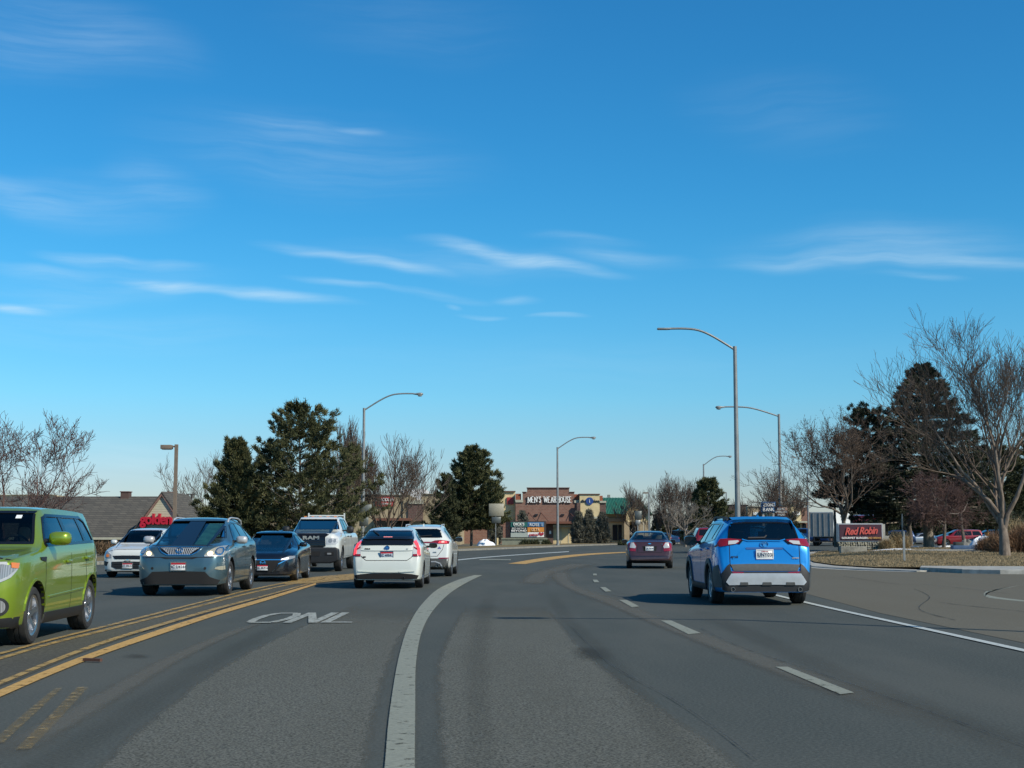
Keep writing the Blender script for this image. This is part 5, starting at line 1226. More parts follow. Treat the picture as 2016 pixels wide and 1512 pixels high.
sk = c.panel('skid_plate', sym([(.2, .395), (.70, .385), (.745, .44), (.655, .595), (.3, .60)]), 'rear', M_silver, off=.04, thick=.05)
for x0, x1 in ((-.50, -.34), (-.08, .10), (.36, .54)): c.panel('skid_notch', [(x0, .385), (x0 + .01, .44), (x1 - .01, .44), (x1, .385)], 'rear', M_clad, off=.046, parent=sk)
for sd in (-1, 1):
    b = MB(); b.prism([(c.Y(2.3), c.zt(2.3) - .05), (c.Y(2.42), c.zt(2.42) + .0), (c.Y(2.6), c.zt(2.6) + .025), (c.Y(3.8), c.zt(3.8) + .035), (c.Y(4.0), c.zt(4.0) + .01), (c.Y(4.05), c.zt(4.05) - .08), (c.Y(3.55), c.zt(3.55) - .06), (c.Y(3.5), c.zt(3.5) - .005), (c.Y(2.62), c.zt(2.62) - .01), (c.Y(2.5), c.zt(2.5) - .07)], sd * .60 - .022, sd * .60 + .022, 'x')
    b.build('roof_rail', M_blk, c.root)
b = MB(); b.prism([(c.Y(3.7), c.zt(3.7) - .02), (c.Y(3.88), c.zt(3.88) + .07), (c.Y(3.94), c.zt(3.94) - .02)], -.02, .02, 'x'); bev(b.build('antenna', PT_blue, c.root), .008)
c.seam('spoiler_lip', [(-.60, 1.575), (-.3, 1.592), (.3, 1.592), (.60, 1.575)], 'rear', .04, PT_blue, off=.06, thick=.10)
c.seam('rear_wiper', [(-.28, 1.26), (.02, 1.265), (.06, 1.30)], 'rear', .022, M_blk, off=.02, thick=.015)
driver(c, -.37, 2.42, M_sh2, 'driver in dark clothes behind the tinted glass of the bright blue crossover', z0=.66)
# ------------------------------------------------------------------ buildings and signs
def brickm(name, c1, c2, mortar, sc=1.0, bw=0.22, bh=0.075, noisec=True):
    m, nt, b = new_mat(name); t = nd(nt, 'ShaderNodeTexBrick'); tc = nt.nodes.new('ShaderNodeTexCoord'); sp = nt.nodes.new('ShaderNodeSeparateXYZ'); cb = nt.nodes.new('ShaderNodeCombineXYZ')
    nt.links.new(tc.outputs['Object'], sp.inputs[0]); ad = nd(nt, 'ShaderNodeMath', operation='ADD'); nt.links.new(sp.outputs[0], ad.inputs[0]); nt.links.new(sp.outputs[1], ad.inputs[1])
    nt.links.new(ad.outputs[0], cb.inputs[0]); nt.links.new(sp.outputs[2], cb.inputs[1]); nt.links.new(cb.outputs[0], t.inputs['Vector'])
    t.inputs['Scale'].default_value = sc; t.inputs['Brick Width'].default_value = bw; t.inputs['Row Height'].default_value = bh; t.inputs['Mortar Size'].default_value = bh * 0.12
    t.inputs['Color1'].default_value = c1 + (1,); t.inputs['Color2'].default_value = c2 + (1,); t.inputs['Mortar'].default_value = mortar + (1,)
    f = ramp(nt, noise(nt, 1.3, 5, 0.7), 0.3, 0.7, 0.0, 0.35)
    nt.links.new(mixc(nt, f, t.outputs[0], tuple(v * .6 for v in c1) + (1,)), b.inputs['Base Color']); b.inputs['Roughness'].default_value = 0.9
    bump(nt, b, t.outputs[1], -0.3, 0.01); return m
B_brick = brickm('red_brown_brick', (0.255, 0.125, 0.088), (0.195, 0.092, 0.066), (0.24, 0.18, 0.14), bh=.2, bw=.4)
B_brickd = brickm('dark_brick', (0.10, 0.055, 0.045), (0.135, 0.07, 0.055), (0.15, 0.12, 0.10), bh=.2, bw=.4)
B_orange = simple('orange_stucco', (0.27, 0.085, 0.045), 0.9, var=.15)
B_cream = simple('cream_stucco', (0.62, 0.50, 0.28), 0.92, var=.10, scale=1.5)
B_creamd = simple('pale_trim', (0.40, 0.39, 0.30), 0.9, var=.10, scale=2)
B_beige = simple('beige_stucco', (0.34, 0.28, 0.175), 0.92, var=.10, scale=1.5)
B_green = simple('green_metal_roof', (0.05, 0.21, 0.125), 0.5, var=.15, scale=1)
B_trimg = simple('dark_green_trim', (0.02, 0.09, 0.055), 0.6, var=.1)
B_white = simple('white_membrane', (0.70, 0.70, 0.68), 0.8, var=.06)
B_glass = simple('shop_glass', (0.018, 0.022, 0.026), 0.08, var=.3, scale=.5)
B_cornice = simple('brown_coping', (0.13, 0.06, 0.045), 0.8, var=.1)
B_canopy = simple('canopy_brown', (0.16, 0.065, 0.04), 0.8, var=.1)
B_grey = simple('grey_wall', (0.20, 0.20, 0.185), 0.9, var=.12, scale=1)
B_tan = simple('tan_wall', (0.34, 0.27, 0.17), 0.9, var=.12, scale=1)
S_white = simple('sign_white', (0.78, 0.77, 0.72), 0.5, var=0)
S_black = simple('sign_black', (0.02, 0.02, 0.022), 0.5, var=0)
def xat(px, D): return at(px, 1050, D).x
def zat(py, D): return at(1008, py, D).z
def pb(name, x0, x1, yt, yb_, D, dep, m, parent=None, dz0=None):
    """block whose front face covers picture columns x0..x1, rows yt..yb at distance D"""
    z0 = -0.05 if yb_ is None else zat(yb_, D)
    return MB().box(xat(x0, D), xat(x1, D), D, D + dep, z0, zat(yt, D)).build(name, m, parent)
def ptext(txt, px, py, D, hpx, m, name, parent, xs=1.0, bold=0.0, sh=0.0, proud=0.06, space=1.0, depth=.05):
    size = hpx * D / F / 0.72; M = face_m(xat(px, D), D - proud, zat(py, D))
    return text_mb(txt, size, M, depth, bold * size, shear=sh, xs=xs, space=space).build(name, m, parent)

# brick clothing shop
D = 186.0
t = thing('shop_building', 'brick clothing shop with stepped parapet and white serif lettering', 'building', (0, 0, 0))
pb('wall', 1015, 1136, 984, None, D, 24, B_brick, t)
pb('parapet', 1029, 1131, 969, 984, D + .05, 1.5, B_brick, t); pb('parapet', 1038, 1121, 961, 969, D + .05, 1.5, B_brick, t)
pb('parapet_coping', 1037, 1122, 959.6, 961, D - .1, 1.8, B_cornice, t)
for a, b_ in ((1028, 1037), (1122, 1132)): pb('parapet_coping', a, b_, 968, 969, D - .1, 1.8, B_cornice, t)
pb('corner_panel', 1015, 1026, 972, 984, D + .3, 1.2, B_orange, t); pb('corner_panel', 1129, 1140, 973, 984, D + .3, 1.2, B_orange, t)
pb('pale_band', 1015, 1030, 984, 989, D - .15, .12, B_creamd, t); pb('pale_band', 1131, 1141, 985, 990, D - .15, .12, B_creamd, t)
cn = pb('canopy', 1066, 1142, 1026.5, 1031, D - 2.0, 2.0, B_canopy, t)
for px in (1049, 1073, 1130): MB().tube([(xat(px - 8, D), D, zat(1009, D)), (xat(px + 6, D), D - 1.9, zat(1026, D - 1.9))], .05, 5).build('canopy_rod', B_cornice, t)
for px in (1056, 1108): MB().box(xat(px, D) - .2, xat(px, D) + .2, D - .2, D, zat(1015, D), zat(1012, D)).build('wall_lamp', S_black, t)
pb('pier', 1078, 1089, 1030, None, D - .5, .5, B_brickd, t)
sf = pb('shopfront', 1089, 1134, 1034, None, D - .25, .24, B_cream, t)
for px in (1104, 1119): MB().box(xat(px, D) - .05, xat(px, D) + .05, D - .29, D - .25, 0, zat(1040, D)).build('joint', B_creamd, sf)
pb('awning', 1089, 1134, 1033, 1038, D - 1.0, .7, B_creamd, t)
MB().box(xat(1083, D) - .12, xat(1083, D) + .12, D - .56, D - .5, zat(1051, D), zat(1045, D)).build('wall_notice', S_white, t)
def serif_text(txt, px, py, D, hpx, m, name, parent, w_px):
    """slab-serif capitals drawn as strokes, with a dark return behind"""
    G = {'M': [(0, 0, 0, 1), (0, 1, .5, .15), (.5, .15, 1, 1), (1, 1, 1, 0)], 'E': [(0, 0, 0, 1), (0, 1, .8, 1), (0, .52, .6, .52), (0, 0, .85, 0)], 'N': [(0, 0, 0, 1), (0, 1, 1, 0), (1, 0, 1, 1)],
         "'": [(.1, 1, .1, .7)], 'S': [(.9, .85, .5, 1), (.5, 1, .1, .78), (.1, .78, .85, .32), (.85, .32, .5, 0), (.5, 0, .05, .18)], 'W': [(0, 1, .25, 0), (.25, 0, .5, .85), (.5, .85, .75, 0), (.75, 0, 1, 1)],
         'A': [(0, 0, .5, 1), (.5, 1, 1, 0), (.2, .35, .8, .35)], 'R': [(0, 0, 0, 1), (0, 1, .7, .95), (.7, .95, .7, .52), (.7, .52, 0, .48), (.35, .48, .9, 0)], 'H': [(0, 0, 0, 1), (1, 0, 1, 1), (0, .5, 1, .5)],
         'O': [(.5, 1, .05, .7), (.05, .7, .05, .3), (.05, .3, .5, 0), (.5, 0, .95, .3), (.95, .3, .95, .7), (.95, .7, .5, 1)], 'U': [(0, 1, 0, .25), (0, .25, .5, 0), (.5, 0, 1, .25), (1, .25, 1, 1)],
         'Z': [(0, 1, 1, 1), (1, 1, 0, 0), (0, 0, 1, 0)], 'I': [(0, 0, 0, 1)], 'B': [(0, 0, 0, 1), (0, 1, .7, .95), (.7, .95, .6, .52), (0, .52, .6, .52), (.6, .52, .85, .25), (.85, .25, .6, 0), (0, 0, .6, 0)], 'K': [(0, 0, 0, 1), (0, .45, .85, 1), (.3, .6, .95, 0)]}
    WD = {"'": .25, ' ': .55, 'I': .12, 'M': 1.15, 'W': 1.35, 'S': .75, 'E': .8}
    tot = sum(WD.get(ch, .95) + .32 for ch in txt) - .32; u = w_px * D / F / tot; h = hpx * D / F
    x = xat(px, D) - w_px * D / F / 2; z0 = zat(py, D) - h / 2; mb = MB()
    for ch in txt:
        wd = WD.get(ch, .95) * u
        for x0, y0, x1, y1 in G.get(ch, []):
            p = Vector((x + x0 * wd, z0 + y0 * h)); q = Vector((x + x1 * wd, z0 + y1 * h)); d = (q - p).normalized(); n_ = Vector((-d.y, d.x))
            tw = h * (.068 if abs(d.y) > .5 else .05); p -= d * h * .03; q += d * h * .03
            mb.prism([tuple(p + n_ * tw), tuple(p - n_ * tw), tuple(q - n_ * tw), tuple(q + n_ * tw)], D - .22 + .001 * (len(mb.v) % 7), D - .05, 'y')
            for (e, yy) in (((x0, y0), y0), ((x1, y1), y1)):
                if yy in (0, 1) and abs(d.y) > .8:
                    c_ = Vector((x + e[0] * wd, z0 + e[1] * h)); mb.prism([(c_.x - h * .15, c_.y - h * .035), (c_.x + h * .15, c_.y - h * .035), (c_.x + h * .15, c_.y + h * .035), (c_.x - h * .15, c_.y + h * .035)], D - .23, D - .05, 'y')
        x += wd + .32 * u
    return mb.build(name, m, parent)
serif_text("MEN'S WEARHOUSE", 1082.5, 983.5, D, 11.5, S_white, 'shop_lettering', t, 85)
# small cream bay shop beside it
D = 185.5
t = thing('shop_building', 'narrow cream stucco shop front with small blue round logo between brick piers', 'building')
pb('wall', 1141.5, 1181, 973.5, 1021, D, 20, B_cream, t); pb('parapet_coping', 1140, 1182, 972, 973.5, D - .15, 2, B_cornice, t)
pb('pier', 1136, 1143, 990, None, D - .3, .28, B_brickd, t); pb('pier', 1181.2, 1193.5, 990, None, D + .1, 18, B_brickd, t)
pb('corner_panel', 1181.5, 1187, 976, 986, D + .4, 1, B_orange, t); pb('pale_band', 1181, 1194, 986, 990, D - .1, .3, B_creamd, t)
pb('pale_band', 1141, 1181, 1017, 1021, D - .2, .19, B_creamd, t)
pb('shopfront', 1143, 1181, 1021, None, D + .4, 15, B_cream, t)
for a, b_ in ((1146, 1152), (1175, 1180)): pb('white_column', a, b_, 1022, None, D - .1, .4, S_white, t)
S_blue = simple('logo_blue', (0.02, 0.06, 0.22), 0.5, var=0)
lg = MB(); cx_, cz_ = xat(1161, D), zat(986.5, D); lg.prism([(cx_ + .5 * math.cos(i * PI / 8), cz_ + .5 * 1.0 * math.sin(i * PI / 8)) for i in range(16)], D - .15, D - .02, 'y')
lo = lg.build('logo_disc', S_blue, t); ptext('i', 1161, 986.5, D, 8, S_white, 'logo_letter', lo, proud=.2)
ptext('shop', 1152, 986.5, D, 6, S_black, 'shop_lettering', t, bold=.02); ptext('union', 1171, 986.5, D, 6, S_black, 'shop_lettering', t, bold=.02)
# green roofed building
D = 192.0
t = thing('green_roof_building', 'yellow plastered building with a green metal roof and small front gable', 'building')
X0, X1 = xat(1188, D), xat(1262, D); zt_, ze, zm = zat(978, D), zat(1012, D), zat(1014, D)
MB().box(X0, X1, D, D + 14, -.05, ze).build('wall', B_cream, t)
b = MB(); b.prism([(D - 1.2, ze), (D + 6, zt_), (D + 12, zt_), (D + 15, ze)], X0, X1 + .4, 'x'); rf = b.build('roof', B_green, t)
b = MB()
for i in range(24):
    x = X0 + .2 + i * (X1 - X0) / 24; b.prism([(D - 1.2, ze + .03), (D + 6, zt_ + .03), (D + 6, zt_ + .11), (D - 1.2, ze + .11)], x - .03, x + .03, 'x')
b.build('roof_seam', B_green, rf)
MB().box(xat(1205, D), xat(1210, D), D + 8, D + 9, zt_, zt_ + .5).build('roof_vent', B_grey, rf)
gx0, gxc, gx1 = xat(1233, D - 2.5), xat(1257, D - 2.5), xat(1277, D - 2.5); zg0, zg1 = zat(1027, D - 2.5), zat(983, D - 2.5)
b = MB(); b.prism([(gx0, zg0), (gx1, zg0), (gx1, zat(1012, D - 2.5)), (gxc, zg1), (gx0, zat(1010, D - 2.5))], D - 2.4, D + 4, 'y'); b.build('gable', B_cream, t)
b = MB(); 
for xa, xb in ((gx0 - .5, gxc), (gx1 + .5, gxc)):
    za = zat(1013, D - 2.5); b.prism([(xa, za - .15), (xb, zg1 - .05), (xb, zg1 + .2), (xa, za + .1)], D - 2.9, D + 4, 'y')
b.build('gable_roof', B_trimg, t)
for px in (1234, 1262, 1274): MB().box(xat(px, D - 2.5) - .35, xat(px, D - 2.5) + .35, D - 2.6, D - 1.9, -.05, zg0).build('column', B_tan, t)
for a, b_ in ((1206, 1216), (1217, 1224), (1238, 1258)): pb('window', a, b_, 1033, 1064, D - .05, .1, B_glass, t)
pb('cornice', 1188, 1232, 1020, 1027, D - .35, .3, B_tan, t); pb('wainscot', 1188, 1204, 1058, None, D - .25, .2, B_beige, t)
# noodle restaurant and neighbours, behind the bare trees
D = 170.0
t = thing('restaurant_building', 'beige restaurant with red noodle sign, brick pier and dark awning behind bare trees', 'building')
pb('wall', 640, 804, 975, None, D, 22, B_beige, t); pb('wall', 830, 905, 973, None, D + .5, 20, B_beige, t); pb('wall', 803, 832, 1026, None, D + .6, 18, B_creamd, t)
pb('pier', 803, 832, 992, 1026, D - .4, 4, B_brickd, t); pb('pier_cap', 802, 833, 985, 992, D - .55, 4.3, B_creamd, t)
pb('recess_wall', 793, 803, 985, 1026, D - .2, .19, B_beige, t)
pb('awning', 735, 808, 1020, 1025, D - 2.2, 2.2, B_canopy, t); pb('shopfront', 738, 806, 1025, 1062, D - .1, .09, B_glass, t)
pb('parapet_coping', 640, 805, 973.5, 975, D - .2, 2, B_creamd, t); pb('parapet_coping', 829, 906, 971.5, 973, D + .3, 2, B_creamd, t)
S_red = simple('sign_red', (0.33, 0.035, 0.03), 0.5, var=.1, scale=1)
sg = pb('sign_board', 739, 775, 978, 997, D - .25, .2, S_red, t)
ptext('NOODLES', 757, 984, D, 6.5, S_white, 'sign_lettering', sg, xs=.86, bold=.02, proud=.3); ptext('& COMPANY', 758, 992, D, 3.5, S_white, 'sign_lettering', sg, proud=.3)
b = pb('snowy_roof', 786, 836, 963, 985, D + 12, 10, B_white, t)
t = thing('brick_wing_building', 'low brick wing with cream upper wall behind the pine by the shop signs', 'building'); D = 187
pb('wall', 900, 1014.5, 1026, None, D, 16, B_brick, t); pb('upper_wall', 965, 1014.5, 968, 1026, D + .3, 15, B_cream, t); pb('parapet_coping', 964, 1015, 966.5, 968, D, 2, B_cornice, t)
pb('upper_wall', 905, 965, 973, 1026, D + .6, 15, B_brickd, t)
pb('sign_board', 998, 1011, 979, 993, D + .1, .15, S_red, t)
for a, b_ in ((960, 972), (983, 990)): pb('window', a, b_, 1036, 1060, D - .06, .1, B_glass, t)
# gabled restaurant on the left
D = 100.0
M_shing = brickm('asphalt_shingles', (0.115, 0.105, 0.085), (0.070, 0.066, 0.056), (0.045, 0.042, 0.038), bw=.55, bh=.16)
M_siding = brickm('cream_siding', (0.52, 0.50, 0.37), (0.50, 0.48, 0.36), (0.25, 0.24, 0.17), bw=20, bh=.12)
M_siding2 = brickm('brown_siding', (0.11, 0.095, 0.075), (0.115, 0.10, 0.078), (0.05, 0.045, 0.035), bw=20, bh=.12)
M_fascia = simple('faded_pink_fascia', (0.22, 0.13, 0.105), 0.85, var=.2)
t = thing('gabled_restaurant', 'shingle roofed restaurant with cream gable and red lettering behind the oncoming cars', 'building')
xa, xr, xb = xat(-90, D), xat(258, D), xat(318, D); zr, ze = zat(974, D), zat(1059, D)
MB().box(xa, xat(262, D), D, D + 9, -.05, ze - .05).build('wall', M_siding2, t)
MB().box(xa, xat(262, D), D - .08, D, -.05, .35).build('plinth', B_creamd, t)
pb('window', 172, 226, 1062, 1080, D - .05, .06, M_siding2, t)
b = MB(); b.prism([(D - .7, ze), (D + 4.6, zr), (D + 4.8, zr), (D + 10, ze)], xa, xb + .0, 'x'); rf = b.build('roof', M_shing, t)
MB().box(xa, xat(258, D), D - .85, D - .70, ze - .12, ze + .04).build('gutter', B_creamd, t)
# cross gable facing the road
gd = D - 1.6; g0, gc, g1 = xat(262, gd), xat(317.5, gd), xat(373, gd); zg = zat(973, gd); zb_ = zat(1058, gd)
b = MB(); b.prism([(g0, zb_), (g1, zb_), (gc, zg - .06)], gd, gd + 6, 'y'); b.build('gable', M_siding, t)
MB().box(g0 + .3, g1 - .3, gd + .3, gd + 9, -.05, zb_).build('wall', M_siding2, t)
for sx, gx in ((-1, g0), (1, g1)):
    b = MB(); b.prism([(gx + sx * .25, zb_ - .28), (gc, zg - .10), (gc, zg + .10), (gx + sx * .25, zb_ - .06)], gd - .16, gd + .02, 'y'); b.build('gable_fascia', M_fascia, t)
    b = MB(); b.prism([(gx + sx * .35, zb_ - .12), (gc, zg + .11), (gc, zg + .19), (gx + sx * .35, zb_ - .02)], gd - .2, gd + 8, 'y'); b.build('gable_roof', M_shing, t)
sg = text_mb('golden', 1.0, face_m(xat(309, gd), gd - .22, zat(1023, gd)), .35, .035, xs=.88, space=.93).build('sign_lettering', simple('sign_letter_red', (0.46, 0.010, 0.03), 0.4, var=0), t)
B_chim = brickm('brown_chimney', (0.12, 0.07, 0.055), (0.10, 0.06, 0.05), (0.08, 0.06, 0.05), bw=.22, bh=.08)
for px0, px1, yt, dd in ((235, 251, 969, 4.3), (317, 333, 970, 5)):
    ch = MB().box(xat(px0, D + dd), xat(px1, D + dd), D + dd, D + dd + .8, zat(1000, D + dd), zat(yt, D + dd)).build('chimney', B_chim, rf)
    MB().box(xat(px0, D + dd) - .05, xat(px1, D + dd) + .05, D + dd - .05, D + dd + .85, zat(yt, D + dd), zat(yt, D + dd) + .07).build('chimney_cap', B_cornice, rf)
t = thing('warehouse_building', 'long low beige building far behind the gabled restaurant', 'building'); D = 230
pb('wall', 325, 700, 1005, None, D, 30, B_tan, t); pb('parapet_coping', 325, 700, 1003, 1005, D - .2, 1, B_creamd, t)
t = thing('warehouse_building', 'long cream flat roofed building behind the bare tree at the left edge', 'building'); D = 210
pb('wall', -300, 105, 975, None, D, 30, B_cream, t); pb('parapet_coping', -300, 106, 973.5, 975, D - .2, 1, B_creamd, t)
# shops at the far right
t = thing('shop_building', 'dark brown flat roofed shop behind the blue crossover roof', 'building'); D = 250
pb('wall', 1425, 1474, 994, None, D, 20, simple('dark_brown_wall', (0.065, 0.045, 0.04), .9, var=.2, scale=1), t); pb('sign_board', 1460, 1472, 1008, 1020, D - .2, .2, B_trimg, t); pb('parapet_coping', 1424, 1475, 993, 994, D - .2, 1, B_grey, t)
t = thing('shop_building', 'cream and brick shop with small white sign left of the bank sign', 'building'); D = 245
pb('wall', 1473, 1494, 998, None, D, 18, B_tan, t); pb('wall', 1494, 1503, 998, None, D + .2, 18, B_brick, t); pb('wall', 1503, 1552, 1001, None, D - 1, 18, B_grey, t)
pb('sign_board', 1484, 1493, 1008, 1014, D - .2, .2, S_white, t); pb('parapet_coping', 1472, 1505, 996.5, 998, D - .2, 1, B_creamd, t); pb('window', 1476, 1490, 1030, 1050, D - .1, .1, B_glass, t)
t = thing('shop_building', 'cream shop with brick corner and white wall sign left of the parked trailer', 'building'); D = 215
pb('wall', 1552, 1578, 993, None, D, 20, B_cream, t); pb('wall', 1578, 1592, 999, None, D + .2, 20, B_brick, t); pb('wall', 1592, 1640, 1008, None, D + 2, 20, B_brickd, t)
pb('parapet_coping', 1551, 1579, 991, 993, D - .3, 2, B_creamd, t); sg = pb('sign_board', 1562, 1576, 1007, 1014, D - .2, .2, S_white, t)
pb('awning', 1566, 1592, 1026, 1029, D - 1, 1, B_creamd, t); pb('window', 1568, 1576, 1031, 1048, D - .08, .1, B_glass, t); pb('window', 1581, 1588, 1031, 1050, D + .1, .1, B_glass, t)

t = thing('shop_building', 'long dark brown shop block far behind the trees at the right', 'building'); D = 235
pb('wall', 1690, 2150, 1014, None, D, 20, simple('umber_wall', (.10, .075, .06), .9, var=.2, scale=1), t); pb('parapet_coping', 1689, 2151, 1012, 1014, D - .2, 1, B_beige, t)
for a in range(1705, 2100, 36): pb('window', a, a + 22, 1030, 1050, D - .1, .1, B_glass, t)
# ---- monument sign of the shopping centre
D = 166.0
t = thing('shop_directory_sign', 'low monument sign with coloured shop panels in front of the brick clothing shop', 'sign')
M_stn = simple('sage_stucco', (0.20, 0.21, 0.155), .9, var=.1, scale=2)
pb('plinth', 988, 1077, 1062, None, D, 1.2, M_stn, t); pb('plinth_cap', 987, 1078, 1059, 1062, D - .1, 1.4, M_stn, t)
cab = pb('cabinet', 1004, 1075, 1026, 1059, D + .2, .9, simple('sign_bronze', (.05, .035, .03), .6, var=0), t)
C = lambda n, c: simple(n, c, .5, var=.04)
cells = [(1005.5, 1038, 1028, 1037.5, C('panel_green', (.02, .12, .10))), (1038.6, 1071, 1028, 1037.5, C('panel_blue', (.06, .17, .32))), (1005.5, 1038, 1038.1, 1047.3, S_black), (1038.6, 1071, 1038.1, 1047.3, C('panel_orange', (.60, .24, .04))),
         (1005.5, 1038, 1047.9, 1057.5, C('panel_blank', (.36, .40, .36))), (1038.6, 1071, 1047.9, 1057.5, S_white)]
P_ = [pb('sign_panel', a, b_, y0, y1, D + .1, .1, m, t) for a, b_, y0, y1, m in cells]
ptext("DICK'S", 1021.5, 1032, D, 5.2, S_white, 'sign_lettering', P_[0], bold=.03, proud=0); ptext('SPORTING GOODS', 1021.5, 1036, D, 1.5, S_white, 'sign_lettering', P_[0], proud=0)
ptext('ROSS', 1052, 1033, D, 6.2, S_white, 'sign_lettering', P_[1], xs=.95, proud=0)
for k in range(3): ptext('DRESS', 1067, 1030.5 + 2.2 * k, D, 1.1, S_white, 'sign_lettering', P_[1], proud=0)
ptext('BED BATH &', 1021.7, 1040.6, D, 3.6, S_white, 'sign_lettering', P_[2], xs=1.0, proud=0); ptext('BEYOND', 1021.7, 1045, D, 3.4, S_white, 'sign_lettering', P_[2], xs=1.6, bold=.03, proud=0)
ptext('ULTA', 1054.5, 1042.8, D, 6.0, C('panel_pale', (.80, .62, .40)), 'sign_lettering', P_[3], xs=.75, proud=0)
ptext('petco', 1051, 1052.5, D, 5.6, C('petco_red', (.35, .02, .04)), 'sign_lettering', P_[5], bold=.03, proud=0)
b = MB(); 
for k, (dx, dz) in enumerate(((0, 0), (.22, .10), (-.2, .12))):
    x_, z_ = xat(1065.5, D) + dx * .8, zat(1052.5, D) + dz; b.prism([(x_ + (.13) * math.cos(i * PI / 4), z_ + .17 * math.sin(i * PI / 4)) for i in range(8)], D + .05 - .01 * k, D + .09, 'y')
b.build('sign_emblem', C('petco_red', (.35, .02, .04)), P_[5])

# ---- stone based restaurant sign on the lawn
D = 88.0
gz = lawn_z(xat(1695, D), D)
t = thing('restaurant_sign', 'maroon restaurant sign board with red script on a stone base on the lawn', 'sign')
Xa, Xb = xat(1652.5, D), xat(1735.5, D); Z0, Z1 = zat(1066.5, D), zat(1033.5, D)
rndm = random.Random(4)
M_st = [simple('river_stone', (.34, .32, .24), .85, var=.3, scale=3), simple('river_stone_grey', (.22, .22, .19), .85, var=.3, scale=3)]
cb_ = MB().box(Xa + .05, Xb + .3, D + .05, D + .7, gz - .2, Z0).build('stone_base', simple('mortar_shadow', (.05, .045, .04), .95, var=.2), t)
b = MB(); x = Xa
while x < Xb + .3:
    z = gz - .05
    while z < Z0 - .04:
        w_, h_ = rndm.uniform(.11, .17), rndm.uniform(.09, .15); n = 7; cx_, cz_ = x + rndm.uniform(-.03, .03), min(z + h_ / 2, Z0 - .06)
        pl = [(cx_ + w_ * .5 * rndm.uniform(.75, 1.05) * math.cos(2 * PI * i / n), cz_ + h_ * .5 * rndm.uniform(.75, 1.05) * math.sin(2 * PI * i / n)) for i in range(n)]
        b.prism(pl, D - .02 - rndm.uniform(0, .04), D + .06, 'y', rndm.choice((0, 0, 1))); z += h_ * 1.05
    x += .15
b.build('base_stone', M_st, cb_)
fr = MB().box(Xa - .07, Xb + .07, D - .02, D + .55, Z0, Z1 + .10).build('frame', M_silver, t)
bd = MB().box(Xa, Xb, D - .07, D - .02, Z0 + .07, Z1 + .03).build('sign_panel', simple('maroon_panel', (.060, .018, .028), .45, var=.05), t)
S_rr = simple('script_red', (.55, .09, .07), .5, var=.1)
text_mb('Red Robin', .62, face_m((Xa + Xb) / 2, D - .12, zat(1045.8, D)) @ Matrix.Rotation(R(2), 4, 'Z'), .05, .016, shear=.35, xs=.84, space=.92).build('sign_lettering', S_rr, bd)
text_mb('GOURMET BURGERS', .165, face_m((Xa + Xb) / 2 - .38, D - .12, zat(1059.2, D)), .03, .004, xs=1.1).build('sign_lettering', S_white, bd)
text_mb('AND BREWS', .165, face_m((Xa + Xb) / 2 + .82, D - .12, zat(1059.2, D)), .03, .004, xs=.95).build('sign_lettering', simple('brew_gold', (.55, .30, .10), .5, var=0), bd)
MB().box(Xb + .07, Xb + .26, D + .1, D + .5, gz - .2, Z1 + .05).build('post', M_conc, t); MB().box(Xb + .26, Xb + .5, D + .15, D + .6, gz - .2, zat(1055, D)).build('post', M_conc, t)

# ---- street lamps
M_galv = simple('galvanised_steel', (0.26, 0.27, 0.26), 0.5, 0.4, var=.12, scale=2)
M_lampg = simple('lamp_glass', (0.35, 0.36, 0.34), 0.2, var=.1)
def street_lamp(x, y, H, arm, rise, ang, label, led=False, first=[None]):
    root = thing('street_lamp', label, 'street lamp', (x, y, 0), ang, 'tall street lamps along the curving road')
    MB().tube([(0, 0, 0), (0, 0, H)], [.14, .09], 14).tube([(0, 0, 0), (0, 0, .25)], [.20, .19], 12).build('pole', M_galv, root, smooth=40)
    p = [(0, 0, H - .15), (arm * .1, 0, H - .15 + rise * .20), (arm * .35, 0, H - .15 + rise * .66), (arm * .55, 0, H - .15 + rise * .92), (arm * .75, 0, H - .15 + rise * 1.0), (arm, 0, H - .15 + rise * 1.0)]
    MB().tube(resample(p, 18), [.055] * 18, 10).tube([(0, 0, H - .28), (0, 0, H + .03)], .095, 12).build('arm', M_galv, root, smooth=40)
    z = H - .15 + rise; b = MB(); 
    if led: b.box(arm - .05, arm + .62, -.15, .15, z - .05, z + .03); h = bev(b.build('lamp_head', M_galv, root), .025); MB().box(arm + .1, arm + .56, -.11, .11, z - .06, z - .05).build('lamp_glass', M_lampg, h)
    else:
        M = Matrix.Translation((arm - .1, 0, z - .03))
        b.lathe([(.06, 0), (.09, .15), (.15, .35), (.175, .52), (.15, .66), (.06, .74), (.001, .75)], 14, M=M @ Matrix.Diagonal((1, 1, .62, 1))); h = b.build('lamp_head', M_galv, root, smooth=60)
        g_ = MB(); g_.lathe([(.13, .36), (.15, .5), (.12, .64), (.001, .68)], 12, M=M @ Matrix.Translation((0, 0, -.07)) @ Matrix.Diagonal((1, 1, .8, 1))); g_.build('lamp_glass', M_lampg, h, smooth=60)
    return root
def lamp_px(px, ytop, D, hx, hy, label, led=False, flip=False, base_px=None):
    p = at(px, ytop, D); q = at(hx, hy, D); x = (gp(base_px, 1050.1).x if False else at(base_px or px, 1050, D).x)
    L = abs(q.x - p.x); L = L - (.62 if led else .65); street_lamp(x, D, p.z, L, q.z - p.z + .15, PI if q.x < p.x else 0.0, label, led)
lamp_px(1447, 683, 69, 1294, 647, 'tallest grey street lamp with flat head reaching left, rising behind the blue crossover', True, base_px=1453)
lamp_px(715.5, 804, 103, 832, 775, 'grey street lamp with cobra head arm between the pickup and the white liftback', base_px=714)
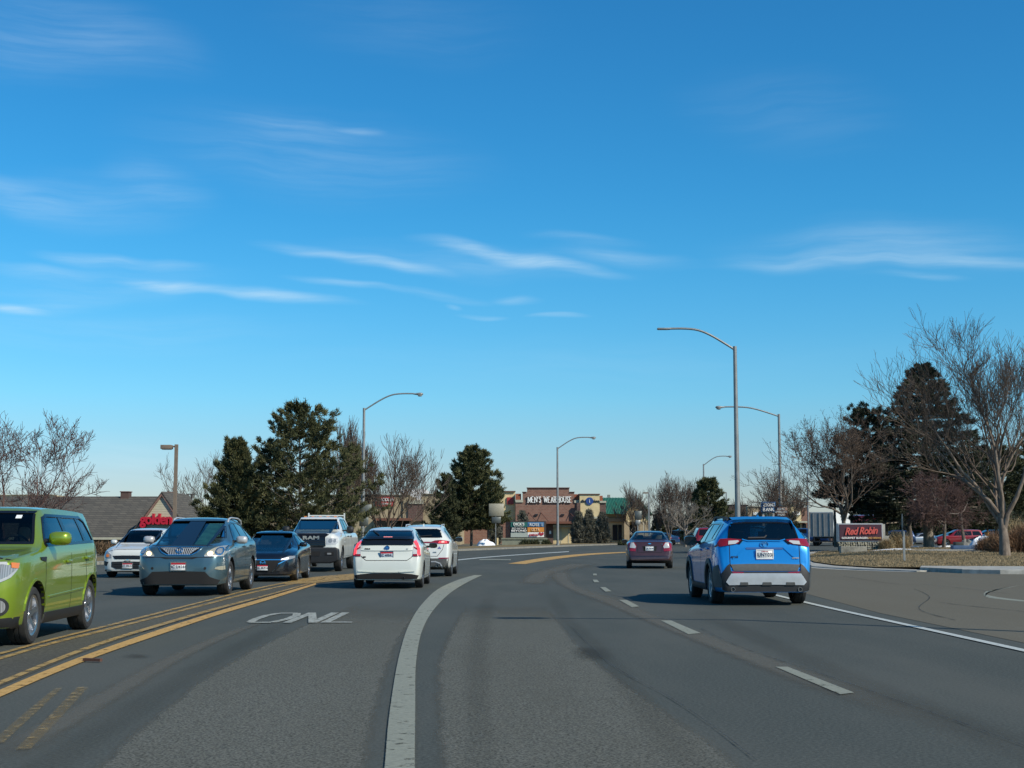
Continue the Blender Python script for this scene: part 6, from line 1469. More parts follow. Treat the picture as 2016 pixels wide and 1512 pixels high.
lamp_px(1098, 881, 148, 1174, 861, 'grey street lamp in front of the brick clothing shop', base_px=1098)
lamp_px(1536, 816, 107, 1411, 801, 'grey street lamp behind the brown scenic sign, its arm reaching left', base_px=1538)
lamp_px(1385, 914, 183, 1441, 898, 'farthest grey street lamp, standing before the round pine', base_px=1387)
lamp_px(1591, 930, 175, 1591.5, 929, 'slim grey pole lamp standing left of the parked trailer', base_px=1592) if False else None
t = thing('street_lamp', 'grey street lamp beside the road just outside the right edge of the picture', 'street lamp', (14.3, 14.1, 0), PI, 'tall street lamps along the curving road')
MB().tube([(0, 0, 0), (0, 0, 10.2)], [.12, .07], 12).build('pole', M_galv, t); MB().tube([(0, 0, 10.1), (1.2, 0, 10.5), (2.6, 0, 10.7)], .05, 8).build('arm', M_galv, t); MB().box(2.5, 3.2, -.16, .16, 10.62, 10.72).build('lamp_head', M_galv, t)
# car park lights
t = thing('parking_lot_lamp', 'brown square pole lamp with shoebox head by the gabled restaurant', 'lamp', (at(343, 1050, 72).x, 72, 0)); M_brz = simple('bronze_pole', (.19, .145, .105), .6, var=.1); H = zat(875, 72)
MB().box(-.08, .08, -.08, .08, 0, H).build('pole', M_brz, t); hd = bev(MB().box(-.78, -.22, -.22, .22, H - .24, H - .03).build('lamp_head', M_brz, t), .02); MB().box(-.72, -.28, -.17, .17, H - .27, H - .24).build('lamp_glass', M_lampg, hd); MB().box(-.22, -.08, -.04, .04, H - .15, H - .07).build('arm', M_brz, t)
t = thing('parking_lot_lamp', 'thin dark T shaped lamp above the roof of the steel blue crossover', 'lamp', (at(375, 1050, 150).x, 150, 0)); H = zat(972, 150)
MB().tube([(0, 0, 0), (0, 0, H)], .1, 6).build('pole', S_black, t); MB().box(-.5, -.1, -.12, .12, H - .1, H).box(.1, .5, -.12, .12, H - .1, H).box(-.1, .1, -.05, .05, H - .08, H - .02).build('lamp_head', S_black, t)
for i, (px, py, D, lb) in enumerate(((1278, 969, 140, 'brown shoebox lamp by the green roofed building'), (1431, 969, 190, 'dark shoebox lamp right of the round pine'))):
    t = thing('parking_lot_lamp', lb, 'lamp', (at(px, 1050, D).x, D, 0)); H = zat(py, D)
    MB().box(-.07, .07, -.07, .07, 0, H).build('pole', M_galv, t); MB().box(-.55, -.07, -.15, .15, H - .14, H).build('lamp_head', M_brz, t)
t = thing('light_pole', 'slim grey pole standing just left of the parked trailer', 'pole', (at(1592, 1050, 150).x, 150, 0)); MB().tube([(0, 0, 0), (0, 0, zat(932, 150))], [.11, .08], 8).build('pole', M_galv, t); MB().box(-.1, .5, -.1, .1, zat(932, 150) - .1, zat(932, 150)).build('lamp_head', M_galv, t)
t = thing('utility_pole', 'weathered wooden pole behind the bare trees near the tall pine', 'pole', (at(681, 1050, 125).x, 125, 0)); MB().tube([(0, 0, 0), (0, 0, zat(900, 125))], [.16, .12], 8).build('pole', M_fascia, t)
# ---- road signs
M_alu = simple('sign_back_aluminium', (0.10, 0.115, 0.11), 0.5, 0.3, var=.15); M_alub = simple('sign_back_tan', (0.30, 0.28, 0.21), 0.6, var=.12)
def road_sign(px, D, label, panels, pole_px=None, ptop=None, cat='road sign', z0=0.0, m=None):
    x = at(pole_px or px, 1050, D).x; root = thing('road_sign', label, cat, (x, D, z0))
    zt_ = zat(ptop if ptop else panels[0][2], D)
    MB().box(-.04, .04, .04, .10, 0, zt_ - z0).build('post', M_galv, root)
    out = []
    for a, b_, yt, yb_, mm in panels:
        o = MB().box(xat(a, D) - x, xat(b_, D) - x, 0, .035, zat(yb_, D) - z0, zat(yt, D) - z0).build('sign_panel', mm, root); bev(o, .012, 1); out.append(o)
    return root, out
road_sign(976, 147, 'back of a tan road sign on a post in front of the small pine', [(962.5, 992, 991.5, 1016, M_alub), (968, 986, 1017.5, 1030, M_alu)])
road_sign(1256, 120, 'grey sign backs on a post left of the maroon sedan mirror line', [(1250, 1263.5, 1006, 1023, M_alu), (1251.5, 1261, 1024, 1033, M_galv)])
road_sign(716, 99, 'grey sign backs on a post behind the lamp pole beside the white pickup', [(700, 731, 993, 1015, M_alu), (707, 725, 1017, 1036, M_alu)], pole_px=717)
B_sb = simple('sign_brown', (.12, .062, .045), .5, var=.05)
D = 104
rt, pn = road_sign(1538, D, 'brown scenic overlook sign on a post above the blue crossover', [(1525.5, 1552, 997, 1018.5, B_sb), (1529, 1551, 1020.5, 1032, B_sb)])
x = rt.location.x
for k, s_ in enumerate(('SCENIC', 'OVERLOOK', 'AHEAD')): text_mb(s_, .21, face_m(xat(1538.8, D) - x, -.012, zat(1002.3 + 5.6 * k, D)), .01, .003, xs=.82).build('sign_lettering', S_white, pn[0])
text_mb('HISTORICAL', .2, face_m(xat(1540, D) - x, -.012, zat(1026, D)), .01, .003, xs=.62).build('sign_lettering', S_white, pn[1])
D = 160
t = thing('bank_sign', 'blue bank sign with white serif letters left of the brown scenic sign', 'sign')
bd = pb('sign_panel', 1500, 1528, 988, 1008.5, D, .4, simple('bank_blue', (.012, .09, .22), .45, var=.03), t)
serif_text('ZIONS', 1514.5, 993.8, D, 6.3, S_white, 'sign_lettering', bd, 23); serif_text('BANK', 1513.5, 1003, D, 6.3, S_white, 'sign_lettering', bd, 21)
for px in (1504, 1524): MB().box(xat(px, D) - .12, xat(px, D) + .12, D + .1, D + .3, -.05, zat(1008, D)).build('post', M_conc, t)
D = 61.5; x = at(1779, 1050, D).x; t = thing('stop_sign', 'edge on stop sign on a thin post at the lawn edge', 'road sign', (x, D, .1)); zt_ = zat(1010, D) - .1
MB().box(-.045, .045, -.03, .03, 0, zat(1050, D)).build('post', M_galv, t)
o = MB().prism([(.40 * math.cos(PI / 8 + i * PI / 4), zt_ - .40 + .40 * math.sin(PI / 8 + i * PI / 4)) for i in range(8)], -.055, -.03, 'x', M=None); o = o.build('sign_panel', M_alu, t); o.rotation_euler = (0, 0, R(-12))
o = MB().prism([(.40 * math.cos(PI / 8 + i * PI / 4), zt_ - .86 + .20 * math.sin(PI / 8 + i * PI / 4)) for i in range(8)], -.055, -.03, 'x'); o = o.build('sign_panel', M_alu, t); o.rotation_euler = (0, 0, R(-12))
# ------------------------------------------------------------------ trees and plants
M_bark = simple('grey_bark', (0.125, 0.105, 0.085), 0.95, var=.35, scale=7, bmp=.7, stretch=(1, 1, .25))
M_barkl = simple('pale_bark', (0.21, 0.18, 0.145), 0.95, var=.40, scale=8, bmp=.8, stretch=(1, 1, .25))
M_bark2 = simple('brown_grey_bark', (0.165, 0.13, 0.10), 0.95, var=.40, scale=8, bmp=.8, stretch=(1, 1, .25))
M_twig = simple('grey_twigs', (0.12, 0.09, 0.068), 0.95, var=.25, scale=2)
M_twigr = simple('reddish_twigs', (0.105, 0.062, 0.052), 0.95, var=.3, scale=2)
M_twigd = simple('brown_twigs', (0.10, 0.07, 0.05), 0.95, var=.3, scale=2)
def needle(name, a, b_, sc=0.8):
    m, nt, b = new_mat(name); f = ramp(nt, noise(nt, sc, 5, 0.7), 0.32, 0.68); nt.links.new(mixc(nt, f, a + (1,), b_ + (1,)), b.inputs['Base Color'])
    b.inputs['Roughness'].default_value = 0.75; b.inputs['Specular IOR Level'].default_value = 0.25; return m
N_pine = needle('pine_needles', (0.036, 0.046, 0.020), (0.115, 0.115, 0.048))
N_dark = needle('dark_pine_needles', (0.028, 0.037, 0.018), (0.082, 0.085, 0.038))
N_spruce = needle('spruce_needles', (0.016, 0.024, 0.015), (0.055, 0.062, 0.034))
N_jun = needle('juniper_needles', (0.085, 0.088, 0.070), (0.17, 0.165, 0.125), 1.5)
def fork_tubes(V, F, branches, n):
    for pts, rs in branches:
        mb = V; k0 = len(mb)
        prev = None; m = len(pts)
        for i, p in enumerate(pts):
            d = (pts[min(i + 1, m - 1)] - pts[max(i - 1, 0)])
            d = d.normalized() if d.length > 1e-6 else Vector((0, 0, 1))
            a = d.orthogonal().normalized() if prev is None else (prev - d * prev.dot(d))
            a = a.normalized() if a.length > 1e-5 else d.orthogonal().normalized()
            prev = a; b = d.cross(a)
            for k in range(n):
                t = 2 * PI * k / n; mb.append(tuple(p + (a * math.cos(t) + b * math.sin(t)) * rs[i]))
        for i in range(m - 1):
            for k in range(n):
                k2 = (k + 1) % n; F.append((k0 + i * n + k, k0 + i * n + k2, k0 + (i + 1) * n + k2, k0 + (i + 1) * n + k))
def raw(name, V, F, mat, parent, smooth=True):
    me = bpy.data.meshes.new(name); me.from_pydata(V, [], F); me.materials.append(mat)
    if smooth: me.shade_smooth()
    o = bpy.data.objects.new(name, me); COL.objects.link(o); o.parent = parent; return o
def bare_tree(label, x, y, H, seed, trunk_h=0.18, spread=0.5, r0=0.2, levels=5, kids=(5, 6, 6, 5, 3), up=0.35, m_tr=None, m_tw=None, lean=(0, 0), z=0.0, twig=0.012, ang=(25, 50), name='bare_tree', droop=0.0, lim=5200, leaves=0, group=None, stems=1, ratio=(.55, .85), wob=.16):
    rn = random.Random(seed); root = thing(name, label, 'tree', (x, y, z), 0, group)
    B = [[] for _ in range(levels + 1)]; cnt = [0]; tips = []
    def grow(p, d, L, r, lv):
        if cnt[0] > lim: return
        cnt[0] += 1
        ns = 6 if lv == 0 else (5 if lv <= 2 else 3); pts = [p.copy()]; rs = [r]; q = p.copy(); dd = d.copy()
        rt = max(twig * .6, r * (0.55 if lv == 0 else .35))
        for i in range(ns):
            w_ = wob * (1 if lv else .35)
            dd = (dd + Vector((rn.gauss(0, w_), rn.gauss(0, w_), rn.gauss(0, w_ * .6) + (up * .22 if lv else .05) - droop * lv * .05))).normalized()
            q = q + dd * (L / ns); pts.append(q.copy()); rs.append(r + (rt - r) * (i + 1) / ns)
        B[lv].append((pts, rs))
        if lv >= levels: tips.append(pts[-1]); return
        k = kids[lv] + rn.randint(-1, 1) if lv else kids[0]
        for i in range(max(1, k)):
            t = (rn.uniform(.55, 1.0) if lv == 0 else rn.uniform(.22, 1.0)) if i else 1.0
            f = t * ns; j = min(int(f), ns - 1); pp = pts[j].lerp(pts[j + 1], f - j); rr = rs[j] + (rs[j + 1] - rs[j]) * (f - j)
            ax = (pts[j + 1] - pts[j]).normalized(); az_ = rn.uniform(0, 2 * PI) if lv else (2 * PI * i / max(1, k) + rn.uniform(-.4, .4))
            perp = ax.orthogonal().normalized(); perp = Quaternion(ax, az_) @ perp
            a = R(rn.uniform(*ang)) * (1.0 if lv else (0.35 + .9 * spread)) * (0.35 if (i == 0 and lv) else 1)
            nd_ = (ax * math.cos(a) + perp * math.sin(a)).normalized()
            nd_ = (nd_ + Vector((0, 0, up * .5))).normalized()
            if lv == 0: nl = (H - trunk_h * H) * rn.uniform(.55, .75)
            else: nl = L * rn.uniform(*ratio) * (1.0 - .35 * t * (lv > 0))
            grow(pp, nd_, nl, max(twig, rr * (.66 if lv == 0 else .62)), lv + 1)
    for s_ in range(stems):
        d0 = Vector((lean[0] + (rn.uniform(-.35, .35) if stems > 1 else 0), lean[1], 1)).normalized()
        grow(Vector((rn.uniform(-.2, .2) * (stems > 1), 0, -.1)), d0, trunk_h * H + .1, r0, 0)
    # the tallest twig reaches H
    zmax = max(q.z for lv in B for pts, _ in lv for q in pts); s = H / zmax
    V = []; Fc = []; 
    for lv in range(0, 2): fork_tubes(V, Fc, [([q * s for q in p], r) for p, r in B[lv]], 9 if lv == 0 else 6)
    raw('trunk', V, Fc, m_tr or M_bark, root)
    V = []; Fc = []
    for lv in range(2, levels + 1): fork_tubes(V, Fc, [([q * s for q in p], r) for p, r in B[lv]], 4 if lv < 4 else 3)
    raw('crown', V, Fc, m_tw or M_twig, root)
    if leaves:
        g = np.random.default_rng(seed); P = np.array([tuple(q * s) for q in tips]); P = P[g.integers(0, len(P), leaves)] + g.normal(0, .08, (leaves, 3))
        tri_mesh('dead_leaves', needles(P, g.normal(0, 1, (leaves, 3)) + np.array([0, 0, -1.2]), .11, .022, 1, g, 0), simple('dead_leaf', (.075, .05, .032), .9, var=.3), root)
    return root
def needles(P, Dr, ln, wd, k, g, spreadf=0.9):
    """k blades for every clump at P pointing along Dr"""
    n = len(P); P = np.repeat(P, k, 0); Dr = Dr / (np.linalg.norm(Dr, axis=1, keepdims=True) + 1e-9); Dr = np.repeat(Dr, k, 0)
    d = Dr + g.normal(0, 1, (n * k, 3)) * spreadf * .6; d /= np.linalg.norm(d, axis=1, keepdims=True) + 1e-9
    side = np.cross(d, g.normal(0, 1, (n * k, 3))); side /= np.linalg.norm(side, axis=1, keepdims=True) + 1e-9
    L = ln * g.uniform(.6, 1.2, (n * k, 1)); w_ = wd * g.uniform(.6, 1.3, (n * k, 1)); base = P + g.normal(0, ln * .25, (n * k, 3))
    return np.stack([base - side * w_, base + side * w_, base + d * L], 1)
def conifer(label, x, y, H, rad, seed, mat, z=0.0, prof=None, whorls=22, per=8, clumps=9, k=12, ln=.24, wd=.03, upturn=.35, bare=.06, r0=.16, name='pine_tree', offs=(0, 0), gaps=.25, group=None, irr=.3, trunk_m=None):
    """trunk, limbs, and needle tufts carried on side shoots"""
    g = np.random.default_rng(seed); rn = random.Random(seed); root = thing(name, label, 'tree', (x, y, z), 0, group)
    prof = prof or (lambda t: (1 - t) ** .75 * (.55 + .45 * min(1, t / .18)))
    V = []; Fc = []; pts = []; 
    for i in range(9):
        t = i / 8; pts.append(Vector((offs[0] * t + rn.gauss(0, .03) * H * .1 * (i > 0), offs[1] * t, H * .98 * t - .1 * (i == 0))))
    fork_tubes(V, Fc, [(pts, [r0 * (1 - .93 * i / 8) for i in range(9)])], 8)
    C_, D_ = [], []
    def axis(t):
        f = t * 8; j = min(int(f), 7); return pts[j].lerp(pts[j + 1], f - j)
    lob = [1 + irr * rn.uniform(-1, 1) for _ in range(7)]
    for w_ in range(whorls):
        t = bare + (1 - bare) * (w_ + rn.uniform(-.3, .3)) / whorls; t = min(max(t, bare), .985); a0 = rn.uniform(0, 6.28); nb = max(3, int(per * (1 - .45 * t)))
        for b_ in range(nb):
            if rn.random() < gaps * .35: continue
            a = a0 + 2 * PI * b_ / nb + rn.uniform(-.3, .3); L = rad * prof(t) * rn.uniform(1 - irr, 1 + irr * .6) * lob[int((a % 6.28) / 6.2832 * 7) % 7] + .12
            p = axis(t); d = Vector((math.cos(a), math.sin(a), upturn * (.2 + t))); q = [p]; 
            for i in range(1, 5):
                s_ = i / 4; q.append(p + Vector((math.cos(a), math.sin(a), 0)) * L * s_ + Vector((0, 0, L * (upturn * (.1 + .9 * t) * s_ + (.30 * upturn) * s_ * s_ - .12 * (1 - t) * s_))))
            fork_tubes(V, Fc, [(q, [max(.012, r0 * .28 * (1 - t * .6)) * (1 - .8 * i / 4) for i in range(5)])], 4)
            nc = max(3, int(clumps * (.35 + .65 * L / rad)))
            for c_ in range(nc):
                s_ = rn.uniform(.18, 1.0) ** .8; f = s_ * 4; j = min(int(f), 3); pp = q[j].lerp(q[j + 1], f - j)
                sd = rn.choice((-1, 1)) * rn.uniform(.05, .42) * L * (1.15 - s_); n_ = Vector((-math.sin(a), math.cos(a), 0))
                end = pp + n_ * sd + Vector((math.cos(a), math.sin(a), 0)) * abs(sd) * .5 + Vector((0, 0, rn.uniform(-.05, .25) * upturn * abs(sd) + rn.gauss(0, .05)))
                for e in (0.45, 0.75, 1.0):
                    m = pp.lerp(end, e); C_.append(tuple(m)); D_.append((math.cos(a) * .8 + n_.x * sd, math.sin(a) * .8 + n_.y * sd, .25 + upturn * .9))
            C_.append(tuple(q[-1])); D_.append((math.cos(a), math.sin(a), .5 + upturn))
    for i in range(6): C_.append(tuple(axis(.93 + .012 * i))); D_.append((0, 0, 1))
    raw('trunk', V, Fc, trunk_m or M_bark, root)
    tri_mesh('crown', needles(np.array(C_), np.array(D_), ln, wd, k, g), mat, root)
    return root
def hgt(py, D, z=0.0): return zat(py, D) - z
def px_x(px, D): return at(px, 1050, D).x
GB = 'bare winter trees'
# left edge bare tree
bare_tree('wide bare tree at the left edge behind the lime green hatchback', px_x(38, 60), 60, hgt(786, 60), 11, trunk_h=.14, spread=1.25, r0=.17, levels=5, kids=(8, 6, 6, 5, 4), up=.30, wob=.22, m_tw=M_twigr, m_tr=M_twigr, twig=.011, ang=(28, 58), lean=(.08, 0), lim=5200)
bare_tree('faint bare tree peeping out left of the dark pines', px_x(425, 120), 120, hgt(885, 120), 5, spread=.8, r0=.13, levels=4, kids=(6, 6, 5, 4), up=.4, twig=.014, lim=1500)
# pines left of centre
conifer('broad dark pine, shorter left one of the pine group behind the black car', px_x(464, 92), 92, hgt(866, 92), 2.7, 21, N_pine, upturn=.8, whorls=28, per=10, clumps=12, k=14, prof=lambda t: (1 - t) ** .7 * (.8 + .2 * min(1, t / .2)), ln=.27, wd=.03)
conifer('tallest shaggy pine of the group behind the white pickup', px_x(592, 93), 93, hgt(796, 93), 3.6, 22, N_pine, upturn=.7, whorls=29, per=9, clumps=12, k=14, irr=.38, prof=lambda t: (.95 if t < .42 else .95 * max(0.0, (1 - t) / .58) ** .72) * (.8 + .2 * min(1, t / .12)), ln=.27, wd=.030, offs=(-.2, 0), gaps=.6)
conifer('bushy low pine squeezed between the two larger pines', px_x(528, 95), 95, hgt(866, 95), 2.0, 23, N_dark, upturn=.6, whorls=18, per=8, clumps=9, k=12, ln=.27, wd=.03, prof=lambda t: (1 - t) ** .45)
conifer('leaning olive pine with open branches right of the tallest pine', px_x(640, 96), 96, hgt(880, 96), 2.4, 24, N_pine, upturn=.7, whorls=17, per=7, clumps=8, k=12, ln=.27, wd=.03, prof=lambda t: (1 - t) ** .4, offs=(1.4, 0), gaps=.9)
bare_tree('upright bare tree right behind the olive pine', px_x(690, 112), 112, hgt(818, 112), 31, trunk_h=.10, spread=.55, r0=.17, levels=4, kids=(8, 7, 6, 5), up=1.1, wob=.1, twig=.016, ang=(14, 34), lim=2600, m_tr=M_twigd)
bare_tree('bare vase shaped tree leaning right over the noodle restaurant', px_x(752, 116), 116, hgt(850, 116), 32, trunk_h=.14, spread=1.3, r0=.19, levels=4, kids=(9, 8, 7, 5), up=.62, wob=.12, twig=.015, ang=(24, 50), lean=(.25, 0), lim=3300, m_tr=M_twigd)
bare_tree('small bare tree just behind the lamp pole by the pickup', px_x(655, 118), 118, hgt(850, 118), 33, trunk_h=.1, spread=.6, r0=.14, levels=4, kids=(6, 6, 6, 4), up=.9, twig=.015, ang=(16, 40), lim=1800)
# centre pines
conifer('tall loose pine in front of the brick wing, lit olive green', px_x(928, 150), 150, hgt(878, 150), 4.1, 41, N_pine, upturn=.7, whorls=28, per=10, clumps=13, k=14, irr=.3, prof=lambda t: (.70 + .30 * min(1, t / .2)) * (1 - t) ** .70, ln=.36, wd=.05, gaps=.3, bare=.16)
conifer('darker small pine left of the loose centre pine', px_x(876, 146), 146, hgt(934, 146), 2.7, 42, N_dark, upturn=.75, whorls=18, per=8, clumps=9, k=12, ln=.33, wd=.045, bare=.08)
# upright junipers in front of the shops
for i, (px, yt, r_) in enumerate(((1139, 1012, .95), (1159.5, 1008, .85), (1186, 1014, .95))):
    conifer(('bluish column juniper, leftmost in front of the cream bay shop', 'bluish column juniper, middle and tallest before the cream bay shop', 'bluish column juniper before the right brick pier')[i], px_x(px, 176), 176, hgt(yt, 176), r_, 50 + i, N_jun, upturn=1.6, whorls=20, per=8, clumps=5, k=11, ln=.32, wd=.045, bare=.01, prof=lambda t: (1 - t) ** .85 * (.75 + .25 * min(1, t / .15)), irr=.15, r0=.08, name='juniper', group='column junipers before the shops')
conifer('tiny juniper peak above the shop directory sign', px_x(1029, 172), 172, hgt(1010, 172), .7, 54, N_jun, upturn=1.5, whorls=14, per=7, clumps=5, k=10, ln=.3, wd=.04, bare=.01, r0=.06, name='juniper')
conifer('thin juniper beside the brick wing and snow heap', px_x(975, 180), 180, hgt(1040, 180), .8, 55, N_jun, upturn=1.4, whorls=12, per=7, clumps=5, k=10, ln=.3, wd=.04, bare=.01, r0=.06, name='juniper')
# right of the green roof
for i, (px, yt, D_, sd, lb) in enumerate(((1254, 945, 175, 61, 'slender bare tree in front of the green roofed gable'), (1318, 925, 165, 62, 'tall fine bare tree left of the round pine'), (1352, 935, 168, 63, 'bare tree touching the round pine'), (1290, 990, 170, 64, 'low brown bare tree behind the maroon sedan'))):
    bare_tree(lb, px_x(px, D_), D_, hgt(yt, D_), sd, trunk_h=.12, spread=.55, r0=.14, levels=4, kids=(7, 7, 6, 4), up=.6, twig=.018, ang=(18, 42), lim=2300)
bare_tree('small pale bare tree with clear trunk by the lamp, left of the red car', px_x(1349, 140), 140, hgt(975, 140), 66, trunk_h=.30, spread=1.1, r0=.17, levels=4, kids=(7, 6, 5, 4), up=.25, twig=.015, ang=(30, 60), lim=2000, m_tr=M_barkl, m_tw=M_barkl)
conifer('round green pine between the lamps behind the blue crossover', px_x(1396, 158), 158, hgt(941, 158), 3.4, 67, N_pine, upturn=.5, whorls=22, per=9, clumps=11, k=13, ln=.33, wd=.045, prof=lambda t: (1 - t) ** .62, bare=.04, irr=.15)
bare_tree('broad bare vase tree behind the bank sign', px_x(1528, 165), 165, hgt(924, 165), 68, trunk_h=.14, spread=1.0, r0=.2, levels=4, kids=(9, 8, 6, 5), up=.5, twig=.018, ang=(22, 48), lim=3200, m_tr=M_barkl)
bare_tree('small bare tree left of the bank sign', px_x(1470, 175), 175, hgt(970, 175), 69, trunk_h=.14, spread=.6, r0=.1, levels=4, kids=(6, 6, 5, 4), up=.7, twig=.016, ang=(18, 42), lim=900)
conifer('small dark shrub like conifer behind the scenic sign', px_x(1556, 180), 180, hgt(1012, 180), 1.3, 70, N_dark, upturn=1.0, whorls=12, per=7, clumps=6, k=10, ln=.33, wd=.045, bare=.02)
for i, (px, yt, D_) in enumerate(((1306, 1016, 195), (1372, 1020, 200), (1335, 1024, 190), (1420, 1012, 200), (1455, 1022, 205))):
    conifer(('dark bush left of the round pine', 'dark bush under the round pine', 'dark bush behind the small pale tree', 'dark shrub right of the round pine', 'dark shrub before the brown shop')[i], px_x(px, D_), D_, hgt(yt, D_), 2.0, 75 + i, N_dark, upturn=.8, whorls=10, per=8, clumps=8, k=11, ln=.36, wd=.055, bare=.02, prof=lambda t: (1 - t) ** .4, name='evergreen_bush')
# right-hand group on the lawn
z_ = lambda px, D: lawn_z(px_x(px, D), D)
bare_tree('large pale barked bare tree with forked trunk at the right edge', px_x(1977, 68.8), 68.8, 12.6, 101, trunk_h=.20, spread=.62, r0=.29, levels=5, kids=(7, 6, 6, 5, 4), up=.46, wob=.19, ratio=(.6, .9), m_tr=M_bark2, m_tw=M_twig, z=z_(1977, 68.8) - .05, twig=.010, ang=(24, 50), lim=6000)
bare_tree('bare tree with clinging dead leaves behind the restaurant sign', px_x(1668, 99), 99, hgt(788, 99) - .4, 102, trunk_h=.30, spread=.85, r0=.19, levels=5, kids=(7, 7, 5, 5, 3), up=.30, wob=.2, m_tw=M_twigd, m_tr=M_bark, z=z_(1668, 99), twig=.014, ang=(28, 56), lean=(-.04, 0), lim=4600, leaves=5200)
conifer('tall dark spruce towering over the lawn', px_x(1828, 103), 103, hgt(709, 103) - .3, 6.8, 103, N_spruce, z=z_(1828, 103), upturn=.10, whorls=42, per=11, clumps=15, k=14, ln=.27, wd=.034, prof=lambda t: (1 - t) ** .68 * (.82 + .18 * min(1, t / .1)), bare=.15, r0=.42, irr=.22, gaps=.2, name='spruce_tree', trunk_m=M_barkl)
conifer('black green pine with upturned tufts behind the restaurant sign', px_x(1716, 108), 108, hgt(805, 108) - .3, 3.1, 104, N_spruce, z=.4, upturn=.45, whorls=26, per=9, clumps=11, k=13, ln=.28, wd=.035, prof=lambda t: (.62 + .38 * min(1, t / .12)) * (1 - t) ** .36, bare=.24, irr=.35, gaps=.5)
conifer('low spreading dark pine hanging over the trailer', px_x(1645, 108), 108, hgt(925, 108) - .3, 2.5, 105, N_spruce, z=.4, upturn=.5, whorls=10, per=8, clumps=9, k=13, ln=.28, wd=.035, prof=lambda t: (1 - t) ** .45, bare=.56, irr=.4)
conifer('green pine behind the large forked bare tree', px_x(1962, 118), 118, hgt(880, 118) - .3, 4.6, 106, N_dark, z=.2, upturn=.4, whorls=22, per=9, clumps=12, k=13, ln=.32, wd=.04, prof=lambda t: (1 - t) ** .5, bare=.22, irr=.25)
conifer('wide olive pine at the right edge behind the bushes', px_x(2050, 125), 125, hgt(850, 125) - .3, 4.8, 107, N_pine, z=.2, upturn=.4, whorls=22, per=9, clumps=12, k=12, ln=.34, wd=.045, prof=lambda t: (1 - t) ** .5, bare=.22, irr=.25)
bare_tree('low reddish brown weeping tree in front of the spruce', px_x(1857, 92), 92, hgt(922, 92) - .3, 108, trunk_h=.40, spread=1.3, r0=.13, levels=5, kids=(9, 8, 7, 5, 3), up=.16, m_tw=M_twigr, m_tr=M_bark, z=z_(1857, 92), twig=.012, ang=(32, 62), droop=.05, lim=6000, name='weeping_tree', ratio=(.6, .85))
bare_tree('second reddish brown weeping tree right of the spruce trunk', px_x(1898, 96), 96, hgt(935, 96) - .3, 109, trunk_h=.42, spread=1.3, r0=.14, levels=5, kids=(9, 8, 6, 5, 3), up=.16, m_tw=M_twigr, m_tr=M_bark, z=z_(1898, 96), twig=.012, ang=(32, 62), droop=.05, lim=4500, name='weeping_tree')
# stumps of trunks seen below the crowns
for px, D_, w_, top, lb in ((1746, 108, .20, 4.5, 'thin trunked tree standing left of the stop sign'), (1790, 112, .24, 4.5, 'brown trunked tree behind the stop sign')):
    bare_tree(lb, px_x(px, D_), D_, top, int(px), trunk_h=.5, spread=.8, r0=w_, levels=3, kids=(6, 5, 5), up=.3, z=.3, twig=.016, lim=300)
def bush(label, px, D, w_, h, mat, seed, n=2200, ln=.28, wd=.02, z=None, name='shrub', up=1.0):
    g = np.random.default_rng(seed); x = px_x(px, D); zz = lawn_z(x, D) if z is None else z
    root = thing(name, label, 'shrub', (x, D, zz)); u = g.normal(0, 1, (n, 3)); u /= np.linalg.norm(u, axis=1, keepdims=True); u[:, 2] = abs(u[:, 2]); r = g.uniform(.3, 1, (n, 1)) ** .5
    P = u * r * np.array([w_ / 2, w_ / 2.6, h * .85]) * (1 + .18 * np.sin(u[:, :1] * 7 + seed)); tri_mesh('foliage', needles(P, u + np.array([0, 0, up]), ln, wd, 2, g), mat, root)
    V = []; Fc = []; rn = random.Random(seed)
    fork_tubes(V, Fc, [([Vector((0, 0, -.05)), Vector((rn.uniform(-.2, .2) * w_, rn.uniform(-.15, .15) * w_, h * .5))], [.025, .01]) for _ in range(9)], 4); raw('stem', V, Fc, M_bark, root); return root
N_rust = needle('rusty_stems', (0.13, 0.065, 0.035), (0.24, 0.15, 0.085), 1.5); N_straw = needle('straw', (0.25, 0.18, 0.09), (0.42, 0.32, 0.18), 1.5)
bush('rusty brown bush at the right edge behind the forked tree', 2012, 74, 3.4, 1.35, N_rust, 1, 6000, .35, .012)
bush('rusty brown bush left of the forked tree, by the snow', 1958, 78, 1.8, .95, N_rust, 2, 3500, .3, .012)
bush('straw coloured ornamental grass tuft right of the restaurant sign', 1766, 91, 1.4, .95, N_straw, 3, 2600, .45, .012, name='ornamental_grass', up=2)
bush('small straw tuft against the stone base of the restaurant sign', 1745, 87.6, .8, .5, N_straw, 4, 1300, .3, .012, name='ornamental_grass', up=2)
bush('straw tuft at the right edge above the rusty bush', 2000, 80, 1.6, 1.7, N_straw, 5, 2000, .5, .012, name='ornamental_grass', up=2)
for i, (px, w_) in enumerate(((1035, 1.6), (1052, 1.2), (1076, 1.0), (1230, 1.4))):
    bush(('low dark shrub, left one before the directory sign', 'low dark shrub, right one before the directory sign', 'low dark shrub beside the brick pier', 'low brown shrub before the green roofed building')[i], px, 160, w_, .5, N_dark, 10 + i, 500, .3, .04, z=0.0)
N_hedge = needle('hedge_brown', (0.10, 0.065, 0.038), (0.19, 0.125, 0.07), 1.5)
for i in range(5): bush(('leftmost', 'second', 'third', 'fourth', 'rightmost')[i] + ' low brown hedge clump along the wall of the gabled restaurant', 30 + 52 * i, 88, 2.0, .7, N_hedge, 20 + i, 1600, .25, .02, z=.1, name='hedge_clump')

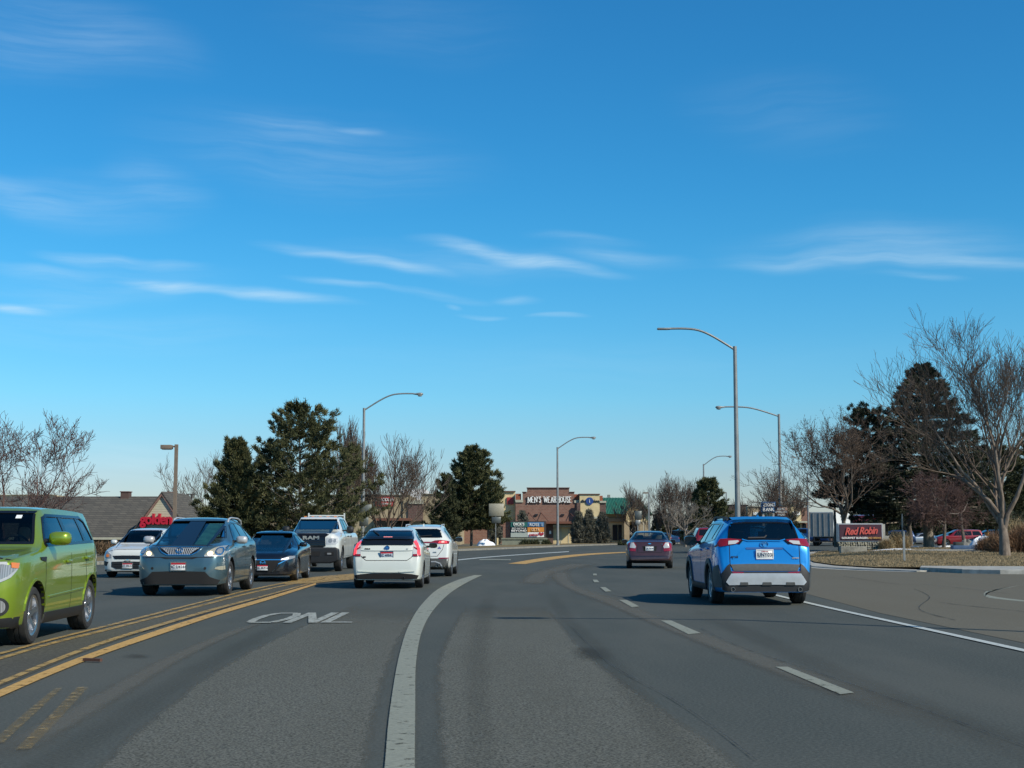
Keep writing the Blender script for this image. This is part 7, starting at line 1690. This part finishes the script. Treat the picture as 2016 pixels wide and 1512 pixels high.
for i, (px, yt, D_) in enumerate(((1718, 1000, 176), (1762, 1006, 182), (1815, 998, 178), (1868, 1004, 186), (1925, 996, 180), (1985, 1000, 188), (2030, 1004, 182))):
    conifer(('dark evergreen behind the right end of the restaurant sign', 'dark evergreen far behind the stop sign', 'dark evergreen behind the spruce trunk', 'dark evergreen behind the left weeping tree', 'dark evergreen behind the right weeping tree', 'dark evergreen behind the forked tree trunk', 'dark evergreen at the right picture edge, farthest back')[i], px_x(px, D_), D_, hgt(yt, D_), 3.2, 90 + i, N_dark, upturn=.7, whorls=11, per=8, clumps=8, k=12, ln=.42, wd=.07, bare=.02, prof=lambda t: (1 - t) ** .35, name='evergreen_bush')
# ------------------------------------------------------------------ parked vehicles, snow, stones, a person
SP['suv'] = dict(L=4.9, W=1.95, r=.38, fo=.92, wb=2.85, tw=.25, gap=.07,
    zt=[(0, .6), (.04, .9), (.12, 1.02), (.5, 1.10), (1.3, 1.18), (1.95, 1.62), (2.15, 1.72), (2.6, 1.76), (4.3, 1.74), (4.5, 1.70), (4.75, 1.2), (4.82, 1.1), (4.9, .6)],
    zs=[(0, .55), (.1, .9), (.5, 1.0), (1.3, 1.08), (4.6, 1.12), (4.8, .9), (4.9, .5)], zb=[(0, .35), (.15, .28), (4.9, .35)],
    w=[(0, .8), (.05, .9), (.2, .97), (.5, 1), (4.6, 1), (4.8, .96), (4.9, .9)], wr=[(0, .65), (.5, .78), (1.3, .8), (2.0, .68), (4.4, .66), (4.8, .75), (4.9, .65)],
    dlo=[[(1.7, 1.13), (2.1, 1.58), (4.35, 1.58), (4.55, 1.18)]], pil=[[(2.6, 2.7), (3.55, 3.65)]], ws=[sym([(.72, 1.22), (.6, 1.66)])], rw=[sym([(.66, 1.2), (.6, 1.62)])])
SP['oldsuv'] = dict(SP['suv']); 
def parked(key, body, label, px, D, rz, cat='car', name='parked_car', group='vehicles parked in the right hand car park', simple_=True, z=-.02):
    c = Car(SP[key], body, label, cat, (px_x(px, D), D, z), rz, name=name, simple_car=simple_, group=group)
    c.opaque_glazing(); c.wheels(); 
    zl = .82 if key != 'truck' else 1.05
    for v, m in (('rear', L_red), ('front', L_head)):
        for sx in (-1, 1): c.panel('tail_light' if v == 'rear' else 'headlight', [(sx * .60, zl - .08), (sx * .62, zl + .07), (sx * .80, zl + .07), (sx * .82, zl - .08)], v, m, off=.01)
    c.panel('grille', sym([(.42, zl - .12), (.42, zl + .05)]), 'front', M_blk, off=.008)
    return c
c = parked('suv', PT_red, 'dark red boxy utility vehicle driving far ahead beyond the blue crossover', 1389, 98, -.05, name='suv', group=GRP, simple_=False, z=0.0)
c.plate(0, .85, 'rear', None, M_wht); c.mirrors(1.8, 1.2, M_blk)
PT_navy = paint('navy_car_paint', (0.01, 0.03, 0.09), 0.3, 0.3, .2); PT_silver = paint('silver_car_paint', (0.30, 0.32, 0.34), 0.6, 0.35, .2); PT_blu2 = paint('deep_blue_car_paint', (0.012, 0.06, 0.20), .3, .3, .2)
PT_teal = paint('teal_car_paint', (0.02, 0.08, 0.11), .3, .3, .2)
parked('suv', PT_black, 'black parked utility vehicle behind the maroon sedan', 1325, 172, 1.2)
parked('truck', PT_black, 'dark parked pickup left of the small pale tree', 1349, 178, PI / 2 + .1, 'pickup', 'parked_truck')
parked('sedan', PT_navy, 'dark blue parked car just right of the maroon sedan', 1300, 168, .7)
parked('suv', PT_navy, 'navy parked vehicle seen behind the blue crossover mirror', 1425, 176, 2.5)
parked('sedan', PT_teal, 'teal car in traffic at the right shoulder of the blue crossover', 1566, 125, -.12, name='sedan_car')
parked('truck', PT_blu2, 'deep blue pickup parked left of the trailer', 1577, 165, PI / 2 - .35, 'pickup', 'parked_truck')
parked('suv', PT_red, 'bright red old utility vehicle parked side on behind the weeping trees', 1884, 142, PI / 2, group='vehicles parked in the right hand car park', simple_=False)
parked('sedan', PT_silver, 'silver parked sedan right of the red utility vehicle', 1950, 140, PI / 2 + .25)
parked('suv', PT_black, 'black parked vehicle behind the silver sedan', 1945, 152, PI / 2)
parked('sonic', PT_silver, 'pale silver parked hatchback right of the forked tree trunk', 2000, 150, PI / 2 - .2)
parked('sedan', PT_silver, 'silver parked car seen through trunks behind the stop sign', 1812, 170, PI / 2 + .1)
parked('suv', PT_navy, 'dark parked vehicle just right of the restaurant sign', 1757, 165, PI / 2 - .1)
parked('sedan', PT_white, 'white parked car far back between the trunks near the stop sign', 1785, 190, PI / 2)
parked('sonic', PT_black, 'dark hatchback roof showing between the black car and the white pickup', 575, 56.5, PI, name='hatchback_car', group=GRP, z=0.0)
# box trailer with a red cab
x = px_x(1618, 150)
t = thing('box_trailer', 'white box trailer with grey rear doors parked behind the restaurant sign', 'trailer', (x, 150, 0), -.42)
M_tgrey = simple('trailer_grey', (.24, .25, .24), .6, var=.12, scale=1.5); Hh = zat(1008, 150)
MB().box(-1.25, 1.25, .05, 9.5, 1.0, Hh).build('box', simple('trailer_white', (.72, .73, .70), .5, var=.05), t)
d = MB().box(-1.24, -.015, 0, .045, 1.03, Hh - .05).build('rear_door', M_tgrey, t); d2 = MB().box(.015, 1.24, 0, .045, 1.03, Hh - .05).build('rear_door', M_tgrey, t)
for dd, xs_ in ((d, (-.9, -.25)), (d2, (.25, .9))):
    b = MB()
    for q in xs_: b.tube([(q, -.03, 1.05), (q, -.03, Hh - .08)], .03, 5)
    b.build('lock_rod', M_galv, dd)
b = MB(); b.box(-1.2, 1.2, .0, .12, .42, .55).box(-.9, -.78, .02, .12, .5, 1.0).box(.78, .9, .02, .12, .5, 1.0).box(-1.0, 1.0, .3, 9.2, .8, .98); b.build('underframe', S_black, t)
for sx in (-1, 1):
    for y_ in (1.4, 2.6): b = MB(); b.lathe([(.2, -.12), (.48, -.14), (.5, 0), (.48, .14), (.2, .12)], 16, M=Matrix.Translation((sx * 1.05, y_, .5)), close=True); b.build('wheel', M_tyre, t)
t = thing('lorry_cab', 'red lorry cab in front of the white trailer', 'lorry', (px_x(1704, 160), 160, 0), -.5)
b = MB(); b.prism([(-1.1, .9), (-1.1, 3.35), (-.2, 3.45), (.9, 2.6), (1.1, 1.9), (2.2, 1.7), (2.3, .6), (-1.1, .6)], -1.15, 1.15, 'x'); bev(b.build('body', PT_red, t), .06)
MB().box(-1.17, 1.17, .1, .7, 2.0, 2.7).build('side_window', M_gblk, t)
for sx in (-1, 1): MB().lathe([(.2, -.14), (.48, -.14), (.5, 0), (.48, .14), (.2, .14)], 16, M=Matrix.Translation((sx * .98, 1.5, .5)), close=True).build('wheel', M_tyre, t); MB().tube([(sx * 1.0, -.9, 1.0), (sx * 1.0, -.9, 3.7)], .07, 8).build('exhaust_stack', M_chrome, t)
# snow patches, gravel, boulders
M_snow = simple('snow', (0.74, 0.77, 0.80), 0.7, var=.08, scale=2, bmp=.4)
def mound(name, label, cat, px, D, w_, d_, h, seed, m, kind=None, z=None, rz=0.0, ns=28):
    rn = random.Random(seed); x0 = px_x(px, D); zz = (lawn_z(x0, D) if z is None else z) - .03; mb = MB(); vs = []; fs = []; rings = 7
    ph = [rn.uniform(0, 6) for _ in range(4)]
    for i in range(rings):
        r_ = 1 - i / rings
        for k in range(ns):
            a = 2 * PI * k / ns; rr = r_ * (1 + .16 * math.sin(3 * a + ph[0]) + .10 * math.sin(5 * a + ph[1]) + .06 * math.sin(9 * a + ph[2]))
            lx, ly = w_ / 2 * rr * math.cos(a), d_ / 2 * rr * math.sin(a); hz = h * (1 - r_ ** 2.2) * (1 + .2 * math.sin(4 * a + i + ph[3]))
            cx_, sx_ = math.cos(rz), math.sin(rz); wx, wy = lx * cx_ - ly * sx_, lx * sx_ + ly * cx_
            gz_ = (lawn_z(x0 + wx, D + wy) - lawn_z(x0, D)) if z is None else 0
            vs.append((wx, wy, gz_ + (hz if i else -.12)))
    vs.append((0, 0, h))
    for i in range(rings - 1):
        for k in range(ns): fs.append((i * ns + k, i * ns + (k + 1) % ns, (i + 1) * ns + (k + 1) % ns, (i + 1) * ns + k))
    for k in range(ns): fs.append(((rings - 1) * ns + k, (rings - 1) * ns + (k + 1) % ns, rings * ns))
    mb.add(vs, fs); o = mb.build(name, m, smooth=60, loc=(x0, D, zz)); tag(o, label, cat, kind=kind); return o
mound('snow_patch', 'long thin snow patch on the lawn right of the restaurant sign', 'snow', 1745, 83, 3.9, 2.4, .08, 1, M_snow)
mound('snow_patch', 'snow patch under the trees behind the stop sign', 'snow', 1796, 108, 1.7, 2.5, .22, 2, M_snow)
mound('snow_heap', 'lumpy snow heap by the rusty bush and blue board', 'snow', 1934, 86, 2.0, 1.5, .75, 3, M_snow)
mound('snow_heap', 'grey white snow heap in front of the brick wing', 'snow', 955, 158, 1.9, 2.4, .55, 4, M_snow, z=.1)
mound('snow_patch', 'small snow scrap beside the weeping tree trunk', 'snow', 1862, 100, 1.6, 1.2, .12, 5, M_snow)
M_grav = simple('pale_gravel', (.27, .26, .22), .95, var=.45, scale=14, bmp=.8)
mound('gravel', 'pale gravel bed under the weeping trees', 'gravel', 1885, 80, 7.6, 8.5, .08, 6, M_grav, kind='stuff')
mound('boulder', 'rounded grey boulder between the weeping trees and the snow heap', 'boulder', 1903, 88, 1.2, .9, .55, 7, simple('boulder_grey', (.17, .165, .145), .9, var=.3, scale=3, bmp=.5))
bd = MB().box(-.95, .95, -.3, .3, 0, .22).build('blue_board', simple('faded_blue_plastic', (.06, .11, .20), .5, var=.1), None, loc=(px_x(1905, 82), 82, lawn_z(px_x(1905, 82), 82) + .03)); tag(bev(bd, .03), 'faded blue flat box lying on the gravel before the boulder', 'utility box')
bd = MB().box(-.25, .25, -.25, .25, 0, .42).build('utility_box', simple('dark_green_box', (.025, .035, .03), .6, var=.1), None, loc=(px_x(1886, 84), 84, lawn_z(px_x(1886, 84), 84) + .02)); tag(bev(bd, .04), 'small dark utility box left of the boulder', 'utility box')
b = MB().box(-.75, .75, -.2, .25, -.1, .34); o = b.build('concrete_block', M_conc2, None, loc=(px_x(1679, 80), 80, lawn_z(px_x(1679, 80), 80))); tag(bev(o, .02), 'pale concrete block on the lawn in front of the restaurant sign', 'concrete block')
o = MB().box(-.02, .02, -.5, .5, 0, .03).build('road_debris', simple('dead_stick', (.10, .045, .03), .9, var=.2), None, loc=(gp(182, 1304).x, gp(182, 1304).y, .012)); o.scale = (1, .22, 1); o.rotation_euler = (0, 0, 1.2); tag(o, 'small brown scrap lying by the yellow line at lower left', 'debris')
# bollards by the brick wing
for i, (px, lb) in enumerate(((979, 'cream bollard in front of the brick wing'),)):
    t = thing('bollard', lb, 'bollard', (px_x(px, 152), 152, .1)); MB().tube([(0, 0, 0), (0, 0, .75)], .12, 10).build('post', B_cream, t)
# the man in the orange top by the cars
D = 118.0; zz = -.02
rt = thing('person', 'person in an orange top standing with back turned behind the snow heap', 'person', (px_x(1944.5, D), D, .0), R(10))
J = [((0, 0, .95), .15), ((0, .0, 1.12), .14), ((0, -.01, 1.32), .17), ((0, 0, 1.46), .08), ((0, .01, 1.53), .06), ((0, .02, 1.61), .09), ((0, .02, 1.69), .095), ((0, .01, 1.76), .06),
     ((.20, 0, 1.40), .06), ((.26, .02, 1.14), .045), ((.24, .10, .92), .036), ((.24, .13, .84), .03), ((-.20, 0, 1.40), .06), ((-.26, .02, 1.14), .045), ((-.24, .10, .92), .036), ((-.24, .13, .84), .03),
     ((.10, 0, .86), .10), ((.11, .02, .48), .065), ((.12, -.02, .09), .045), ((.13, .13, .05), .04), ((-.10, 0, .86), .10), ((-.11, .02, .48), .065), ((-.12, -.02, .09), .045), ((-.13, .13, .05), .04)]
E = [(0, 1), (1, 2), (2, 3), (3, 4), (4, 5), (5, 6), (6, 7), (2, 8), (8, 9), (9, 10), (10, 11), (2, 12), (12, 13), (13, 14), (14, 15), (0, 16), (16, 17), (17, 18), (18, 19), (0, 20), (20, 21), (21, 22), (22, 23)]
M_or = simple('orange_top', (.55, .24, .06), .8, var=.15); M_jean = simple('dark_trousers', (.03, .035, .06), .9, var=.2)
skin_body('body', J, E, [M_skin, M_or, M_jean], rt, lambda c: 2 if c.z < .92 and not (abs(c.x) > .2 and c.z > .8) else (1 if c.z < 1.45 and not (abs(c.x) > .2 and c.z < 1.1) else 0))
hb = MB(); hb.lathe([(.001, .115), (.06, .105), (.10, .05), (.105, -.02), (.09, -.07)], 14, M=Matrix.Translation((0, .005, 1.69)) @ Matrix.Rotation(-PI / 2, 4, 'Y')); hb.build('hair', M_hair, rt, smooth=60)
